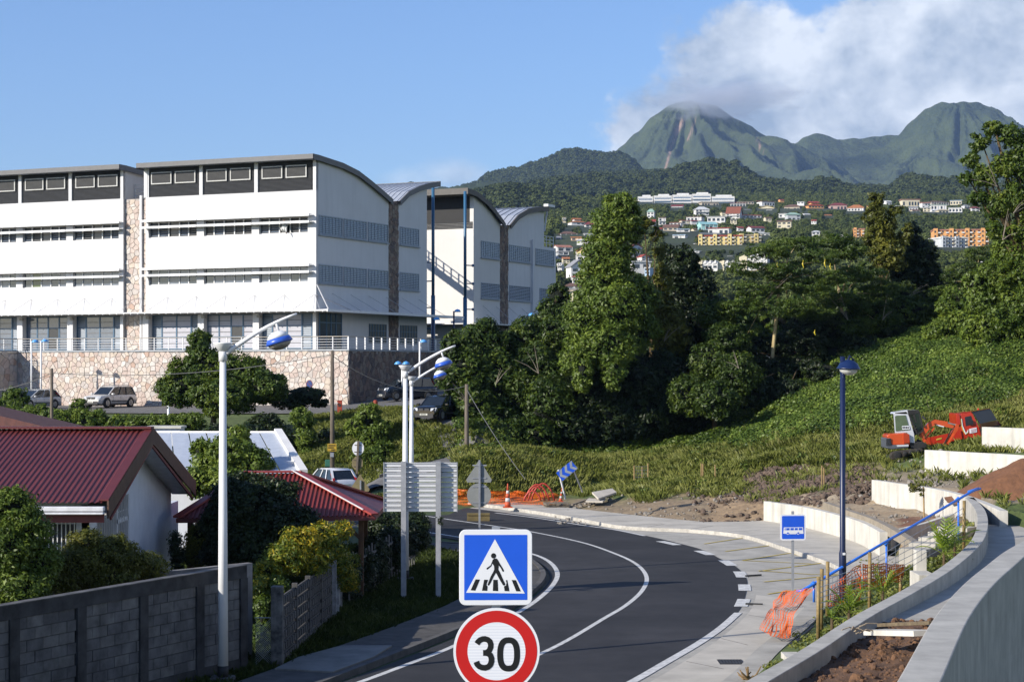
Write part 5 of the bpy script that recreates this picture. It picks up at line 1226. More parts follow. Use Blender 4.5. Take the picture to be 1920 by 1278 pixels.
plate(fr, [z7(*p) for p in [(360,292),(375,283),(392,284),(404,300),(420,330),(436,355),(451,382),(446,390),(438,388),(425,362),(408,338),(405,372),(420,400),(436,438),(456,480),(461,492),(452,502),(442,498),(420,462),(400,425),(386,398),(372,420),(352,460),(334,494),(325,502),(318,495),(322,482),(342,430),(362,394),(372,372),(370,345),(356,322),(349,344),(338,354),(316,373),(308,368),(311,360),(330,347),(343,337),(352,315)]], -.006, .002, m); obj('walking_figure', m, SBK, t)
# 30 sign
c = P(931, 1220, YS); t = thing('speed_sign', 'round speed limit sign reading 30 with red ring at the bottom centre', 'road sign', c); fr = wmat(t) @ Matrix.Rotation(.03, 4, 'Z')
def disc(r, n=64): return [(r*math.cos(2*math.pi*i/n), r*math.sin(2*math.pi*i/n)) for i in range(n)]
obj('panel', plate(fr, disc(.422), 0, .02), SW, t)
SRIB = M('sign_retroreflective', (.70,.72,.77), rough=.35, var=.03)
nt_ = SRIB.node_tree; wv = nt_.nodes.new('ShaderNodeTexWave'); wv.bands_direction = 'Z'; wv.inputs['Scale'].default_value = 11; g_ = nt_.nodes.new('ShaderNodeNewGeometry'); nt_.links.new(g_.outputs['Position'], wv.inputs[0])
r__ = nt_.nodes.new('ShaderNodeValToRGB'); nt_.links.new(wv.outputs['Fac'], r__.inputs[0]); r__.color_ramp.elements[0].color = (.64,.66,.72,1); r__.color_ramp.elements[1].color = (.74,.75,.79,1); nt_.links.new(r__.outputs[0], nt_.nodes['Principled BSDF'].inputs['Base Color'])
m = MB(fr); n = 64
for i in range(n):
    a, b_ = 2*math.pi*i/n, 2*math.pi*(i+1)/n
    m.prism([(.397*math.cos(a),-.002,.397*math.sin(a)),(.397*math.cos(b_),-.002,.397*math.sin(b_)),(.283*math.cos(b_),-.002,.283*math.sin(b_)),(.283*math.cos(a),-.002,.283*math.sin(a))], (0,.002,0))
obj('red_ring', m, SR, t); obj('white_field', plate(fr, disc(.283), -.002, .002), SRIB, t)
def z30(x, y): return ((840+x/4.289-931)*k, (1220-(980+y/4.289))*k)
p3 = [z30(*p) for p in [(232,968),(243,952),(258,938),(278,930),(297,929),(318,935),(336,950),(344,972),(343,996),(333,1020),(316,1036),(298,1041),(282,1041)]]
p3b = [z30(*p) for p in [(282,1041),(300,1041),(322,1046),(340,1060),(349,1083),(349,1110),(340,1136),(322,1154),(298,1161),(274,1159),(252,1150),(236,1134),(227,1112)]]
m = MB(fr); stroke_mb(fr, p3, 46*k/4.289, -.0042, False, m); stroke_mb(fr, p3b, 46*k/4.289, -.0055, False, m); obj('digit', m, SBK, t)
o0 = [z30(x, y) for x, y in [(487+68*math.copysign(abs(math.cos(q))**.75, math.cos(q)), 1054+114*math.copysign(abs(math.sin(q))**.8, math.sin(q))) for q in [2*math.pi*i/44 for i in range(44)]]]
obj('digit', stroke_mb(fr, o0, 48*k/4.289, -.0045, True), SBK, t)
# bus stop sign
Yb = 58.5; k = Yb/F; c = P(1487, 988, Yb); gp = Vector((c.x, Yb+.05, 0)); t = thing('bus_stop_sign', 'blue square bus stop sign with a white bus on a slim grey post', 'road sign', gp); fr = Matrix.Translation(c) @ Matrix.Rotation(.1, 4, 'Z')
m = MB(); m.box(c.x-.04, c.x+.04, Yb+.03, Yb+.09, -.05, P(1487,958,Yb).z); obj('post', m, GALV, t)
pn = obj('panel', plate(fr, rrect(.80,.80,.07), 0, .02), SW, t); obj('blue_field', plate(fr, rrect(.70,.71,.03), -.004, .004), SBL, t)
def zb(x, y): return ((1320+x/3.2-1487)*k, (988-(880+y/3.2))*k)
bs = plate(fr, [zb(*p) for p in [(478,345),(595,345),(598,384),(576,384),(572,374),(558,374),(552,386),(514,386),(510,376),(496,376),(490,384),(474,382)]], -.008, .004)
for cx_ in (502, 565): plate(fr, [(zb(cx_,380)[0]+.047*math.cos(a), zb(cx_,380)[1]+.047*math.sin(a)) for a in [i*math.pi/7 for i in range(14)]], -.009, .004, bs)
bo = obj('bus_pictogram', bs, SW, t)
wsp = MB(fr)
for x0, x1 in ((483,487),(492,512),(518,538),(544,562),(569,590)): plate(fr, [zb(x0,349),zb(x1,349),zb(x1,362),zb(x0,362)], -.012, .004, wsp)
for cx_ in (502, 565): plate(fr, [(zb(cx_,380)[0]+.028*math.cos(a), zb(cx_,380)[1]+.028*math.sin(a)) for a in [i*math.pi/6 for i in range(12)]], -.013, .004, wsp)
obj('bus_windows', wsp, SBL, bo)

# big direction board seen from behind: two posts, nine boards
Yd = 61.0; a = P(719, 866, Yd); b_ = P(858, 959, Yd); t = thing('direction_board', 'back of a large slatted white direction board on two grey posts', 'road sign', (xz(789,Yd), Yd, 0))
n = 10; hh = (a.z-b_.z)/n
for i in range(n):
    z = b_.z+hh*i; m = MB(); m.box(a.x+.03, b_.x-.03, Yd, Yd+.03, z+.012, z+hh-.012); m.box(a.x+.03, b_.x-.03, Yd-.035, Yd, z+hh-.035, z+hh-.012); obj('slat', m, M('alu_white', (.60,.61,.63), rough=.4, var=.04), t)
m = MB(); m.box(a.x, a.x+.03, Yd-.045, Yd+.04, b_.z, a.z); m.box(b_.x-.03, b_.x, Yd-.045, Yd+.04, b_.z, a.z); obj('edge_trim', m, GALV, t)
for px_, yb in ((757,1118),(822,1118)):
    m = MB(); x_ = xz(px_, Yd-.1); m.box(x_-.08, x_+.08, Yd-.24, Yd-.06, -.1, a.z+.03); obj('post', m, M('post_grey', (.33,.34,.36), rough=.45, var=.12, scale=5), t)
# triangle + disc signs from behind
Yt = 86; kt = Yt/F; x_ = xz(899, Yt); t = thing('warning_sign', 'backs of a triangular sign and a round sign on one post by the bend', 'road sign', (x_, Yt, 0)); fr = Matrix.Translation((x_, Yt, 0))
m = MB(fr); m.box(-.045,.045,-.05,.05,-.05,P(0,862,Yt).z); obj('post', m, GALV, t)
def zt(x, y): return ((x-899)*kt, P(0, y, Yt).z)
obj('triangle_panel', plate(fr, [zt(*p) for p in [(897,864),(901,864),(922,899),(920,904),(876,904),(874,899)]], .052, .02), SGR, t)
obj('disc_panel', plate(fr, [(zt(898,928)[0]+22.5*kt*math.cos(a), zt(898,928)[1]+22.5*kt*math.sin(a)) for a in [i*math.pi/16 for i in range(32)]], .055, .02), SGR, t)
m = MB(fr); 
for yy in (872,896,912,942): z = zt(0,yy)[1]; m.box(-.32,.32,.03,.05,z-.03,z+.03)
obj('clamp', m, GALV, t)
m = MB(); g0 = P(897, 956, 92); m.box(g0.x-.55, g0.x+.55, 91.9, 92.15, 0, .28); m.box(g0.x-.55, g0.x+.55, 91.85, 92.2, .28, .38); o = obj('road_block', m, M('khaki_timber', (.17,.13,.05), var=.2)); tag(o, 'brown road-works base block behind the round sign back', 'block')
# yellow triangle back, pole with disc and octagon, by the junction
Yq = 100; t = thing('give_way_sign', 'back of a yellowish triangular sign beside the white car', 'road sign', (xz(676,Yq), Yq, .2)); fr = Matrix.Translation((xz(676,Yq), Yq, 0)); kq = Yq/F
def zq(x, y): return ((x-676)*kq, P(0, y, Yq).z)
obj('triangle_panel', plate(fr, [zq(*p) for p in [(675,888),(693,917),(691,921),(658,921),(656,917)]], .05, .02), M('ochre_back', (.22,.18,.09), var=.15), t)
m = MB(fr); m.box(-.04,.04,-.05,.04,.1,zq(0,900)[1]); obj('post', m, GALV, t)
Yq = 112; x_ = xz(667,Yq); t = thing('stop_sign', 'brown pole with a white disc above an ochre octagonal sign back', 'road sign', (x_, Yq, .3)); fr = Matrix.Translation((x_, Yq, 0)) @ Matrix.Rotation(.05,4,'Y'); kq = Yq/F
obj('disc_panel', plate(fr, [(11*kq*math.cos(a), P(0,840,Yq).z+13.5*kq*math.sin(a)) for a in [i*math.pi/12 for i in range(24)]], .05, .02), SW, t)
obj('octagon_panel', plate(fr, [(11*kq*math.cos(a+.39), P(0,868,Yq).z+13.5*kq*math.sin(a+.39)) for a in [i*math.pi/4 for i in range(8)]], .06, .02), M('ochre_back', (.22,.18,.09)), t)
WOODP = M('grey_wood', (.16,.13,.10), rough=.9, var=.25, scale=6, zs=.2)
m = MB(fr); m.box(-.06,.06,-.05,.05,0,P(0,826,Yq).z); obj('post', m, WOODP, t)
m = MB(fr)
for yy in (834,847,862,874): z = P(0,yy,Yq).z; m.box(-.22,.22,.02,.05,z-.02,z+.02)
obj('clamp', m, WOODP, t)
# no-parking disc by the stone wall, red bollard and red barrier post
Yn = 138; t = thing('no_parking_sign', 'small round blue no-parking sign with red rim by the stone wall', 'road sign', (xz(580,Yn), Yn, 4.2)); fr = Matrix.Translation((xz(580,Yn), Yn, 0)); z = P(0,720,Yn).z
obj('red_rim', plate(fr, [(.25*math.cos(a), z+.31*math.sin(a)) for a in [i*math.pi/12 for i in range(24)]], 0, .02), M('rim_dull_red', (.25,.08,.10)), t)
obj('blue_field', plate(fr, [(.19*math.cos(a), z+.25*math.sin(a)) for a in [i*math.pi/12 for i in range(24)]], -.004, .004), M('dull_blue', (.05,.11,.33)), t)
m = stroke_mb(fr, [(-.15,z+.19),(.15,z-.19)], .05, -.008); obj('red_bar', m, M('rim_dull_red', (.25,.08,.10)), t); m = MB(fr); m.box(-.03,.03,.02,.06,4.0,z); obj('post', m, GALV, t)
REDP = M('red_paint', (.38,.055,.025), rough=.6, var=.15)
p = gz((xz(637,133), 133)); t = thing('barrier_post', 'orange-red square barrier housing on the grass above the bank', 'barrier', p); m = MB(wmat(t)); m.box(-.16,.16,-.16,.16,-.3,.95); obj('housing', m, REDP, t); m = MB(wmat(t)); m.box(-.18,.18,-.18,.18,.95,1.0); obj('cap', m, REDP, t); m = MB(wmat(t)); m.tube([(-.1,-.2,.8),(-1.2,-.3,.78)], .03, 6); obj('barrier_arm', m, WHITEM, t)
m = MB(wmat(t)); m.box(-.1,.1,-.175,-.16,.55,.75); obj('panel', m, M('panel_dark', (.05,.03,.03)), t)
p = gz((xz(704,136), 136)); m = MB(Matrix.Translation(p)); m.lathe([(.15,-.2),(.17,.3),(.17,.45),(.12,.53),(.02,.56)], n=14); o = obj('bollard', m, REDP, None, True); tag(o, 'small round-topped red bollard at the shaded corner of the stone wall', 'bollard')
# utility poles and slack cables
def pole(px, py, Y, lab, r=.14, base=None):
    x = xz(px, Y); z0 = base if base is not None else tin(x, Y); t = thing('utility_pole', lab, 'utility pole', (x, Y, z0)); m = MB(); m.tube([(x,Y,z0-.5),(x,Y,P(px,py,Y).z)], [r*1.15, r*.75], 10); obj('pole', m, WOODP, t, True); return t, Vector((x,Y,P(px,py,Y).z))
t1, q1 = pole(623, 657, 110, 'wooden utility pole in the middle with a small yellow plate', .13)
m = MB(); m.box(q1.x-.26, q1.x+.26, q1.y-.2, q1.y-.17, P(0,845,110).z, P(0,831,110).z); yp = obj('notice_plate', m, M('plate_yellow', (.45,.29,.02)), t1)
for i, (u0, u1) in enumerate([(-.2,.2),(-.22,.1),(-.05,.2)]): m = MB(); z = P(0,834.5+4*i,110).z; m.box(q1.x+u0, q1.x+u1, q1.y-.21, q1.y-.2, z-.03, z+.03); obj('lettering', m, SBK, yp)
m = MB(); m.box(q1.x-.1,q1.x+.1,q1.y-.2,q1.y-.1,P(0,856,110).z,P(0,848,110).z); obj('junction_box', m, GALV, t1)
t2, q2 = pole(875, 720, 112, 'leaning wooden utility pole in front of the dense trees left of the ivy tree', .14)
t3, q3 = pole(97, 690, 118, 'short wooden utility pole in front of the left hedge bank', .12)
def cable(a, b, sag, lab, r=.022):
    pts = [a.lerp(b, i/16)-Vector((0,0,sag*4*(i/16)*(1-i/16))) for i in range(17)]; m = MB(); m.tube(pts, r, 5); o = obj('cable', m, M('cable_grey', (.12,.12,.12), rough=.6)); tag(o, lab, 'cable')
cable(q1-Vector((0,0,.3)), q2-Vector((0,0,.1)), 1.0, 'slack grey cable between the middle utility pole and the pole by the trees')
cable(q3-Vector((0,0,.3)), P(623,664,110), .55, 'thin cable from the left utility pole to the middle one')
cable(q3-Vector((0,0,.3)), P(-60,738,120), .3, 'thin cable leaving the left utility pole out of frame')
cable(q2-Vector((0,0,.3)), P(985,898,105), .2, 'stay cable slanting down from the pole by the trees into the grass')
p = P(618,866,111); t = thing('letter_box', 'green letter box on a post beside the middle utility pole', 'letter box', (p.x, 111, tin(p.x,111))); m = MB(); m.box(p.x-.24,p.x+.24,110.7,111.0,P(0,874,111).z,P(0,861,111).z); o = obj('box', m, M('dark_green', (.02,.12,.08)), t); bevel(o, .03); m = MB(); m.box(p.x-.05,p.x+.05,110.8,110.9,tin(p.x,111),P(0,874,111).z); obj('post', m, WOODP, t)
# tilted blue chevron sign with two leaning posts
Yc = 101; kc = Yc/F; c = P(1063, 882, Yc); t = thing('chevron_sign', 'blue and white chevron sign fallen askew on two leaning posts in the grass', 'road sign', (c.x, Yc, .3)); fr = Matrix.Translation(c) @ Matrix.Rotation(math.radians(-38), 4, 'Y') @ Matrix.Rotation(.3, 4, 'Z')
L_ = 38*kc; hh = 19*kc
obj('panel', plate(fr, [(-L_/2,-hh/2),(L_/2,-hh/2),(L_/2,hh/2),(-L_/2,hh/2)], 0, .03), SBL, t)
for i in range(3): x0 = -L_/2+.04+i*.36; obj('chevron', plate(fr, [(x0+.18,-hh/2+.01),(x0+.34,-hh/2+.01),(x0+.16,0),(x0+.34,hh/2-.01),(x0+.18,hh/2-.01),(x0,0)], -.006, .005), M('chevron_grey', (.34,.38,.42)), t)
m = MB(); m.bar(P(1047,880,Yc), P(1060,935,Yc+.2), .09,.06); obj('post', m, WHITEM, t); m = MB(); m.bar(P(1076,883,Yc+.1), P(1092,922,Yc+.5), .09,.06); obj('post', m, GALV, t)
# traffic cones
def cone(px, py, Y, lab, s=1.0, tilt=0):
    p = P(px, py, Y); t = thing('traffic_cone', lab, 'traffic cone', p); fr = Matrix.Translation(p) @ Matrix.Rotation(tilt,4,'Y')
    m = MB(fr); m.box(-.25*s,.25*s,-.25*s,.25*s,0,.05); obj('base', m, M('cone_orange', (.55,.09,.03), rough=.6, var=.1), t)
    for i, (z0, z1, mt) in enumerate([(.05,.3,0),(.3,.5,1),(.5,.72,0),(.72,.88,1),(.88,1.25,0)]):
        m = MB(fr); r0 = .17*(1-z0/1.45); r1 = .17*(1-z1/1.45); m.lathe([(r0*s,z0*s),(r1*s,z1*s)], n=14); obj('band', m, M('cone_white', (.6,.58,.56)) if mt else MATS['cone_orange'], t, True)
cone(952, 951, 98, 'orange and white traffic cone standing in front of the orange netting'); cone(1051, 940, 100.5, 'half-hidden red and white marker leaning by the fallen chevron sign', .6, .1)
# ================================================================== netting, pallets, stakes
NETO = M('net_orange', (.85,.15,.012), rough=.55, var=.08, spec=.3)
def net(name, label, fn, nu, nv, parent=None, w_=.022, mat=None, skew=0):
    """lattice of flat strands over a surface fn(u,v)"""
    m = MB(); P_ = [[fn(i/nu, j/nv) for j in range(nv+1)] for i in range(nu+1)]
    for i in range(nu+1):
        for j in range(nv):
            a, b = P_[i][j], P_[i][j+1]; s = (P_[min(i+1,nu)][j]-P_[max(i-1,0)][j]).normalized()*w_; m.add([a-s, a+s, b+s, b-s], [(0,1,2,3)])
    for j in range(nv+1):
        for i in range(nu):
            a, b = P_[i][j], P_[i+1][j]; s = (P_[i][min(j+1,nv)]-P_[i][max(j-1,0)]).normalized()*w_*.8; m.add([a-s, a+s, b+s, b-s], [(0,1,2,3)])
    o = obj(name, m, mat or NETO); tag(o, label, 'safety netting'); return o
def nz(u, v, s, a): return noise.noise(Vector((u*s, v*s, a)))
# crumpled curtain of net by the bus stop: hung from the handrail foot, sagging left
A_, B_, C_, D_ = P(1467,1108,55.2), P(1528,1102,54.6), P(1424,1190,50.5), P(1468,1212,48.5)
def f1_(u, v):
    top = A_.lerp(B_, u); bot = P(1424,1178,51.0).lerp(P(1474,1206,49.5), u); p = top.lerp(bot, v); p.x += .10*nz(u,v,5,1)-.18*math.sin(v*3.1)*(u-.2); p.y += .22*nz(u,v,4,2)+.25*math.sin(v*3.1); p.z += .08*nz(u,v,5,3)+.15*v*(1-v)*4*(.6-u)*.4
    if u > .45: p = p.lerp(P(1490,1185-75*(1-v)*u,51.5), (u-.45)*v*.9)
    p.z = max(p.z, .03); return p
net('safety_net', 'crumpled bright orange safety net lying against the pavement under the bus stop sign', f1_, 15, 18, w_=.021)
def f2_(u, v):
    top = P(1558,1098,50).lerp(P(1614,1056,52), u); bot = P(1556,1136,49.6).lerp(P(1612,1126,51), u); p = top.lerp(bot, v); p.x += .1*nz(u,v,5,5); p.y += .3*nz(u,v,3,6); return p
net('safety_net', 'sagging orange net between the navy lamp and the bamboo stakes', f2_, 13, 11, w_=.02)
def f3_(u, v):
    top = P(1618,1057,54).lerp(P(1696,1058,55), u); bot = P(1620,1104,54).lerp(P(1692,1086,55), u); p = top.lerp(bot, v); p.z += .06*nz(u,v,5,7); p.y += .1*nz(u,v,4,8); return p
net('safety_net', 'taut orange net strip under the handrail, right of the others', f3_, 20, 9, w_=.02)
def f4_(u, v):
    top = P(858,916,101.5).lerp(P(1046,926,101), u); p = top.copy(); z0 = .05; zt = top.z+.12*nz(u,0,9,1); p.z = zt+(z0-zt)*v; p.y += .35*nz(u,v,7,9); p.x += .08*nz(u,v,8,3); return p
net('safety_net', 'long low orange net fence along the far side of the bend', f4_, 70, 11, w_=.013)
# red pipe coils
REDPIPE = M('red_pipe', (.45,.05,.03), rough=.5, var=.1)
m = MB()
for i, (a0, a1, top, w_) in enumerate([(984,1030,908,0),(990,1022,912,.3),(996,1040,906,.5),(982,1014,920,-.2)]):
    pts = [P(a0+(a1-a0)*q, 938-(938-top)*math.sin(q*math.pi)**.7, 100.2+w_) for q in [i/12 for i in range(13)]]; m.tube(pts, .05, 6)
o = obj('pipe_coil', m, REDPIPE, None, True); tag(o, 'loops of red plastic pipe standing up behind the orange net', 'pipe coil')
PAL = M('pallet_wood', (.24,.20,.15), rough=.9, var=.25, scale=5); BOARD = M('pale_board', (.55,.50,.42), rough=.85, var=.12)
def pallet(p, lab, rz=0, nz_=3):
    t = thing('pallet', lab, 'pallet', p, rz); fr = wmat(t)
    for k_ in range(2):
        z = .16*k_
        for i in range(3): m = MB(fr); m.box(-.6+.53*i, -.46+.53*i, -.5,.5, z+.02, z+.11); obj('block', m, PAL, t)
        for i in range(5): m = MB(fr); m.box(-.62,.62,-.5+.22*i,-.38+.22*i, z+.11, z+.135); obj('plank', m, PAL, t)
    return t
p = P(1043, 951, 99.6); p.z = .05; pallet(p, 'grey wooden pallets stacked on the far pavement', .15)
t = thing('board_pile', 'pale boards thrown on a pile at the far edge of the pavement', 'boards', (P(1130,940,99).x, 99, .3))
m = MB(); m.prism([P(1110,925,99.5),P(1148,918,101),P(1156,925,100),P(1122,937,98.5)], (0,0,.09)); obj('board', m, BOARD, t)
m = MB(); m.prism([P(1098,941,98.6),P(1130,942,98.4),P(1136,936,99.4),P(1105,935,99.6)], (0,0,.08)); obj('board', m, BOARD, t)
m = MB(); m.bar(P(1098,936,99.2), P(1146,929,99.9), .12,.07); obj('plank', m, PAL, t); m = MB(); m.bar(P(1072,946,98.5), P(1106,934,99.5), .14,.07); obj('plank', m, PAL, t)
# staked saplings (wooden stakes round young plants)
STK = M('stake_wood', (.34,.23,.10), rough=.85, var=.2, zs=.3, scale=6); BAM = M('bamboo', (.30,.21,.08), rough=.6, var=.25, scale=10)
def stakes(lst, Y, lab, r=.035, grp='wooden stakes round young plants', net_=False):
    x0 = sum(q[0] for q in lst)/len(lst); x = xz(x0, Y); t = thing('stake_guard', lab, 'plant guard', (x, Y, tin(x, Y)), 0, grp)
    for px, y0, y1, dY in lst: m = MB(); a = P(px, y0, Y+dY); g = P(px, y1, Y+dY); m.tube([g-Vector((0,0,.4)), a], r, 6); obj('stake', m, STK, t)
    if net_:
        m = MB(); a = min(q[0] for q in lst); b = max(q[0] for q in lst); y0 = min(q[1] for q in lst)+6; y1 = max(q[2] for q in lst)
        for i in range(9): m.tube([P(a+(b-a)*i/8,y0,Y), P(a+(b-a)*i/8,y1,Y)], .008, 3)
        for i in range(7): m.tube([P(a,y0+(y1-y0)*i/6,Y), P(b,y0+(y1-y0)*i/6,Y)], .008, 3)
        obj('wire_mesh', m, GALV, t)
stakes([(1189,872,914,0),(1204,874,914,.5),(1215,868,914,0)], 106, 'three tall stakes with wire mesh in the grass, left guard', net_=True)
stakes([(1315,868,920,0),(1318,869,918,.6),(1341,871,921,.2)], 101, 'stakes round a young plant beside the dark mud, second guard')
stakes([(1541,872,936,0),(1545,876,934,.4)], 94, 'pair of thin stakes in the brown mud left of the navy lamp')
# bamboo stakes and wire fence along the planting by the steps
def bam(px, y0, y1, Y, r=.045, lab=''):
    m = MB(); a = P(px, y0, Y); b = P(px-1, y1, Y); m.tube([b-Vector((0,0,.4)), a], r, 8); o = obj('bamboo_stake', m, BAM, None, True); return o
for i, (px, y0, y1, Y, lab) in enumerate([(1535,1081,1165,46,'thick bamboo stake nearest the orange net, leftmost of three'),(1541,1066,1150,49,'bamboo stake, middle of the three by the lower end of the handrail'),(1552,1052,1126,52,'bamboo stake, rightmost of three by the lower end of the handrail'),
     (1631,1035,1132,53,'bamboo stake beside the spiky palm right of the navy lamp'),(1689,1076,1094,55,'short bamboo stub at the right end of the orange net strip'),(1808,938,1006,56,'brown bamboo stake at the top end of the handrail')]):
    tag(bam(px, y0, y1, Y, .05), lab, 'stake')
for lab, a, b, n in [('slack wire fence between the bamboo stakes near the lamp', (1535,1088,46), (1631,1062,53), 6), ('wire fence running up beside the handrail', (1631,1050,53), (1808,950,56), 6)]:
    m = MB()
    for i in range(n): m.tube([P(a[0]+(b[0]-a[0])*q, a[1]+(b[1]-a[1])*q+i*11+math.sin(q*9+i)*1.5, a[2]+(b[2]-a[2])*q) for q in [j/10 for j in range(11)]], .009, 4)
    for j in range(12): q = j/11; px = a[0]+(b[0]-a[0])*q; py = a[1]+(b[1]-a[1])*q; Y = a[2]+(b[2]-a[2])*q; m.tube([P(px,py,Y), P(px,py+56,Y)], .007, 3)
    o = obj('wire_fence', m, GALV); tag(o, lab, 'wire fence')
# concrete stub, paving edge, drain grate, plank
m = MB(); q = P(1725,1030,57); m.box(q.x-.16,q.x+.16,56.8,57.2,.2,q.z); m.box(q.x-.35,q.x+.16,55.5,56.8,.2,q.z-.6); o = obj('concrete_stub', m, WALLC); bevel(o,.01); tag(o, 'short square concrete stub beside the steps', 'wall stub')
m = MB(); q = P(1470,1228,47); m.box(q.x-.45,q.x-.05,46.6,47.0,-.05,.1); m.box(q.x-.05,q.x+.35,46.3,47.2,-.05,.35); o = obj('concrete_block', m, WALLC); bevel(o,.01); tag(o, 'pale concrete block at the foot of the orange net', 'block')
t = thing('drain_grate', 'black slotted drain grate set in the near pavement', 'drain grate', G(1372,1241)); 
for i in range(8): m = MB(); a = G(1350+5.6*i,1241); m.box(a.x,a.x+.05,a.y-.35,a.y+.35,.014,.028); obj('bar', m, M('cast_iron', (.04,.04,.04)), t)
m = MB(); a = G(1347,1241); m.box(a.x,a.x+.62,a.y-.4,a.y+.4,.0125,.016); obj('frame', m, M('cast_iron2', (.02,.02,.02)), t)
m = MB(); a = P(1661,1176,37.4); b = P(1759,1172,35.8); m.bar(a+Vector((0,0,.06)), b+Vector((0,0,.06)), .42, .07); o = obj('plank', m, M('old_plank', (.16,.12,.07), rough=.9, var=.25, scale=8)); bevel(o,.008); tag(o, 'weathered wooden plank lying across the planter at the start of the ramp', 'plank')
m = MB(); a = P(1640,1184,36.9); b = P(1735,1186,35.2); m.bar(a, b, .5, .1); o = obj('edging_slab', m, WALLC); tag(o, 'pale concrete edging under the plank', 'slab')
# gravelly bits on pavement joint and rubber strips
for i, (a, b, lab) in enumerate([((1398,1079),(1427,1077),'black rubber strip on the bay edge, upper of two'),((1398,1131),(1430,1132),'black rubber strip on the bay edge, lower of two')]):
    m = MB(); m.bar(G(*a,.03), G(*b,.03), .07,.05); o = obj('rubber_strip', m, M('rubber', (.02,.02,.02))); tag(o, lab, 'rubber strip')
m = MB(); m.tube([G(1525,1180,.25)+Vector((0,0,.1)), G(1500,1195,.2), G(1480,1208,.1), G(1465,1222,.05)], .035, 6); m.tube([G(1530,1188,.2), G(1505,1196,.3), G(1470,1212,.08)], .03, 6); o = obj('conduit', m, M('conduit_black', (.02,.022,.03), rough=.5)); tag(o, 'black conduit snaking out of the planting over the pavement edge', 'conduit')
# blue handrail
HB = M('handrail_blue', (.03,.17,.68), rough=.35, var=.04, coat=.3)
a = P(1503,1107,55.5); b = P(1822,921,64.5); t = thing('handrail', 'bright blue tubular handrail climbing from the bus stop to the upper ramp wall', 'handrail', (a.x, a.y, 0))
m = MB(); m.tube([P(1494,1107,55.6), a, P(1511,1103,55.5)], .045, 8); m.tube([a.lerp(a,0), a.lerp(b, .5), b, P(1835,915,64.8)], .045, 8); obj('rail', m, HB, t, True)
m = MB(); m.bar(P(1818,921,64.5), P(1836,915,64.9), .16,.05); obj('end_plate', m, HB, t)
for px, y0, y1, q in [(1526,1094,1128,.06),(1662,1018,1098,.5),(1797,936,1012,.93)]:
    Y = 55.5+9*q; m = MB(); m.tube([P(px,y0,Y), P(px,y1,Y)], .035, 8); m.tube([P(px-4,y0+3,Y),P(px+2,y0-3,Y)], .07, 8); obj('post', m, HB, t, True)
# steps up to the ramp wall
t = thing('steps', 'concrete steps rising beside the blue handrail', 'steps', (9, 58, 0)); a = Vector((9.3,58.2,0)); b = Vector((16.4,66.8,0)); d = b-a; nrm = Vector((-d.y,d.x,0)).normalized()
for i in range(9, 14):
    p0 = a+d*(i/14); p1 = a+d*((i+1)/14); z = .13*(i+1); m = MB(); m.prism([p0, p1, p1+nrm*(.5+.05*i), p0+nrm*(.5+.05*i)], (0,0,z)); obj('step', m, CONC2, t)
# gutter channel strip on the lower terrace
m = MB(); pts = [P(px,py,(H-1.25)*F/(py-HOR)) for px, py in [(1548,940),(1590,955),(1640,972),(1690,998),(1735,1028)]]
m = wallmesh(spline(pts,4), .28, .9); o = obj('gutter_kerb', m, M('dusty_concrete', (.33,.28,.21), var=.15, scale=2)); tag(o, 'dusty concrete gutter edge crossing the lower terrace', 'kerb')
m = MB(); m.tube([P(1495,941,92), P(1640,938,91)], .13, 8); o = obj('concrete_pipe', m, M('pipe_grey', (.22,.22,.21))); tag(o, 'grey pipe lying along the top of the lowest terrace wall', 'pipe')
# ================================================================== houses and fences on the left
MAR = M('maroon_roof', (.125,.022,.020), rough=.5, var=.10, scale=1.5); MARD = M('maroon_fascia', (.17,.035,.03), rough=.6, var=.15); BRN = M('brown_barge', (.115,.06,.035), rough=.7, var=.2); HWALL = M('house_render', (.66,.68,.72), rough=.9, var=.05, stain=.06); GUT = M('white_gutter', (.72,.72,.74), rough=.35)
RED2 = M('red_roof', (.23,.034,.026), rough=.5, var=.1, scale=1.5); TIMB = M('brown_timber', (.17,.085,.04), rough=.85, var=.3, scale=4, zs=.3)
XG = -10.45; A = Vector((XG, 48.9, 3.95)); R = Vector((XG, 55.0, 5.62)); B = Vector((XG, 62.4, 3.62))
t = thing('house', 'white house with dark red corrugated gable roof at the left behind the block wall', 'house', (-14, 55, 0))
def corr(a0, a1, x0, x1, pitch=.15, amp=.028, mat=MAR, parent=None, name='roof_sheet'):
    """corrugated sheet between eave point a0 and ridge point a1 (y,z), ribs along the slope"""
    m = MB(); n = int((x1-x0)/pitch); r0, r1 = [], []
    for i in range(n*4+1):
        x = x0+(x1-x0)*i/(n*4); h = amp*(0, 1, 1, 0)[i % 4]; r0.append(Vector((x, a0[0], a0[1]+h))); r1.append(Vector((x, a1[0], a1[1]+h)))
    m.grid([r0, r1]); return obj(name, m, mat, parent)
corr((A.y-.1, A.z-.02), (R.y, R.z), -24, XG-.12, parent=t, name='roof'); corr((R.y, R.z), (B.y, B.z), -24, XG-.12, parent=t, name='roof')
m = MB(); m.bar(R+Vector((-14,0,.06)), R+Vector((.02,0,.06)), .5, .06); obj('ridge_cap', m, MAR, t)
m = MB(); up = Vector((0,0,1))
def board(a, b, x, th, top, bot): return [(x,a.y,a.z+top),(x,b.y,b.z+top),(x,b.y,b.z+bot),(x,a.y,a.z+bot)]
m.prism(board(A, R, XG-.18, .2, .07, .03), (.22,0,0)); m.prism(board(R, B, XG-.18, .2, .07, .03), (.22,0,0)); obj('verge_cap', m, MAR, t)
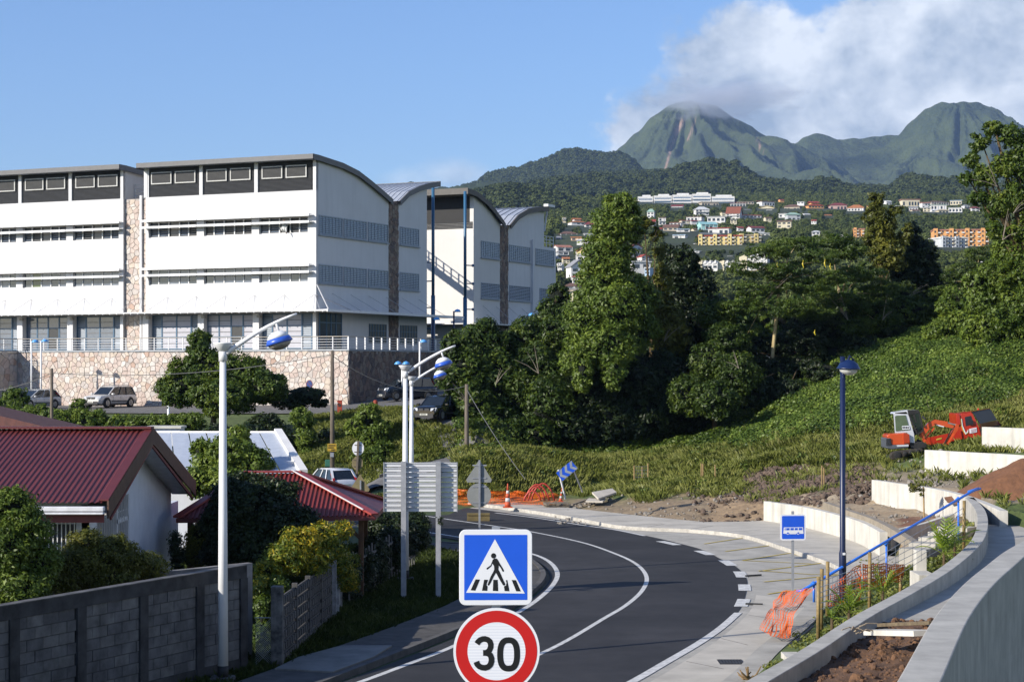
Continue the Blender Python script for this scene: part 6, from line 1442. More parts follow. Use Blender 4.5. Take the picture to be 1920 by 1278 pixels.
m = MB(); m.prism(board(A, R, XG, .2, .03, -.42), (.05,0,0)); m.prism(board(R, B, XG, .2, .03, -.42), (.05,0,0)); obj('bargeboard', m, BRN, t)
m = MB(); m.prism(board(A+Vector((0,.45,0)), R, XG-.03, .2, -.42, -.50), (.05,0,0)); m.prism(board(R, B-Vector((0,.4,0)), XG-.03, .2, -.42, -.50), (.05,0,0)); obj('soffit_trim', m, MARD, t)
m = MB(); m.prism([(XG-.7,A.y+.2,A.z-.32),(XG-.06,A.y+.2,A.z-.32),(XG-.06,R.y,R.z-.37),(XG-.7,R.y,R.z-.37)], (0,0,-.03)); m.prism([(XG-.7,R.y,R.z-.37),(XG-.06,R.y,R.z-.37),(XG-.06,B.y-.2,B.z-.32),(XG-.7,B.y-.2,B.z-.32)], (0,0,-.03)); obj('soffit', m, GUT, t)
m = MB(); m.box(-24, XG-.02, A.y-.32, A.y-.1, A.z-.22, A.z-.10); m.box(-24, XG-.02, A.y-.35, A.y-.12, A.z-.30, A.z-.24); o = obj('gutter', m, GUT, t); bevel(o,.02)
m = MB(); m.box(-24, XG-.05, A.y-.1, A.y-.06, A.z-.52, A.z-.30); obj('fascia', m, MARD, t)
xw = -11.15; m = MB()
def gab(y): return (R.z-.22-(R.y-y)*(R.z-A.z)/(R.y-A.y)) if y < R.y else (R.z-.22-(y-R.y)*(R.z-B.z)/(B.y-R.y))
for y0, y1, z0, z1 in [(50,50.9,0,None),(50.9,55.2,0,1.7),(50.9,55.2,3.75,None),(55.2,62,0,None)]:
    if z1 is None:
        ys = [y0, y1] if not (y0 < 55 < y1) else [y0, 55, y1]; m.prism([(xw,y0,z0),(xw,y1,z0)]+[(xw,y,gab(y)) for y in reversed(ys)], (-.2,0,0))
    else: m.prism([(xw,y0,z0),(xw,y1,z0),(xw,y1,z1),(xw,y0,z1)], (-.2,0,0))
m.box(-24, -12.45, 50, 50.2, 0, 3.6); m.box(-11.5, xw-.001, 50, 50.2, 0, 3.8); m.box(-12.45,-11.5,50,50.2,0,1.6); m.box(-12.45,-11.5,50,50.2,3.5,3.7); m.box(-24,-11.4,61.8,62,0,3.4); m.box(-12,-11.36,62,64.5,0,2.9); obj('wall', m, HWALL, t)
m = MB(); m.box(-12.45,-11.5,50.15,50.2,1.6,3.5); w1 = obj('window', m, M('shade_interior', (.06,.063,.07), rough=.6), t)
for i in range(9): q = MB(); x = -12.42+i*.112; q.box(x-.012,x+.012,49.9,49.93,1.6,3.5); obj('grille_bar', q, WHITEM, w1)
for z in (1.62,2.4,3.3): q = MB(); q.box(-12.45,-11.5,49.93,49.95,z,z+.03); obj('grille_rail', q, WHITEM, w1)
m = MB(); m.box(xw-.18,xw-.12,50.9,55.2,1.7,3.75); w2 = obj('window', m, MATS['shade_interior'], t)
m = MB(); m.box(xw-.12,xw-.02,53.6,53.75,1.7,3.75); m.box(xw-.12,xw-.02,53.6,55.2,3.0,3.12); m.box(xw-.12,xw-.02,55.05,55.2,1.7,3.75); obj('window_frame', m, WHITEM, w2)
for i in range(19): q = MB(); y = 51+i*.225; q.box(xw-.03,xw-.0,y-.012,y+.012,1.7,3.75); obj('grille_bar', q, WHITEM, w2)
for z in (1.75,2.5,3.3): q = MB(); q.box(xw-.05,xw-.03,50.9,55.2,z,z+.03); obj('grille_rail', q, WHITEM, w2)
m = MB(); m.box(xw,xw+.02,54.2,54.5,4.55,4.85); obj('air_vent', m, M('vent_grey', (.35,.36,.38)), t)
# neighbour behind, far left: brown-red verge and pale wall
t = thing('house', 'edge of a second house with dark red verge at the far left', 'house', (-20, 80, 0))
a, b = P(-60,770,80), P(112,812,76); m = MB(); m.prism([a,b,b+Vector((-.4,6,0)),a+Vector((-.4,6,.0))], (0,0,.12)); obj('roof', m, M('old_red_roof', (.09,.028,.022), rough=.8, var=.2), t)
m = MB(); m.prism([a+Vector((0,-.02,.05)),b+Vector((0,-.02,.05)),b+Vector((0,-.02,-.32)),a+Vector((0,-.02,-.32))], (0,.06,0)); obj('bargeboard', m, MATS['old_red_roof'], t)
m = MB(); m.prism([Vector((a.x,81,0)),Vector((b.x-.5,77.2,0)),Vector((b.x-.5,77.2,b.z)),Vector((a.x,81,a.z))], (0,4,0)); obj('wall', m, WM('beige'), t)
# white low-pitched metal roof with box
t = thing('house', 'low white house with pale metal roof between the two red roofs', 'house', (-12, 78, 0))
A_, B_, C_, D_ = P(290,812,84), P(521,812,82), P(569,890,73), P(290,890,73); ZR = M('pale_metal_roof', (.50,.54,.60), rough=.5, var=.08, metal=.1)
nn_ = 7
for i in range(nn_):
    q0, q1 = i/nn_, (i+1)/nn_; m = MB(); m.prism([D_.lerp(C_,q0), D_.lerp(C_,q1-.01), A_.lerp(B_,q1-.01), A_.lerp(B_,q0)], (0,0,.05)); obj('roof_sheet', m, ZR, t)
m = MB(); m.bar(B_+Vector((0,0,.1)), C_+Vector((0,0,.1)), .32,.22); m.bar(A_+Vector((0,0,.05)), B_+Vector((0,0,.05)), .2,.1); obj('roof_edge', m, WM('white'), t)
m = MB(); m.prism([(A_.x,74,0),(C_.x-.3,74,0),(B_.x-.2,82,0),(A_.x,82,0)], (0,0,3.1)); obj('wall', m, HWALL, t)
m = MB(); q = P(312,806,86); m.box(q.x-.72,q.x+.72,85.3,86.6,3.9,P(0,802,86).z); o = obj('roof_box', m, HWALL, t); m = MB(); m.box(q.x-.8,q.x+.8,85.2,86.7,P(0,802,86).z,P(0,798,86).z); obj('roof_box_lid', m, M('lid_cream', (.62,.60,.52)), t)
# red hipped carport roof
t = thing('carport', 'bright red corrugated hipped roof on wooden posts in front of the dark tree', 'carport', (-7.5, 62, 0))
EL, ER, BL, BR = Vector((-10.56,59.7,2.66)), Vector((-4.37,60.4,2.69)), Vector((-10.56,66.3,2.66)), Vector((-4.37,66.8,2.69)); RL, RR_ = Vector((-8.77,63,3.9)), Vector((-7.16,63.2,3.9))
m = MB(); m.poly([EL,ER,RR_,RL]); m.poly([ER,BR,RR_]); m.poly([BR,BL,RL,RR_]); m.poly([BL,EL,RL]); rf = obj('roof', m, RED2, t)
m = MB(); n = 44
for i in range(n):
    q = (i+.5)/n; e = EL.lerp(ER, q); x = e.x
    if x < RL.x: s_ = (x-EL.x)/(RL.x-EL.x); tp = EL.lerp(RL, s_)
    elif x > RR_.x: s_ = (ER.x-x)/(ER.x-RR_.x); tp = ER.lerp(RR_, s_)
    else: tp = RL.lerp(RR_, (x-RL.x)/(RR_.x-RL.x))
    if (tp-e).length > .15: m.bar(e+Vector((0,-.05,.02)), tp+Vector((0,0,.02)), .055, .04)
for i in range(20):
    e = EL.lerp(BL, (i+.5)/20); tp = RL if False else EL.lerp(RL, min(1, 2*min((i+.5)/20, 1-(i+.5)/20))); tp = Vector((tp.x, e.y, tp.z))
    if (tp-e).length > .15: m.bar(e+Vector((0,0,.02)), tp+Vector((0,0,.02)), .055,.04)
obj('roof_ribs', m, RED2, rf)
m = MB(); 
for a, b in ((ER,RR_),(EL,RL),(RL,RR_),(BR,RR_)): m.bar(a+Vector((0,0,.06)), b+Vector((0,0,.06)), .3,.06)
obj('hip_cap', m, M('hip_red', (.33,.05,.04), rough=.45), rf)
m = MB(); m.bar(ER.lerp(RR_,.08)+Vector((-.16,-.1,.11)), RR_+Vector((-.16,-.1,.11)), .05,.03); obj('hip_flashing', m, M('flash', (.75,.72,.70), rough=.3), rf)
m = MB(); m.bar(EL+Vector((0,0,-.06)), ER+Vector((0,0,-.06)), .05,.14); m.bar(ER+Vector((0,0,-.06)), BR+Vector((0,0,-.06)), .05,.14); m.bar(EL+Vector((0,0,-.06)), BL+Vector((0,0,-.06)), .05,.14); obj('eave_board', m, MARD, rf)
for x, y in ((-10.2,60.1),(-9.95,60.5),(-4.85,60.9),(-5.1,66),(-10.1,66)):
    m = MB(); m.box(x-.08,x+.08,y-.08,y+.08,0,2.75); obj('post', m, TIMB, t)
m = MB(); m.bar((-4.85,60.9,1.9),(-5.5,60.9,2.6), .1,.1); m.bar((-10.2,60.1,1.9),(-9.6,60.1,2.6), .1,.1); obj('brace', m, TIMB, t)
for i, (dx, dz) in enumerate(((.0,.6),(.12,.45),(.2,.5))): m = MB(); m.bar((-9.85+dx,60.0,.5),(-9.6+dx*1.4,59.9,1.1+dz), .05,.03); o = obj('loose_slat', m, BOARD); tag(o, ['loose pale slat leaning on the carport post, longest of three','loose pale slat leaning on the carport post, middle one','loose pale slat leaning on the carport post, outer one'][i], 'slat')

# --- grey block wall with pillars, nearest thing on the left
BLK = [M('block_grey_'+n, c, rough=.95, var=.28, scale=2.5, bump=.008, bscale=40, stain=.45) for n, c in (('a',(.150,.150,.152)),('b',(.125,.125,.13)),('c',(.175,.173,.17)))]; DKP = M('stained_pillar', (.060,.060,.062), rough=.95, var=.35, scale=2, bump=.005, bscale=30)
W0, W1 = Vector((-13.17,33.03,0)), Vector((-6.62,46.75,0)); D_ = (W1-W0).normalized(); Nn = Vector((D_.y,-D_.x,0)); HW = 2.55; LW_ = (W1-W0).length
t = thing('block_wall', 'long grey concrete block wall with dark stained pillars at the bottom left', 'wall', W0); fr = Matrix(((D_.x,Nn.x,0,W0.x),(D_.y,Nn.y,0,W0.y),(0,0,1,0),(0,0,0,1)))
def s_at(px):
    lo, hi = 0, LW_
    for _ in range(40):
        mid = (lo+hi)/2; p = W0+D_*mid
        if 960+p.x/p.y*F < px: lo = mid
        else: hi = mid
    return lo
pil = [s_at(px) for px in (20,146,263,369,468)]; pil[-1] = LW_-.14; d_ = pil[1]-pil[0]; pil = [pil[0]-d_*1.02]+pil
m = MB(fr); m.box(-.2,LW_,-.07,.04,-.1,HW-.02); obj('mortar_core', m, M('block_mortar', (.07,.07,.072), rough=.95), t)
for i, s_ in enumerate(pil): m = MB(fr); m.box(s_-.15,s_+.15,-.12,.12,-.1,HW-.3); obj('pillar', m, DKP, t)
m = MB(fr); m.box(-.2,LW_+.0,-.12,.10,HW-.3,HW); o = obj('top_beam', m, DKP, t); m = MB(fr); m.box(-.2,LW_,-.12,.09,-.1,.28); obj('foot_beam', m, DKP, t)
m = MB(fr); m.box(-.2,LW_,-.13,.11,HW,HW+.02); obj('coping', m, M('coping_stained', (.14,.135,.13), var=.3), t)
rr = random.Random(3); bh = (HW-.3-.28)/8
for a, b in zip(pil, pil[1:]):
    a += .15; b -= .15
    for r in range(8):
        x = a-(.26 if r % 2 else 0)
        while x < b-.03:
            x0 = max(x, a)+.008; x1 = min(x+.52, b)-.008
            if x1-x0 > .05: z = .28+r*bh; m = MB(fr); m.box(x0,x1,.03,.075+rr.uniform(-.008,.008),z+.008,z+bh-.008); obj('block', m, rr.choice(BLK), t)
            x += .52
# second wall just behind with its sunlit face
pts = [Vector((-6.72,48.6,2.42)), Vector((-9.0,46.0,2.42)), Vector((-10.9,43.8,2.42)), Vector((-13.5,40.8,2.42))]; m = wallmesh(pts, .2, -.1); o = obj('concrete_wall', m, M('rendered_wall', (.26,.25,.24), rough=.95, var=.3, scale=1.2, stain=.5)); tag(o, 'rendered grey wall close behind the block wall below the white house', 'wall')
# stone gate post, precast fence, wire gap
m = MB(); m.box(-5.97,-5.68,46.9,47.2,-.1,2.0); o = obj('gate_post', m, M('post_concrete', (.17,.165,.155), rough=.95, var=.45, scale=3, bump=.01, bscale=25)); bevel(o,.015); tag(o, 'weathered concrete gate post at the near end of the patterned fence', 'post')
t = thing('precast_fence', 'dark patterned precast concrete fence running back from the concrete post', 'fence', (-5.8,47.3,0)); p0, p1 = Vector((-5.78,47.3,0)), Vector((-5.35,56.0,0)); d_ = (p1-p0); PRE = M('precast_grey', (.105,.10,.095), rough=.95, var=.3, scale=2.5)
for b_ in range(4):
    q0 = p0+d_*(b_/4); q1 = p0+d_*((b_+1)/4); m = MB(); m.box(q0.x-.07,q0.x+.07,q0.y-.07,q0.y+.07,-.1,1.85-.05*b_); obj('fence_post', m, PRE, t)
    for r in range(6):
        z0 = .02+r*.285-.02*b_; m = MB(); m.bar(q0+Vector((0,.07,z0+.13)), q1+Vector((0,-.07,z0+.13)), .04,.26); pn = obj('panel', m, PRE, t)
        for k_ in range(6): a = q0.lerp(q1, (k_+.12+(.5 if r%2 else 0)*.16)/6.3+.02); c_ = q0.lerp(q1, (k_+.88)/6.3+.02); m = MB(); m.bar(a+Vector((.035,0,z0+.13)), c_+Vector((.035,0,z0+.13)), .05,.17); obj('relief_brick', m, PRE, pn)
m = MB()
for i in range(-9, 30):
    for sg in (1, -1):
        z0 = i*.055; x0, x1 = -6.36, -5.98; za, zb_ = (z0, z0+(x1-x0)) if sg > 0 else (z0+(x1-x0), z0)
        if min(za, zb_) >= .04 and max(za, zb_) <= 1.22: m.bar((x0,47.0+.006*sg,za),(x1,47.0+.006*sg,zb_), .007, .007)
m.tube([(-6.38,47,1.22),(-5.95,47,1.22)], .012, 5); o = obj('wire_mesh', m, GALV); tag(o, 'chain-link mesh filling the gap between block wall and concrete post', 'wire mesh')
t = thing('garden_gate', 'worn white metal garden gate between patterned fence and ivy hedge', 'gate', (-5.3,57,0))
for y in (56.1,57.0,58.0): m = MB(); m.box(-5.32,-5.2,y-.06,y+.06,-.1,1.75); obj('post', m, M('worn_white', (.36,.37,.38), var=.3, scale=4), t)
for i in range(6): m = MB(); m.bar((-5.26,56.2,.3+.24*i),(-5.26,56.9,.3+.24*i), .02,.03); obj('rung', m, MATS['worn_white'], t)
m = MB(); m.bar((-5.26,57.05,.9),(-5.26,57.95,.9), .03,1.4); obj('leaf', m, MATS['worn_white'], t)
t = thing('fence', 'weathered grey slatted garden fence half swallowed by ivy beside the direction board', 'fence', (-4.2,64,0))
for i in range(24): y = 59.5+i*.5; x = -5.1+.125*(y-59.5); m = MB(); m.box(x-.02,x+.02,y-.17,y+.17,.05,1.55+.05*math.sin(i*2.1)); obj('slat', m, M('fence_grey', (.17,.165,.16), var=.25, scale=4), t)
for z in (.4,1.3): m = MB(); m.bar((-5.06,59.4,z),(-3.6,71.2,z), .05,.07); obj('rail', m, MATS['fence_grey'], t)
# ================================================================== vehicles
TYRE = M('tyre', (.012,.012,.012), rough=.85, var=.1); RIM = M('rim', (.35,.36,.37), rough=.3, metal=.7); CGL = GLASS('car_glass', (.015,.02,.025), .04); PLAS = M('black_plastic', (.02,.02,.022), rough=.6); HEADL = M('headlight_glass', (.62,.64,.66), rough=.08, var=.05, spec=.9); TAILL = M('tail_red', (.35,.01,.01), rough=.2); PLATE = M('number_plate', (.62,.62,.55), rough=.4)
def paint(n, c, r=.25): return M('paint_'+n, c, rough=r, var=.03, coat=.7, metal=.15)
def car(label, p, rz, L_, W_, Hh, mat, hood=.58, belt=.60, style='hatch', roofrack=False, group='parked cars'):
    t = thing('parked_car', label, 'car', p, rz, group); fr = wmat(t); hw = W_/2; zb = .22 if style != 'suv' else .30
    zbelt = Hh*belt; zh = Hh*hood
    # stations: (x fraction, top z, half width, bottom z)
    st = [(-.50, zbelt*.72, .86, zb+.16), (-.485, zbelt*.98, .93, zb+.06), (-.44, zbelt+.02, .97, zb), (-.30, zbelt, 1, zb), (0, zbelt-.01, 1, zb), (.18, zbelt-.03, 1, zb), (.24, zh+.02, .99, zb), (.34, zh-.02, .97, zb), (.43, zh-.07, .92, zb), (.475, zh-.15, .86, zb+.04), (.497, zh-.30, .80, zb+.08)]
    m = MB(fr); rows = []
    for f_, zt, wf, z0 in st:
        x = f_*L_; w_ = hw*wf; c = [(w_*.90, z0), (w_*.985, z0+.12), (w_, z0+.32), (w_*.985, zt-.10), (w_*.93, zt-.02), (w_*.55, zt+.02), (0, zt+.03)]
        rows.append([(x, -a, b) for a, b in c]+[(x, a, b) for a, b in reversed(c[:-1])])
    m.grid(rows); m.poly(rows[0]); m.poly(rows[-1]); body = obj('body', m, mat, t, True)
    # greenhouse
    if style == 'sedan': gx = (-.40, -.22, .06, .24)
    elif style == 'suv': gx = (-.47, -.40, .06, .235)
    elif style == 'mpv': gx = (-.47, -.40, .10, .33)
    else: gx = (-.475, -.36, .05, .245)
    zt = Hh; bw = hw*.90; tw = hw*.70; x0, x1, x2, x3 = [g*L_ for g in gx]
    lo = [(x0,-bw*.94,zbelt-.03),(x3,-bw*.88,zh+.0),(x3,bw*.88,zh+.0),(x0,bw*.94,zbelt-.03)]; hi = [(x1,-tw,zt-.06),(x2,-tw,zt-.06),(x2,tw,zt-.06),(x1,tw,zt-.06)]
    m = MB(fr); m.add(lo+hi, [(0,1,5,4),(1,2,6,5),(2,3,7,6),(3,0,4,7)]); gh = obj('glass', m, CGL, t)
    m = MB(fr); rf = [(x1-.06,-tw*.98,zt-.09),(x2+.08,-tw*.98,zt-.1),(x2+.08,tw*.98,zt-.1),(x1-.06,tw*.98,zt-.09)]; rc = [(x1+.12,-tw*.82,zt),(x2-.15,-tw*.82,zt),(x2-.15,tw*.82,zt),(x1+.12,tw*.82,zt)]
    m.add(rf+rc, [(0,1,5,4),(1,2,6,5),(2,3,7,6),(3,0,4,7),(4,5,6,7)]); obj('roof', m, mat, t, True)
    for sy in (-1, 1):
        L0 = Vector(lo[0 if sy < 0 else 3]); L1_ = Vector(lo[1 if sy < 0 else 2]); H0 = Vector(hi[0 if sy < 0 else 3]); H1 = Vector(hi[1 if sy < 0 else 2])
        for q, wd, nm in ((0,.12,'rear_pillar'),(.34,.06,'door_pillar'),(.62,.06,'door_pillar'),(1,.07,'windscreen_pillar')):
            m = MB(fr); m.bar(L0.lerp(L1_, q)+Vector((0,sy*.012,0)), H0.lerp(H1, q)+Vector((0,sy*.012,0)), wd if q in (0,1) else .05, .05); obj(nm, m, mat if q in (0,1) or style=='hatch' else PLAS, gh)
        m = MB(fr); m.bar((x3-.28,sy*(hw+.1),zbelt+.06),(x3-.1,sy*(hw+.1),zbelt+.06), .2,.14); o = obj('mirror', m, mat, t); bevel(o,.03)
        # lights
        m = MB(fr); m.add([(L_*.455,sy*hw*.87,zh-.13),(L_*.487,sy*hw*.55,zh-.17),(L_*.497,sy*hw*.52,zh-.33),(L_*.478,sy*hw*.83,zh-.31)], [(0,1,2,3)]); q_ = MB(fr); q_.prism([(L_*.452,sy*hw*.885,zh-.12),(L_*.492,sy*hw*.52,zh-.16),(L_*.503,sy*hw*.50,zh-.32),(L_*.483,sy*hw*.85,zh-.31)], (-.05,0,0)); obj('headlight', q_, HEADL, t)
        m = MB(fr); zr = zbelt; m.prism([(-L_*.5-.005,sy*hw*.66,zr-.26),(-L_*.5-.005,sy*hw*.84,zr-.26),(-L_*.485-.01,sy*hw*.90,zr+.02),(-L_*.485-.01,sy*hw*.78,zr+.02)], (.05,0,0))
        if style in ('hatch','mpv'): m.bar((-L_*.478,sy*bw*.92,zr),(x1-.03,sy*tw*1.04,zt-.25), .12,.07)
        obj('tail_light', m, TAILL, t)
        wr = .33 if style != 'suv' else .37
        for xf in (-.30, .315):
            m = MB(fr); rot = Matrix.Rotation(math.pi/2, 3, 'X'); m.lathe([(wr*1.17,-.006),(wr*1.17,.012)], (xf*L_, sy*(hw-.012), wr+.02), 22, rot); obj('wheel_arch', m, PLAS, body)
            m = MB(fr); m.lathe([(wr*.62,-.10),(wr,-.09),(wr,.09),(wr*.62,.10)], (xf*L_, sy*(hw-.06), wr), 22, rot); wh = obj('wheel', m, TYRE, t, True)
            m = MB(fr); m.lathe([(wr*.62,-.112),(wr*.55,-.1),(wr*.55,.1),(wr*.62,.112)], (xf*L_, sy*(hw-.06), wr), 18, rot); obj('rim', m, RIM, wh)
            m = MB(fr)
            for k_ in range(5): a = k_*1.2566; m.bar((xf*L_, sy*(hw+.055), wr),(xf*L_+math.cos(a)*wr*.55, sy*(hw+.055), wr+math.sin(a)*wr*.55), .05,.02)
            obj('spokes', m, RIM, wh)
        m = MB(fr); m.box(-.2*L_,.2*L_, min(sy*(hw+.001),sy*(hw+.012)), max(sy*(hw+.001),sy*(hw+.012)), zb+.18, zb+.25); obj('side_trim', m, PLAS, body)
        if roofrack: m = MB(fr); m.tube([(x1,sy*tw*.9,zt-.02),(x1+.15,sy*tw*.9,zt+.06),(x2-.15,sy*tw*.9,zt+.06),(x2,sy*tw*.9,zt-.02)], .025, 6); obj('roof_rail', m, GALV, t)
    m = MB(fr); m.box(L_*.485, L_*.505, -hw*.72, hw*.72, zb-.02, zb+.20); obj('front_bumper', m, PLAS, t)
    for sy in (-1,1):
        m = MB(fr); m.box(L_*.478, L_*.503, min(sy*.05,sy*.36), max(sy*.05,sy*.36), zh-.32, zh-.17); obj('grille', m, PLAS, t)
    m = MB(fr); m.box(L_*.5, L_*.512, -.26,.26, zb+.10, zb+.21); pl_ = obj('number_plate', m, PLATE, t)
    for q in (-.17,-.1,-.02,.06,.14): m = MB(fr); m.box(L_*.512, L_*.514, q-.022,q+.022, zb+.125, zb+.185); obj('character', m, PLAS, pl_)
    m = MB(fr); m.box(-L_*.512,-L_*.496,-.26,.26, zb+.34, zb+.45); obj('number_plate', m, PLATE, t)
    m = MB(fr); m.box(-L_*.508,-L_*.48,-hw*.8,hw*.8, zb-.02, zb+.2); obj('rear_bumper', m, PLAS if style == 'suv' else mat, t)
    m = MB(fr); m.box(-.42*L_,.42*L_,-hw*.8,hw*.8, .18, zb+.2); obj('underbody', m, PLAS, t)
    for xo in (-.04, .16): m = MB(fr); m.box(xo*L_,xo*L_+.012,-hw*1.004,hw*1.004, zb+.2, zbelt-.1); obj('door_gap', m, PLAS, body)
    return t
def fw(deg, away=False): r = math.radians(deg); return math.atan2(math.cos(r) if away else -math.cos(r), -math.sin(r))
def gp_(px, Y, dz=.09): x = xz(px, Y); return Vector((x, Y, tin(x, Y)+dz))
SILV = paint('silver', (.56,.55,.54)); BLACK = paint('black', (.008,.009,.010), .15); DKB = paint('dark_blue', (.012,.018,.030), .2); WPAINT = paint('white', (.70,.71,.73))
car('silver four-wheel drive parked in front of the stone wall facing left', gp_(206,147.5), fw(27), 4.57, 1.85, 1.66, SILV, .60, .60, 'suv', True)
car('black hatchback parked nose-on beside the white lamp posts', gp_(822,118), fw(24), 4.03, 1.76, 1.52, BLACK, .60, .60, 'hatch')
car('dark blue people carrier parked in the shade of the stone wall', gp_(763,143,.09), fw(58), 4.4, 1.82, 1.68, DKB, .62, .60, 'mpv')
wp = P(618,931,104); wp.z = tin(wp.x, 104)+.02
car('white hatchback seen from behind on the side street beyond the red roof', wp, fw(33, True), 3.84, 1.68, 1.48, WPAINT, .60, .60, 'hatch', group='cars on the side street')
car('silver hatchback half hidden by bushes at the left of the car park', gp_(66,145.5), fw(35), 4.0, 1.7, 1.48, paint('grey_silver', (.40,.41,.42)), .6, .6, 'hatch')
car('dark grey car cut off by the left edge of the frame', gp_(-8,146), fw(35), 4.3, 1.75, 1.45, paint('graphite', (.06,.06,.065)), .6, .6, 'sedan')
for px, Y, c, lab in [(1235,150,'white','white car glimpsed through a gap low in the trees, leftmost'),(1330,152,'pale','pale car glimpsed through the middle of the trees'),(1395,153,'silverb','silver car glimpsed behind the bare tree trunk'),(1450,151,'white','white car glimpsed behind the trees, rightmost')]:
    x = xz(px, Y); car(lab, Vector((x, Y, tin(x,Y)+.02)), fw(60), 4.1, 1.72, 1.46, {'white': WPAINT, 'pale': paint('pale', (.5,.55,.6)), 'silverb': SILV}[c], group='cars parked behind the trees')

# ------------------------------------------------------------------ mini excavator
def Z7(x, y, Y): return P(1620+x/6.4, 740+y/6.4, Y)
def pex(pts, Y, d, name, mat, parent, bev=0): m = MB(); m.prism([Z7(x, y, Y) for x, y in pts], (0, d, 0)); o = obj(name, m, mat, parent); return bevel(o, bev) if bev else o
ORG = paint('orange', (.62,.085,.018), .35); XW = paint('machine_white', (.62,.63,.66), .4); DARKG = M('dark_grease', (.025,.024,.023), rough=.7, var=.3); RUBT = M('muddy_track', (.055,.045,.035), rough=.9, var=.35, scale=6); RAMM = M('ram_steel', (.42,.43,.44), rough=.3, metal=.6)
Ye = 96.5; base = Z7(520,760,Ye); t = thing('mini_excavator', 'small orange excavator with white cab standing on the slope, arm folded to the right', 'excavator', base)
e = pex([(275,490),(305,468),(500,455),(545,472),(552,600),(330,602),(300,560)], Ye, 1.3, 'engine_cover', ORG, t, .05)
pex([(470,452),(500,455),(545,472),(552,575),(475,585)], Ye-.06, .1, 'side_panel', paint('orange_dark', (.45,.05,.015)), e, .02)
g = pex([(262,520),(322,515),(335,600),(540,595),(540,636),(332,655),(268,640)], Ye-.05, 1.4, 'counterweight', M('counter_grey', (.09,.10,.12), rough=.5), t, .06)
pex([(392,600),(535,594),(535,616),(400,622)], Ye-.07, .03, 'scuffed_stripe', XW, g)
for i in range(6): pex([(264,528+i*15),(324,522+i*15),(324,530+i*15),(264,536+i*15)], Ye-.07, .03, 'vent_slat', DARKG, g)
cab = pex([(355,230),(372,215),(505,203),(532,232),(600,470),(606,572),(556,572),(520,452),(372,452)], Ye+.1, .05, 'cab_side', XW, t)
cab2 = pex([(355,230),(372,215),(505,203),(532,232),(600,470),(606,572),(556,572),(520,452),(372,452)], Ye+1.05, .05, 'cab_side', XW, t)
pex([(372,258),(388,248),(500,243),(548,418),(382,434)], Ye+.07, .02, 'side_window', GLASS('cab_glass', (.10,.14,.08), .1), cab)
pex([(455,372),(540,368),(552,410),(460,416)], Ye+.055, .012, 'sticker', SW, cab)
for i in range(4): pex([(462+i*20,380),(474+i*20,379),(476+i*20,402),(464+i*20,403)], Ye+.045, .008, 'sticker_mark', SBK, cab)
pex([(355,230),(370,208),(520,182),(655,180),(672,212),(532,236)], Ye+.1, 1.0, 'cab_roof', XW, t, .03)
pex([(520,182),(655,180),(672,212),(532,232)], Ye+.08, .02, 'roof_edge', DARKG, t)
m = MB()
for a, b in (((535,232),(640,470)),((662,210),(712,425)),((535,232),(662,210)),((640,470),(712,425)),((592,225),(628,330))): m.bar(Z7(*a,Ye+.12), Z7(*b,Ye+.12), .07,.07); m.bar(Z7(*a,Ye+1.0), Z7(*b,Ye+1.0), .07,.07)
obj('cab_frame', m, DARKG, t)
pex([(540,238),(658,216),(705,420),(640,465)], Ye+.95, .02, 'front_glass', GLASS('cab_glass2', (.10,.15,.06), .3), t)
pex([(590,420),(640,400),(650,470),(600,490)], Ye+.4, .4, 'seat', DARKG, t); m = MB(); m.tube([Z7(600,430,Ye+.5), Z7(620,370,Ye+.5)], .03, 6); m.tube([Z7(700,255,Ye), Z7(735,295,Ye-.1)], .05, 6); obj('mirror', m, DARKG, t)
pex([(548,575),(700,560),(760,590),(740,640),(560,650)], Ye+.1, 1.1, 'slew_frame', DARKG, t, .03)
def track(pts, Y, w_, lab):
    tr_ = pex(pts, Y, w_, 'track', RUBT, t, .05); return tr_
tr1 = track([(312,745),(330,692),(380,676),(560,655),(690,640),(720,660),(690,690),(560,705),(450,755),(400,775),(340,778)], Ye-.25, .35, 'a')
tr2 = track([(505,748),(520,695),(575,668),(760,642),(860,632),(872,655),(840,680),(700,700),(620,740),(560,760)], Ye+1.0, .35, 'b')
m = MB(); rot = Matrix.Rotation(math.pi/2, 3, 'X')
for x, y, r in ((398,722,.19),(490,700,.1),(560,688,.1),(640,672,.1)): m.lathe([(r,-.03),(r,.03),(r*.5,.05)], Z7(x,y,Ye-.27), 16, rot)
obj('track_wheels', m, DARKG, tr1)
pex([(420,690),(700,650),(740,640),(740,690),(470,745)], Ye+.2, .8, 'undercarriage', DARKG, t)
def limb(pts, ws, Y, d, name, mat, parent):
    L_, R_ = [], []
    for i, p in enumerate(pts):
        a = Vector(pts[max(i-1,0)]); b = Vector(pts[min(i+1,len(pts)-1)]); dd = (b-a).normalized(); q = Vector((-dd.y, dd.x))*ws[i]/2; L_.append(Vector(p)+q); R_.append(Vector(p)-q)
    m = MB()
    for i in range(len(pts)-1): m.prism([Z7(*L_[i],Y), Z7(*L_[i+1],Y), Z7(*R_[i+1],Y), Z7(*R_[i],Y)], (0,d,0))
    return obj(name, m, mat, parent)
bo = limb([(685,510),(735,425),(790,360),(850,330),(930,345),(1075,385)], [45,58,66,62,52,36], Ye+.45, .22, 'boom', ORG, t)
limb([(870,360),(960,382)], [13,12], Ye+.44, .01, 'boom_lettering', SW, bo)
limb([(850,308),(1005,332)], [26,24], Ye+.5, .12, 'boom_ram', ORG, t); limb([(1005,335),(1105,358)], [13,13], Ye+.52, .08, 'ram_rod', RAMM, t)
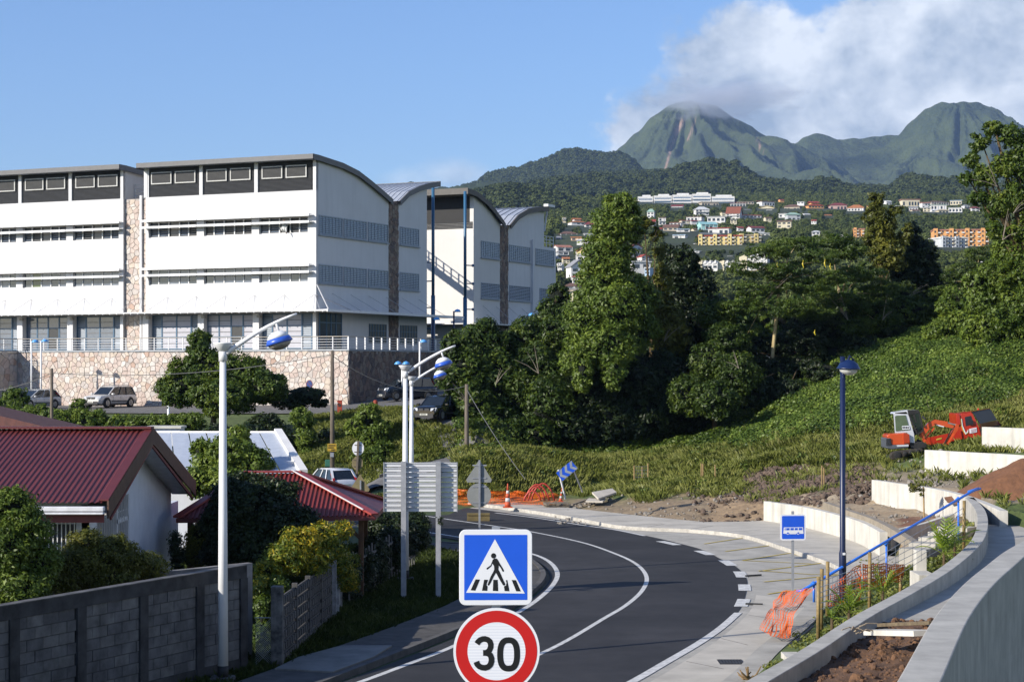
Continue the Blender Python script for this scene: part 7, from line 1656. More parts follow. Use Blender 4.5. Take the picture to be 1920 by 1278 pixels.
limb([(1125,355),(1105,410),(1060,475),(1000,560),(955,610),(985,640)], [36,48,44,38,32,22], Ye+.45, .2, 'dipper_arm', ORG, t)
limb([(845,395),(760,495),(715,565)], [18,24,26], Ye+.38, .1, 'lift_ram', ORG, t); limb([(1060,400),(1010,500),(960,590)], [9,10,10], Ye+.4, .05, 'hose', DARKG, t); limb([(1085,470),(1010,600)], [16,14], Ye+.4, .08, 'bucket_ram', ORG, t)
pex([(905,600),(935,585),(955,640),(945,662),(885,655)], Ye+.3, .5, 'bucket', DARKG, t, .02)
limb([(670,540),(640,640),(700,650)], [50,50,40], Ye+.4, .3, 'boom_foot', DARKG, t)
# red tipper truck
Yt_ = 99.5; t = thing('tipper_truck', 'small red tipper truck parked nose-up on the slope behind the excavator', 'truck', Z7(1180,620,Yt_)); TR = paint('truck_red', (.52,.035,.015), .3); TRD = paint('truck_dark_red', (.16,.012,.012), .3)
def q3(pts, name, mat, parent, d=(0,.03,0)): m = MB(); m.prism([Z7(x,y,Y) for x,y,Y in pts], d); return obj(name, m, mat, parent)
body = pex([(1150,245),(1170,225),(1285,205),(1305,222),(1385,392),(1412,500),(1405,530),(1352,580),(1318,520),(1262,505),(1218,545),(1210,580),(1175,530)], Yt_, 1.55, 'cab', TR, t, .03)
pex([(1210,265),(1282,250),(1316,348),(1222,373)], Yt_-.02, .03, 'door_window', GLASS('matt_glass', (.012,.014,.018), .5), body); pex([(1255,310),(1305,300),(1312,350),(1258,358)], Yt_-.12, .1, 'mirror', PLAS, body)
q3([(1305,215,Yt_+.0),(1512,172,Yt_+1.5),(1592,300,Yt_+1.6),(1385,345,Yt_+.05)], 'windscreen', GLASS('matt_glass', (.012,.014,.018), .5), body, (.02,-.02,0))
q3([(1440,215,Yt_+1.3),(1500,200,Yt_+1.5),(1548,290,Yt_+1.55),(1462,308,Yt_+1.3)], 'far_window', GLASS('seen_through', (.10,.16,.07), .2), body, (.03,-.05,0))
q3([(1285,205,Yt_),(1512,165,Yt_+1.5),(1520,180,Yt_+1.5),(1305,222,Yt_)], 'roof_edge', PLAS, body, (0,-.03,0)); q3([(1160,222,Yt_),(1290,200,Yt_),(1510,166,Yt_+1.5),(1370,186,Yt_+1.5)], 'cab_roof', TR, body, (0,0,.03))
q3([(1385,345,Yt_+.02),(1595,305,Yt_+1.6),(1632,345,Yt_+1.6),(1640,470,Yt_+1.6),(1412,500,Yt_+.02)], 'front_panel', TRD, body, (.02,-.03,0)); q3([(1395,400,Yt_),(1635,360,Yt_+1.58),(1638,450,Yt_+1.58),(1405,480,Yt_)], 'front_bumper', PLAS, body, (.04,-.06,0))
pex([(1105,230),(1125,218),(1150,240),(1165,360),(1115,360)], Yt_-.05, 1.65, 'headboard', TR, t, .02)
bed = pex([(772,512),(1010,462),(1160,425),(1180,528),(945,582),(790,602)], Yt_-.08, .06, 'bed_side', TR, t); pex([(772,512),(1010,462),(1160,425),(1180,528),(945,582),(790,602)], Yt_+1.55, .06, 'bed_side', TR, t)
pex([(772,590),(1175,520),(1180,530),(790,603)], Yt_-.02, 1.56, 'bed_floor', TRD, t)
pex([(775,513),(795,508),(805,600),(790,602)], Yt_-.1, 1.7, 'tailgate', TR, t); pex([(1005,465),(1018,462),(1028,565),(1012,568)], Yt_-.11, .04, 'bed_rib', TRD, bed)
pex([(868,528),(935,510),(930,530),(900,535),(870,545)], Yt_-.1, .03, 'yellow_flash', YELL, bed)
pex([(870,600),(1050,585),(1210,560),(1215,590),(1060,620),(880,625)], Yt_+.3, .9, 'chassis', DARKG, t)
pex([(1262,408),(1350,390),(1356,445),(1270,462)], Yt_-.03, .02, 'door_plate', SW, body)
for i in range(3): pex([(1285,415+i*14),(1345,403+i*14),(1346,408+i*14),(1286,420+i*14)], Yt_-.045, .015, 'door_plate_line', M('dull_pink', (.45,.2,.2)), body)
for dx, mt in ((0,YELL),(14,SW)): limb([(1163+dx*.6,285),(1170+dx*.8,370),(1190+dx,430),(1222,470-dx*.3),(1245,455-dx),(1250,430-dx)], [5,9,12,16,12,3], Yt_-.03-.005*(dx>0), .02, 'swoosh', mt, body)
for x, y, r in ((1284,578,.26),(928,622,.25)):
    m = MB(); m.lathe([(r*.6,-.1),(r,-.09),(r,.09),(r*.6,.1)], Z7(x,y,Yt_+.05), 22, rot); wh = obj('wheel', m, TYRE, t, True); m = MB(); m.lathe([(r*.5,-.12),(r*.42,.0),(r*.5,.11)], Z7(x,y,Yt_+.04), 18, rot); obj('rim', m, RIM, wh)
m = MB(); m.lathe([(.05,0),(.05,.06),(.03,.09)], Z7(1372,180,Yt_+1.2), 10); obj('beacon', m, TR, body)
# ================================================================== vegetation
L_DARK = LEAF('leaves_dark', (0.019,0.038,0.005), (0.047,0.081,0.010), (0.117,0.155,0.016)); L_MID = LEAF('leaves_mid', (0.028,0.054,0.007), (0.070,0.114,0.013), (0.164,0.202,0.023)); L_IVY = LEAF('leaves_ivy', (0.047,0.084,0.010), (0.109,0.161,0.020), (0.203,0.256,0.033), .3)
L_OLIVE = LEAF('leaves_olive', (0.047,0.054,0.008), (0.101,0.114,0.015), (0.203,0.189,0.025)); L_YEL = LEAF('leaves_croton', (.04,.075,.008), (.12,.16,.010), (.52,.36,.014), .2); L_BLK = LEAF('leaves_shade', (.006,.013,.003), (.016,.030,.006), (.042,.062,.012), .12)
L_VINE = LEAF('leaves_vine', (.026,.056,.008), (.095,.150,.020), (.220,.290,.050), .32); L_FEATH = LEAF('leaves_feathery', (0.025,0.049,0.008), (0.059,0.100,0.013), (0.125,0.168,0.020)); BARK = M('bark', (0.496,0.388,0.198), rough=.95, var=.3, scale=4, zs=.3, bump=.01, bscale=15); BARKD = M('bark_dark', (0.109,0.074,0.033), rough=.95, var=.3, scale=4)
def crown(name, lobes, n, size, mat, parent, seed=0, clump=.2, per=36, KN=1.45, KS=.71, flat=.7, shell=.7, aspect=.45, droop=0.0):
    n = int(n*KN); size *= KS; r = np.random.default_rng(seed); lobes = [np.array(l, float) for l in lobes]
    vol = np.array([l[3]*l[4]+l[3]*l[5]+l[4]*l[5] for l in lobes]); vol /= vol.sum(); nc = max(8, n//per); C_ = []; R_ = []; O_ = []
    for l, v in zip(lobes, vol):
        k = max(3, int(nc*v)); d = r.normal(size=(k,3)); d /= np.linalg.norm(d, axis=1)[:,None]; rad = shell+(1-shell)*r.random(k)**.5
        rad *= 1+.16*np.sin(d[:,0]*5+seed)*np.cos(d[:,2]*4+seed*2); C_.append(l[:3]+d*l[3:6]*rad[:,None]); R_.append(np.full(k, clump*min(l[3], l[5])*1.0+.12)*r.uniform(.6,1.35,k)); O_.append(d)
    C_ = np.concatenate(C_); R_ = np.concatenate(R_); O_ = np.concatenate(O_); idx = r.integers(0, len(C_), n)
    off = r.normal(size=(n,3)); off /= np.linalg.norm(off, axis=1)[:,None]; off *= (r.random(n)**.45)[:,None]; off[:,2] *= flat
    c = C_[idx]+off*R_[idx][:,None]; c[:,2] -= droop*r.random(n)*R_[idx]
    nr = off*.8+O_[idx]*.5+r.normal(size=(n,3))*.55+np.array([0,0,.35]); nr /= np.linalg.norm(nr, axis=1)[:,None]
    a = np.cross(nr, r.normal(size=(n,3))); a /= np.linalg.norm(a, axis=1)[:,None]; b = np.cross(nr, a); s = size*r.uniform(.45,1.4,n)[:,None]
    v = np.stack([c-a*s*.5, c+b*s*aspect*.5+nr*s*.06, c+a*s*.5, c-b*s*aspect*.5+nr*s*.06], 1).reshape(-1,3)
    f = np.arange(n*4).reshape(n,4); return npobj(name, v, f, mat, parent)
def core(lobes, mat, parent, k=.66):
    """near-black lumps added inside the crown: shade put into colour so gaps read dark"""
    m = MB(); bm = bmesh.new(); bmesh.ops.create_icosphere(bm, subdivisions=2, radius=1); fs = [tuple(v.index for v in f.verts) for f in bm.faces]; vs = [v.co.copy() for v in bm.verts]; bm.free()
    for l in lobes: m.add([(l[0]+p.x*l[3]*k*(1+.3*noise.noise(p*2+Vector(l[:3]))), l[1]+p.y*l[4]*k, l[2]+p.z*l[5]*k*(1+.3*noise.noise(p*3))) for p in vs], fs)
    return obj('crown_shade', m, mat, parent)
INNER = M('crown_shade_black', (.004,.008,.002), rough=1, var=.3, scale=3)  # shade between the leaves, painted as a near-black colour
def lob(px, py, Y, rx, ry, d=None):
    """ellipsoid lobe given by its place in the photo and its half sizes in pixels at that depth"""
    c = P(px, py, Y); s = Y/F; return (c.x, c.y, c.z, rx*s, d if d else max(rx, ry)*s*.8, ry*s)
def tree(name, label, cat, base_px, Y, lobes, n, size, mat, seed=0, trunk=.25, bark=None, group=None, incore=True, limbs=True, zb=None, **kw):
    x = xz(base_px, Y); z = tin(x, Y) if zb is None else zb; t = thing(name, label, cat, (x, Y, z), 0, group)
    big = sorted(lobes, key=lambda l: l[2]); top = max(lobes, key=lambda l: l[2]); cx = sum(l[0] for l in lobes)/len(lobes)
    if trunk:
        mid = Vector((x*.6+cx*.4, Y, z+(top[2]-z)*.45)); m = MB(); m.tube([(x,Y,z-.4), ((x*2+mid.x)/3, Y, z+(mid.z-z)*.4), mid, Vector(top[:3])], [trunk, trunk*.8, trunk*.6, trunk*.15], 9); tr_ = obj('trunk', m, bark or BARKD, t, True)
        if limbs:
            m = MB()
            for l in lobes: a = Vector((x,Y,z)).lerp(mid, .75); m.tube([a, a.lerp(Vector(l[:3]), .5)+Vector((0,0,.2)), Vector(l[:3])+Vector((0,0,l[5]*.4))], [trunk*.4, trunk*.25, trunk*.08], 6)
            obj('limbs', m, bark or BARKD, tr_, True)
    cr = crown('crown', lobes, n, size, mat, t, seed, **kw)
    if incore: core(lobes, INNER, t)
    return t
# --- the big trees in the middle, left to right
tree('tree', 'bushy vine-hung tree at the left end of the tree line behind the round sign back', 'tree', 900, 121, [lob(870,700,121,48,45), lob(905,650,124,45,48), lob(850,650,121,22,28), lob(930,720,122,50,60), lob(885,770,119,38,50), lob(958,668,126,38,40), lob(925,800,119,50,38)], 26000, .40, L_DARK, 1, .25, flat=.8)
tree('tree', 'leafy tree between the second white block and the tall ivy tree', 'tree', 1010, 124, [lob(985,640,126,40,45), lob(1030,600,128,35,38), lob(1010,690,124,55,50), lob(1040,640,126,45,50), lob(975,745,122,50,55), lob(1030,760,120,50,60), lob(1045,555,130,22,22), lob(1000,820,119,50,40)], 30000, .34, L_DARK, 2, .3)
tree('ivy_tree', 'tallest tree in the middle, a leaning column wrapped in bright green ivy', 'tree', 1130, 122, [lob(1160,388,122,30,26), lob(1180,400,122,20,24), lob(1150,425,122,42,36), lob(1135,480,122,46,44), lob(1150,505,122,32,36), lob(1120,540,122,42,42), lob(1150,580,121,58,48), lob(1095,610,121,40,50), lob(1135,650,120,55,45), lob(1085,670,120,34,42), lob(1190,560,123,40,42), lob(1195,620,122,36,40), lob(1150,700,119,20,34), lob(1092,700,119,16,40), lob(1185,430,124,22,26)], 50000, .34, L_IVY, 3, .35, clump=.26, shell=.62)
tree('tree', 'dark thin branch of foliage reaching right from the top of the tallest tree', 'tree', 1215, 126, [lob(1208,418,126,18,11), lob(1230,440,126,12,14), lob(1240,475,126,13,20), lob(1246,520,126,18,24), lob(1235,575,126,30,36), lob(1255,620,126,40,50)], 9000, .36, L_OLIVE, 4, .18, incore=False, shell=.4)
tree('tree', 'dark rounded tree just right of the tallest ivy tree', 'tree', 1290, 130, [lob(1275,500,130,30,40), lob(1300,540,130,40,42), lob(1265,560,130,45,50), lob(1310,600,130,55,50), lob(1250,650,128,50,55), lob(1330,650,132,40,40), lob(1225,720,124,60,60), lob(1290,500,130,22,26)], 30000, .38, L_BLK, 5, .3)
tree('tree', 'dark undergrowth tree mass at the foot of the tree line in the centre', 'tree', 1200, 122, [lob(1110,735,121,55,50), lob(1180,720,122,55,50), lob(1130,790,121,60,50), lob(1200,780,122,62,52), lob(1260,770,124,52,50), lob(1080,800,120,45,40), lob(1310,765,124,30,34)], 24000, .36, L_BLK, 6, .2)  # near-black leaves: the shadow under the canopy put into their colour
def flat_tree(label, base, Y, pads, n, seed, trunkpts, mat=L_FEATH, tr=.16):
    x = xz(base[0], Y); z = tin(x, Y); t = thing('flame_tree', label, 'tree', (x, Y, z), 0, 'spreading feathery trees'); m = MB(); pts = [P(px,py,Y) for px,py in trunkpts]; m.tube([Vector((pts[0].x,Y,z-.3))]+pts, [tr*1.2]+[tr*(1-.6*i/len(pts)) for i in range(len(pts))], 9); tk = obj('trunk', m, BARK, t, True)
    m = MB()
    for px, py, rx, ry in pads: a = pts[-1]; b = P(px, py+ry*.6, Y); m.tube([pts[-2], a.lerp(b,.5)+Vector((0,0,-.15)), b], [tr*.45, tr*.28, tr*.08], 6)
    obj('limbs', m, BARK, tk, True)
    crown('crown', [(*P(px,py,Y+random.uniform(-1.5,1.5)), rx*Y/F, rx*Y/F*.8, ry*Y/F) for px,py,rx,ry in pads], n, .26, mat, t, seed, clump=.45, per=60, flat=.28, shell=.35, aspect=.3, droop=.3); return t
flat_tree('spreading feathery tree with a pale bare trunk in the middle of the slope', (1440,752), 126, [(1440,470,44,16),(1490,455,48,14),(1535,480,46,18),(1400,500,38,16),(1465,505,56,18),(1420,540,50,16),(1510,535,48,18),(1550,520,42,16),(1390,575,46,16),(1480,575,52,18),(1530,585,40,16),(1400,620,42,14)], 30000, 11, [(1440,752),(1445,700),(1453,620),(1462,530),(1468,490)])
flat_tree('spreading feathery tree with a pale leaning trunk, right of the bare-trunked one', (1583,640), 130, [(1560,450,45,13),(1600,470,40,15),(1620,510,45,18),(1570,560,50,16),(1625,570,46,18),(1590,610,50,18),(1650,540,40,18),(1655,600,44,18),(1540,545,30,14)], 26000, 12, [(1583,645),(1582,610),(1577,570),(1572,540)])
tree('tree', 'tall thin pale-green treetop standing above the dark trees right of centre', 'tree', 1650, 134, [lob(1642,375,134,14,14), lob(1636,405,134,20,24), lob(1655,430,134,26,28), lob(1680,395,134,12,12), lob(1665,475,134,36,34), lob(1700,440,134,14,20), lob(1640,450,134,20,24)], 11000, .34, L_OLIVE, 13, .18, incore=False, shell=.4)
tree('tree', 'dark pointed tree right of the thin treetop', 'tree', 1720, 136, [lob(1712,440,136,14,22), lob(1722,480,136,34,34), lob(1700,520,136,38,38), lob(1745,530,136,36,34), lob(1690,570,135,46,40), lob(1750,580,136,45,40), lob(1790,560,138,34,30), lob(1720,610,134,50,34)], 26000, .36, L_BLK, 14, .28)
flat_tree('low spreading feathery tree under the orange apartments', (1828,600), 132, [(1810,500,34,12),(1835,475,30,14),(1790,520,30,12),(1850,500,30,12),(1815,535,44,14),(1770,545,30,12)], 10000, 15, [(1828,620),(1829,570),(1830,520)], L_DARK, .1)
tree('tree', 'mass of mid-green foliage below the spreading trees, left part', 'tree', 1340, 122, [lob(1330,680,122,38,40), lob(1380,700,121,44,40), lob(1360,640,124,40,35), lob(1290,740,120,36,40), lob(1340,750,118,42,34), lob(1340,590,126,36,30)], 26000, .30, L_DARK, 16, .2)
tree('tree', 'mass of dark feathery foliage below the spreading trees, middle part', 'tree', 1500, 128, [lob(1480,735,122,40,26), lob(1545,700,125,40,24), lob(1400,735,122,44,34), lob(1455,700,126,40,34), lob(1500,690,127,42,26), lob(1550,665,129,40,24), lob(1610,655,129,44,26), lob(1665,625,131,40,22), lob(1500,640,128,50,34), lob(1560,620,130,45,36), lob(1440,650,128,40,26), lob(1395,665,126,34,24), lob(1520,600,131,45,34)], 38000, .30, L_BLK, 17, .2, flat=.5)
tree('tree', 'mass of green foliage above the vine-covered bank, right part', 'tree', 1660, 131, [lob(1640,600,131,50,28), lob(1700,585,132,50,28), lob(1600,610,130,34,22), lob(1760,585,133,48,28), lob(1810,590,133,36,26), lob(1680,560,134,50,26)], 24000, .30, L_DARK, 18, .2, flat=.5)
tree('tree', 'large tree at the right edge with open sunlit foliage', 'tree', 1965, 112, [lob(1822,300,112,16,14), lob(1838,265,112,20,16), lob(1865,240,112,22,14), lob(1900,255,112,26,20), lob(1812,335,112,12,14), lob(1850,330,112,26,20), lob(1890,310,112,30,24), lob(1925,300,112,30,40), lob(1835,370,112,16,14), lob(1868,385,112,28,22), lob(1910,370,112,32,26), lob(1940,420,112,34,50), lob(1862,430,112,16,20), lob(1895,440,112,22,24), lob(1915,500,112,28,34), lob(1885,520,112,20,24), lob(1925,570,112,28,34), lob(1890,590,112,28,28)], 26000, .32, L_MID, 19, .35, shell=.45, incore=False, clump=.3)
tree('ivy_tree', 'ivy-smothered pillar of a tree rising from the bank at the right', 'tree', 1850, 118, [lob(1845,570,118,34,34), lob(1835,530,118,26,26), lob(1875,520,118,34,40), lob(1900,560,118,36,50), lob(1885,470,118,22,34), lob(1840,620,117,40,30), lob(1895,620,117,40,34)], 22000, .34, L_IVY, 20, .3)
tree('tree', 'dark hollow-edged shrub between the ivy pillar and the dark pointed tree', 'tree', 1790, 126, [lob(1790,570,126,30,34), lob(1800,610,125,36,26), lob(1770,620,125,36,24)], 9000, .32, L_IVY, 21, .12)
# background belt that closes the foot of the hill behind the trees
def belt(label, spots, seed):
    for k_, (px, py, Y, rx, ry) in enumerate(spots): tree('tree', label[k_], 'tree', px, Y, [lob(px,py,Y,rx,ry), lob(px+rx*.7,py+ry*.4,Y,rx*.7,ry*.8), lob(px-rx*.6,py+ry*.5,Y,rx*.7,ry*.8)], 9000, .7, L_DARK, seed+k_, .3)
belt(['dark background tree right behind the tallest ivy tree','dark background tree behind the blue-headed lamp posts','dark background tree behind the bare pale trunk','dark background tree behind the second pale trunk','dark background tree behind the pointed tree'], [(1190,640,165,80,60),(1320,610,170,80,60),(1450,600,172,85,50),(1590,590,176,85,55),(1740,590,176,85,50)], 40)
# --- by the stone wall, left
tree('tree', 'bushy round tree in front of the stone wall behind the nearest white lamp', 'tree', 400, 125, [lob(395,690,125,48,38), lob(370,650,125,20,30), lob(455,700,125,46,36), lob(340,730,124,44,34), lob(500,725,124,40,30), lob(420,745,123,60,34), lob(350,700,125,38,30), lob(380,640,126,14,20)], 30000, .34, L_MID, 50, .25)
tree('tree', 'dark flat-topped small tree in front of the stone wall near the no-parking sign', 'tree', 560, 128, [lob(545,750,128,38,17), lob(575,742,128,32,16), lob(510,735,128,24,18), lob(600,755,128,16,8)], 9000, .28, L_BLK, 51, .12, flat=.4)
tree('ivy_stump', 'narrow ivy-covered stump left of the middle utility pole', 'tree', 572, 117, [lob(567,785,117,20,20), lob(572,820,117,18,26), lob(578,860,117,16,26), lob(560,778,117,14,12)], 7000, .26, L_IVY, 52, .15)
tree('shrub', 'tall leafy shrub between the middle utility pole and the white lamp pair', 'shrub', 695, 116, [lob(690,780,116,22,26), lob(668,800,116,20,18), lob(700,820,116,26,26), lob(712,860,115,28,32), lob(680,870,115,26,30), lob(720,795,116,14,10)], 12000, .28, L_IVY, 53, .12)
tree('hedge', 'dense dark hedge filling the bank below the car park left of the utility pole', 'hedge', 480, 119, [lob(470,840,119,44,44), lob(530,850,118,40,44), lob(610,850,119,32,44), lob(650,850,120,30,42), lob(410,830,119,44,34), lob(500,800,121,36,24)], 26000, .32, L_BLK, 54, 0)
tree('hedge', 'sunlit shrubby bank above the dark red roof at the left', 'hedge', 250, 121, [lob(300,800,121,40,22), lob(240,800,121,40,20), lob(170,790,122,36,22), lob(110,790,122,36,22), lob(40,785,123,36,22), lob(350,800,121,38,26), lob(150,765,125,16,16), lob(30,745,128,22,18), lob(10,770,126,30,20), lob(70,770,125,22,12)], 30000, .30, L_IVY, 55, 0)
tree('tree', 'light green broad-leaved tree behind the nearest lamp above the red carport', 'tree', 430, 74, [lob(430,850,74,44,30), lob(400,870,74,34,28), lob(470,865,74,36,30), lob(380,845,74,20,20), lob(445,820,75,22,22), lob(370,905,73,26,26), lob(495,880,74,20,18), lob(420,900,73,40,24)], 17000, .26, L_IVY, 56, .15)
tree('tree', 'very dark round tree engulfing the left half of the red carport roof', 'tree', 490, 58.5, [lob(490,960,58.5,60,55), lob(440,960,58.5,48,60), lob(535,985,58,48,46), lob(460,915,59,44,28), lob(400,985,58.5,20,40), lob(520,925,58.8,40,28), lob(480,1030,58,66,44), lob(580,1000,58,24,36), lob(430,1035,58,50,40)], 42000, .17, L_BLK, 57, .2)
tree('shrub', 'grey-green shrub under the carport between its post and the dark tree', 'shrub', 372, 60, [lob(372,1010,60,20,34), lob(365,1040,60,20,26), lob(385,985,60,12,18)], 5000, .14, L_OLIVE, 58, 0)
tree('croton', 'yellow and green croton bush spilling over the patterned fence', 'shrub', 560, 53, [lob(560,1015,53,34,24), lob(600,1005,54,30,24), lob(535,1045,52.5,38,26), lob(580,1050,53,36,26), lob(500,1070,52,22,20), lob(620,1030,54,22,20), lob(492,1110,51.5,16,34), lob(640,995,55,20,16)], 15000, .17, L_YEL, 59, 0, aspect=.30, clump=.3)
tree('shrub', 'green leafy shrub filling the gap behind the chain-link mesh', 'shrub', 495, 51, [lob(495,1150,51,14,34), lob(520,1110,51.5,22,30), lob(488,1185,50,10,24)], 5000, .14, L_MID, 60, 0)
tree('shrub', 'croton shrub with orange tips above the gate', 'shrub', 635, 57, [lob(640,1060,57,20,22), lob(655,1085,57,16,22), lob(628,1040,57,16,16), lob(660,1050,58,12,12)], 5000, .15, L_YEL, 61, 0, aspect=.3)
tree('hedge', 'yellow-green clipped hedge beside the direction board', 'hedge', 700, 78, [lob(690,940,78,20,12), lob(715,938,78,16,12), lob(738,945,78,16,12)], 6000, .12, LEAF('leaves_gold', (.07,.08,.01), (.22,.20,.02), (.42,.36,.03)), 62, 0)
tree('ivy_hedge', 'dark ivy hedge swallowing the garden fence behind the direction board', 'hedge', 700, 66, [lob(655,1090,60,20,46), lob(680,1075,62,24,46), lob(705,1050,64,24,44), lob(735,1030,67,26,42), lob(760,1010,69,24,36), lob(785,1000,71,20,34), lob(720,985,70,36,24), lob(765,975,72,30,18)], 32000, .15, L_BLK, 63, 0)
tree('vine', 'leafless dark vine twig hanging beside the direction board', 'vine', 828, 60.5, [lob(826,975,60.5,3,8)], 60, .12, L_BLK, 64, .0)
tree('tree', 'bright green mango bush in front of the white house at the far left', 'tree', 30, 43, [lob(20,950,43,46,36), lob(45,990,43,48,40), lob(10,1030,42.5,50,50), lob(70,1050,43,40,40), lob(30,1100,42.5,60,40), lob(-30,1000,43,50,60)], 24000, .15, L_IVY, 65, .1, aspect=.36)
tree('tree', 'olive green bush in front of the barred windows of the white house', 'tree', 190, 44.5, [lob(130,1060,44.5,52,34), lob(180,1050,44.8,50,36), lob(235,1050,45.2,40,28), lob(160,1020,44.8,32,24), lob(275,1062,46,34,24), lob(100,1090,44.2,44,30), lob(215,1020,45.2,22,16), lob(190,1080,44.8,60,24)], 30000, .13, L_OLIVE, 66, .1, aspect=.34)
tree('shrub', 'small dark shrub between the white house and the carport post', 'shrub', 332, 57, [lob(330,1020,57,8,22), lob(333,1050,57,9,18)], 2500, .12, L_BLK, 67, 0)
# --- palms in the planting
PALM = LEAF('palm_blade', (0.078,0.135,0.012), (0.186,0.256,0.025), (0.374,0.404,0.041), .3)
def palm(px, py, Y, hpx, label, n=16, seed=0):
    r = random.Random(seed); s = Y/F; base = P(px, py, Y); t = thing('palm', label, 'palm', base, 0, 'young palms in the planting'); m = MB(); m.tube([base-Vector((0,0,.4)), base+Vector((0,0,.25*hpx*s))], [.05,.035], 7); obj('stem', m, BARKD, t, True)
    L0 = hpx*s
    for i in range(n):
        az = r.uniform(0, 6.283); el = r.uniform(.45, 1.35); ln = L0*r.uniform(.75, 1.1); d = Vector((math.cos(az)*math.cos(el), math.sin(az)*math.cos(el), math.sin(el))); side = d.cross(Vector((0,0,1))).normalized(); m = MB(); P0 = base+Vector((0,0,.15*L0)); pts = [P0+d*ln*q-Vector((0,0,ln*.42*q*q*(1.4-el*.7))) for q in [k_/7 for k_ in range(8)]]; m.tube(pts, .008, 4)
        for k_ in range(2, 8):
            for sg in (-1, 1):
                a = pts[k_]; b = a+(side*sg*.62+(pts[k_]-pts[k_-1]).normalized()*.75)*ln*.30*(1.15-k_*.07)-Vector((0,0,ln*.05)); wv = (pts[k_]-pts[k_-1]).normalized()*ln*.028; m.add([a-wv, a+wv, a.lerp(b,.55)+wv*.8, b, a.lerp(b,.55)-wv*.8], [(0,1,2,3,4)])
        obj('frond', m, PALM, t)
palm(1770,1052,54,78,'tallest spiky young palm near the top of the handrail',18,1); palm(1655,1122,50,58,'spiky young palm right of the second bamboo stake',15,2); palm(1592,1160,46,68,'spiky young palm at the foot of the navy lamp',16,3); palm(1560,1168,45,40,'small palm with yellowed leaves left of the navy lamp foot',10,4); palm(1790,1030,56,60,'second palm close behind the tallest one',10,5)
t = thing('sapling', 'thin staked sapling on the sandy terrace before the streaked wall', 'sapling', P(1733,975,80)); m = MB(); m.tube([P(1733,985,80), P(1732,930,80), P(1731,912,80)], .035, 6); obj('stake', m, STK, t); crown('crown', [lob(1716,915,80,12,8), lob(1724,922,80,8,6)], 260, .22, L_OLIVE, t, 70, aspect=.3)
# ------------------------------------------------------------------ ground cover (uncountable)
def tuft_mesh(name, mat, n=12, h=.5, spread=.18, w_=.02, bend=.5, seed=1):
    r = random.Random(seed); m = MB()
    for i in range(n):
        a = r.uniform(0, 6.283); b = Vector((math.cos(a), math.sin(a), 0)); p = b*r.uniform(0, spread); hh = h*r.uniform(.6, 1.15); s = Vector((-b.y, b.x, 0))*w_; q = p+b*hh*bend*.35+Vector((0,0,hh*.65)); e = p+b*hh*bend+Vector((0,0,hh*.95)); m.add([p-s, p+s, q+s*.7, e, q-s*.7], [(0,1,2,3,4)])
    me = bpy.data.meshes.new(name); me.from_pydata(m.v, [], m.f); me.materials.append(mat); return me
def clump_mesh(name, mat, n=60, rad=.45, size=.16, seed=1, flat=.55):
    r = np.random.default_rng(seed); d = r.normal(size=(n,3)); d /= np.linalg.norm(d, axis=1)[:,None]; d[:,2] = abs(d[:,2]); c = d*rad*r.uniform(.6,1,n)[:,None]; c[:,2] *= flat; nr = d+r.normal(size=(n,3))*.4; nr /= np.linalg.norm(nr, axis=1)[:,None]
    a = np.cross(nr, r.normal(size=(n,3))); a /= np.linalg.norm(a, axis=1)[:,None]; b = np.cross(nr, a); s = size*r.uniform(.7,1.2,n)[:,None]; v = np.stack([c-a*s*.5, c+b*s*.35, c+a*s*.5, c-b*s*.35], 1).reshape(-1,3)
    me = bpy.data.meshes.new(name); me.from_pydata([tuple(q) for q in v], [], [(4*i,4*i+1,4*i+2,4*i+3) for i in range(n)]); me.materials.append(mat); return me
L_GRASS = LEAF('grass_blades', (.065,.085,.014), (.155,.180,.030), (.310,.315,.090), .35); L_GR2 = LEAF('lawn_blades', (.018,.034,.006), (.038,.060,.010), (.075,.100,.020), .3)  # lawn colour is darkened: shading of the left foreground put into it
def inpoly(px, py, poly):
    c = False; j = len(poly)-1
    for i in range(len(poly)):
        xi, yi = poly[i]; xj, yj = poly[j]
        if (yi > py) != (yj > py) and px < (xj-xi)*(py-yi)/(yj-yi)+xi: c = not c
        j = i
    return c
def sow(name, label, x0, x1, y0, y1, n, mesh, s0, s1, keep, seed, cat='grass', dz=0.0):
    r = random.Random(seed); pts, sc_ = [], []
    for _ in range(n):
        x = r.uniform(x0, x1); y = r.uniform(y0, y1); z = surf(x, y); px = 960+x/y*F; py = HOR-(z-H)/y*F; k_ = keep(px, py, x, y, z)
        if k_ and r.random() < k_: pts.append((x, y, z+dz)); sc_.append(r.uniform(s0, s1))
    return scatter(name, pts, sc_, mesh, label, cat)
mudz = [(1385,880),(1640,868),(1655,945),(1400,948)]
def slope(px, py, x, y, z):
    return slope_(px, py, x, y, z)*(1 if py < 872 or px < 1100 else max(.12, min(1, .55+noise.noise(Vector((x*.33,y*.33,6)))*2.2)))
def slope_(px, py, x, y, z):
    if not (855 < px < 2000): return 0
    if y < 88 and py > 905: return 0
    dens_ = 1.0
    if py > 900 and px < 1440: dens_ = max(.0, 1-(py-900)/34+noise.noise(Vector((x*.5,y*.5,3)))*.6)
    if inpoly(px, py, mudz): dens_ = .05
    if px > 1640 and py > 852 and y < 99: dens_ = .35 if noise.noise(Vector((x*.6,y*.6,9))) > .05 else .04
    if z < .35 and px > 1060: dens_ *= .3
    return dens_
def near_machines(px, py, y): return 1640 < px < 1870 and y < 100.5 and py > 800
def gr_edge(px): return 845 if px < 1330 else 845-(px-1330)*.18
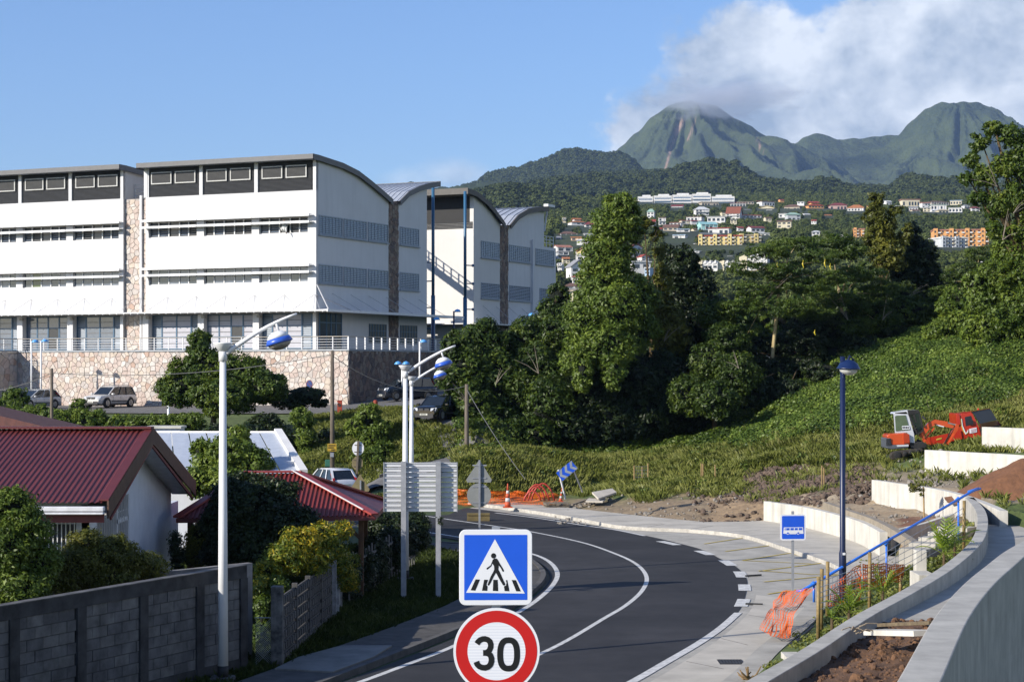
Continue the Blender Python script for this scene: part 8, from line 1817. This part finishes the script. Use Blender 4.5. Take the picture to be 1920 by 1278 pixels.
sow('long_grass', 'long sunlit grass on the slope between trees and road works', -4, 34, 92, 118, 120000, tuft_mesh('grass_tuft', L_GRASS, 16, .36, .26, .009, .5, 1), .4, 1.3, lambda px,py,x,y,z: 0 if py < gr_edge(px)+8*noise.noise(Vector((x*.4,y*.4,1))) else slope(px,py,x,y,z)*(.12 if near_machines(px,py,y) else 1), 1)
sow('undergrowth', 'leafy undergrowth mixed in the long grass below the trees', -4, 40, 98, 128, 16000, clump_mesh('weed_clump', L_MID, 60, .5, .15, 2, .8), .5, 1.3, lambda px,py,x,y,z: 0 if near_machines(px,py,y) else slope(px,py,x,y,z)*(.8 if py < gr_edge(px)+15 else .10), 2)
sow('vines', 'thick vines and creepers covering the steep bank on the right', 12, 46, 98, 142, 40000, clump_mesh('vine_clump', L_VINE, 110, .55, .13, 3, .75), .5, 1.5, lambda px,py,x,y,z: 0 if (px < 1380 or py > gr_edge(px)+10) else (.25 if (1690 < px < 1860 and 690 < py < 790 and noise.noise(Vector((x*.6, y*.35+z*.5, 1))) > .38) else 1), 3)
sow('dry_weeds', 'patches of pale dry weeds and stems on the steep bank', 12, 46, 98, 140, 7000, tuft_mesh('dry_tuft', LEAF('leaves_dry', (.06,.07,.02), (.12,.12,.035), (.22,.20,.07), .3), 16, .5, .35, .009, .5, 8), .4, 1.1, lambda px,py,x,y,z: (1 if noise.noise(Vector((x*.22, y*.22, 4))) > .12 else .06) if (px > 1380 and py < gr_edge(px)+30) else 0, 8)
def vl(px, py, x, y, z):
    if y > 99: return 0
    if y > 79 and x > -11: return 0
    # stay on the verge side of the inner pavement
    i = min(range(len(ik)), key=lambda k_: abs(ik[k_].y-y)) ; 
    return 0 if x > ik[i].x-2.1 and y < 86 else 1
sow('lawn', 'short shaded grass of the verge and gardens left of the road', -13, 2, 44, 88, 26000, tuft_mesh('lawn_tuft', L_GR2, 12, .16, .16, .012, .6, 4), .7, 1.4, vl, 4)
sow('grass_bank', 'mown grass on the bank below the car park', -14, 1, 106, 134, 16000, tuft_mesh('bank_tuft', L_GRASS, 12, .22, .2, .02, .6, 5), .7, 1.4, lambda px,py,x,y,z: 0 if (x > -6.5 and y > 112 and y > 118-(x+6)*1.0 ) or (y < 110 and -9 < x < -.3) else 1, 5)
def bedk(px, py, x, y, z): 
    i = min(range(len(R1)), key=lambda k_: abs(R1[k_].y-y)); j = min(range(len(PE)), key=lambda k_: abs(PE[k_].y-y)); return 1 if PE[j].x+.6 < x < R1[i].x-.3 and y < 72 else 0
sow('planting', 'low green ground cover in the bed beside the curved ramp wall', 3, 18, 40, 74, 7000, clump_mesh('cover_clump', L_GRASS, 40, .22, .10, 6, .9), .5, 1.3, lambda *a: bedk(*a)*(.9 if a[2] > 11.5 else .35), 6)
sow('terrace_weeds', 'sparse weeds along the pale terrace walls', 12, 34, 72, 100, 6000, tuft_mesh('weed_tuft', L_GRASS, 10, .4, .15, .02, .6, 7), .4, 1.1, lambda px,py,x,y,z: (.6 if noise.noise(Vector((x*.7,y*.7,2))) > .12 else .03) if px > 1640 and z > 1.9 and not (y > 93.5 and px < 1870) else 0, 7)
# clods of earth
scatter('soil_clods', [p[:3] for p in SOILP], [p[3]*1.6 for p in SOILP], CL, 'crumbly red-brown clods of earth in the near planter', 'soil', tilt=1.5)
MUDM = M('mud_clod', (.15,.105,.075), rough=.95, var=.3, scale=3); CL2 = CL.copy(); CL2.materials.clear(); CL2.materials.append(MUDM)
r = random.Random(9); pts, sc_ = [], []
while len(pts) < 4200:
    x = r.uniform(9, 20); y = r.uniform(88, 110); z = tin(x, y); px = 960+x/y*F; py = HOR-(z-H)/y*F
    if inpoly(px, py, mudz) or (r.random() < .12 and 1080 < px < 1640 and 925 < py < 985): pts.append((x, y, z+.03)); sc_.append(abs(r.gauss(0,1))*.055+.03)
scatter('mud_clods', pts, sc_, CL2, 'heaped brown mud clods on the slope behind the lowest terrace wall', 'mud', tilt=1.5)
HEAP = M('heap_earth', (.19,.085,.04), col2=(.11,.05,.025), rough=.97, scale=3, bump=.04, bscale=8); m = MB(); rows = []
c = P(1925,938,79); 
for i in range(26):
    a = 2*math.pi*i/25; rows.append([Vector((c.x+math.cos(a)*q*3.4, c.y+math.sin(a)*q*2.6, tin(c.x,c.y)-.3+(1-q**1.3)*1.75+noise.noise(Vector((math.cos(a)*q*4, math.sin(a)*q*4, 2)))*.25)) for q in [k_/12 for k_ in range(13)]])
m.grid(rows); o = obj('earth_heap', m, HEAP, None, True); tag(o, 'steep heap of red-brown earth at the right edge beside the terrace walls', 'earth heap')
# rubble, stones and litter on the slope foot
STN = M('rubble_stone', (.30,.27,.23), rough=.9, var=.3); CL3 = CL.copy(); CL3.materials.clear(); CL3.materials.append(STN); pts, sc_ = [], []
while len(pts) < 900:
    x = r.uniform(-1, 26); y = r.uniform(74, 102); z = tin(x, y); px = 960+x/y*F; py = HOR-(z-H)/y*F
    if (1040 < px < 1437 and 915 < py < 986) or (1450 < px < 1800 and y > 78 and z > .9): pts.append((x, y, z+.02)); sc_.append(abs(r.gauss(0,1))*.045+.02)
scatter('rubble', pts, sc_, CL3, 'scattered stones and rubble along the foot of the slope', 'rubble', tilt=1.5)
for px, py, Y, lab in [(1170,961,96.5,'small white litter scrap below the boards'),(1424,975,93,'crumpled pale plastic bag at the end of the lowest terrace wall')]:
    m = MB(); p = P(px, py, Y); m.add([(p.x-.14,p.y,p.z),(p.x+.1,p.y-.1,p.z+.02),(p.x+.16,p.y+.1,p.z+.1),(p.x,p.y+.1,p.z+.16),(p.x-.1,p.y+.05,p.z+.1)], [(0,1,2),(0,2,3),(0,3,4),(1,2,3)]); o = obj('litter', m, SW); tag(o, lab, 'litter')
m = MB(); rt = random.Random(4)
for i in range(7): a = P(1606+rt.uniform(-6,6),1190+rt.uniform(-4,8),36.3)+Vector((0,0,.1)); d = Vector((rt.uniform(-.5,.5),rt.uniform(-.3,.3),rt.uniform(0,.12))); m.tube([a, a+d*.5+Vector((0,0,.05)), a+d], .012, 5)
o = obj('dry_roots', m, M('root_pale', (.42,.34,.24))); tag(o, 'tangle of pale dry roots lying on the red soil', 'roots')
m = MB()
for i in range(16): a = P(1408+rt.uniform(-14,14),1258+rt.uniform(-8,8),44.2); a.z = .16; m.tube([a, a+Vector((rt.uniform(-.2,.2),rt.uniform(-.2,.2),rt.uniform(.05,.3)))], [.03,.012], 5)
o = obj('dead_root_ball', m, M('root_brown', (.22,.14,.06))); tag(o, 'dried brown root ball on the pavement edge by the ramp wall', 'roots')

POD = M('yellow_pod', (.62,.50,.03), rough=.5, var=.1)
ft = [o for o in bpy.data.objects if o.name == 'flame_tree'][0]
for px, y0, y1 in [(1506,488,502),(1547,486,501),(1557,494,505),(1458,491,501),(1528,618,628)]:
    m = MB(); m.tube([P(px,y0,124.5), P(px-1,(y0+y1)/2,124.5), P(px+1,y1,124.5)], [.03,.05,.02], 5); obj('seed_pod', m, POD, ft)

BARKT = M('bark_twig', (.26,.22,.17), rough=.95, var=.2); rb = random.Random(12)
for px, py, Y, k_ in [(1215,470,125,1),(1440,560,125,1),(1385,690,119,-1),(1655,600,129,1),(1700,560,133,1),(1010,700,121,-1),(930,720,119,1),(880,760,117,-1),(1245,640,124,1),(1590,600,128,-1),(1880,450,111,1),(1870,350,111,-1),(1900,400,111,1)]:
    a = P(px, py, Y); 
    for j in range(3):
        d = Vector((k_*rb.uniform(.2,1.3), rb.uniform(-.6,.2), rb.uniform(.3,1.5))); m = MB(); m.tube([a, a+d*.55+Vector((0,0,.1)), a+d*1.25], [.028,.018,.008], 5)
        host = min([o for o in bpy.data.objects if o.get('category') == 'tree'], key=lambda o: abs(o.location.x-a.x)+abs(o.location.y-a.y)); obj('branch', m, BARKT, host)
# ================================================================== air
hz = MB(); hz.box(-5250, 5250, -100, 9850, -9, 1320)
HZM = bpy.data.materials.new('haze_air'); HZM.use_nodes = True; n = HZM.node_tree.nodes; l = HZM.node_tree.links; n.clear(); ou = n.new('ShaderNodeOutputMaterial'); pv = n.new('ShaderNodeVolumePrincipled')
pv.inputs['Color'].default_value = (.44,.63,1.0,1); pv.inputs['Density'].default_value = 3.9e-5; pv.inputs['Anisotropy'].default_value = .2; l.new(pv.outputs[0], ou.inputs['Volume'])
o = obj('haze', hz, HZM); o['kind'] = 'stuff'; o['label'] = 'thin blue haze over the far hills'; o['category'] = 'haze'

# the cloud that touches the left-hand summit: a real body of vapour
CM = bpy.data.materials.new('cloud_vapour'); CM.use_nodes = True; n = CM.node_tree.nodes; l = CM.node_tree.links; n.clear(); ou = n.new('ShaderNodeOutputMaterial'); pv = n.new('ShaderNodeVolumePrincipled'); tc_ = n.new('ShaderNodeTexCoord')
ln_ = n.new('ShaderNodeVectorMath'); ln_.operation = 'LENGTH'; l.new(tc_.outputs['Object'], ln_.inputs[0]); nz_ = n.new('ShaderNodeTexNoise'); nz_.inputs['Scale'].default_value = 2.3; nz_.inputs['Detail'].default_value = 5; l.new(tc_.outputs['Object'], nz_.inputs['Vector'])
a_ = n.new('ShaderNodeMath'); a_.operation = 'MULTIPLY_ADD'; l.new(nz_.outputs[0], a_.inputs[0]); a_.inputs[1].default_value = 2.2; a_.inputs[2].default_value = -.35
s_ = n.new('ShaderNodeMath'); s_.operation = 'SUBTRACT'; l.new(a_.outputs[0], s_.inputs[0]); l.new(ln_.outputs['Value'], s_.inputs[1]); m_ = n.new('ShaderNodeMath'); m_.operation = 'MULTIPLY'; m_.use_clamp = False; l.new(s_.outputs[0], m_.inputs[0]); m_.inputs[1].default_value = .014
x_ = n.new('ShaderNodeMath'); x_.operation = 'MAXIMUM'; l.new(m_.outputs[0], x_.inputs[0]); x_.inputs[1].default_value = 0; l.new(x_.outputs[0], pv.inputs['Density']); pv.inputs['Color'].default_value = (.93,.95,1,1); pv.inputs['Anisotropy'].default_value = .3; l.new(pv.outputs[0], ou.inputs['Volume'])
bm = bmesh.new(); bmesh.ops.create_icosphere(bm, subdivisions=3, radius=1.0); me = bpy.data.meshes.new('cloud'); bm.to_mesh(me); bm.free(); me.materials.append(CM)
o = link('cloud', me, None, P(1350,184,7740)); o.scale = (400, 330, 105); o['kind'] = 'stuff'; o['label'] = 'pale cloud cap resting on the left-hand peak'; o['category'] = 'cloud'
sc.cycles.volume_step_rate = 2.0; sc.cycles.volume_max_steps = 64
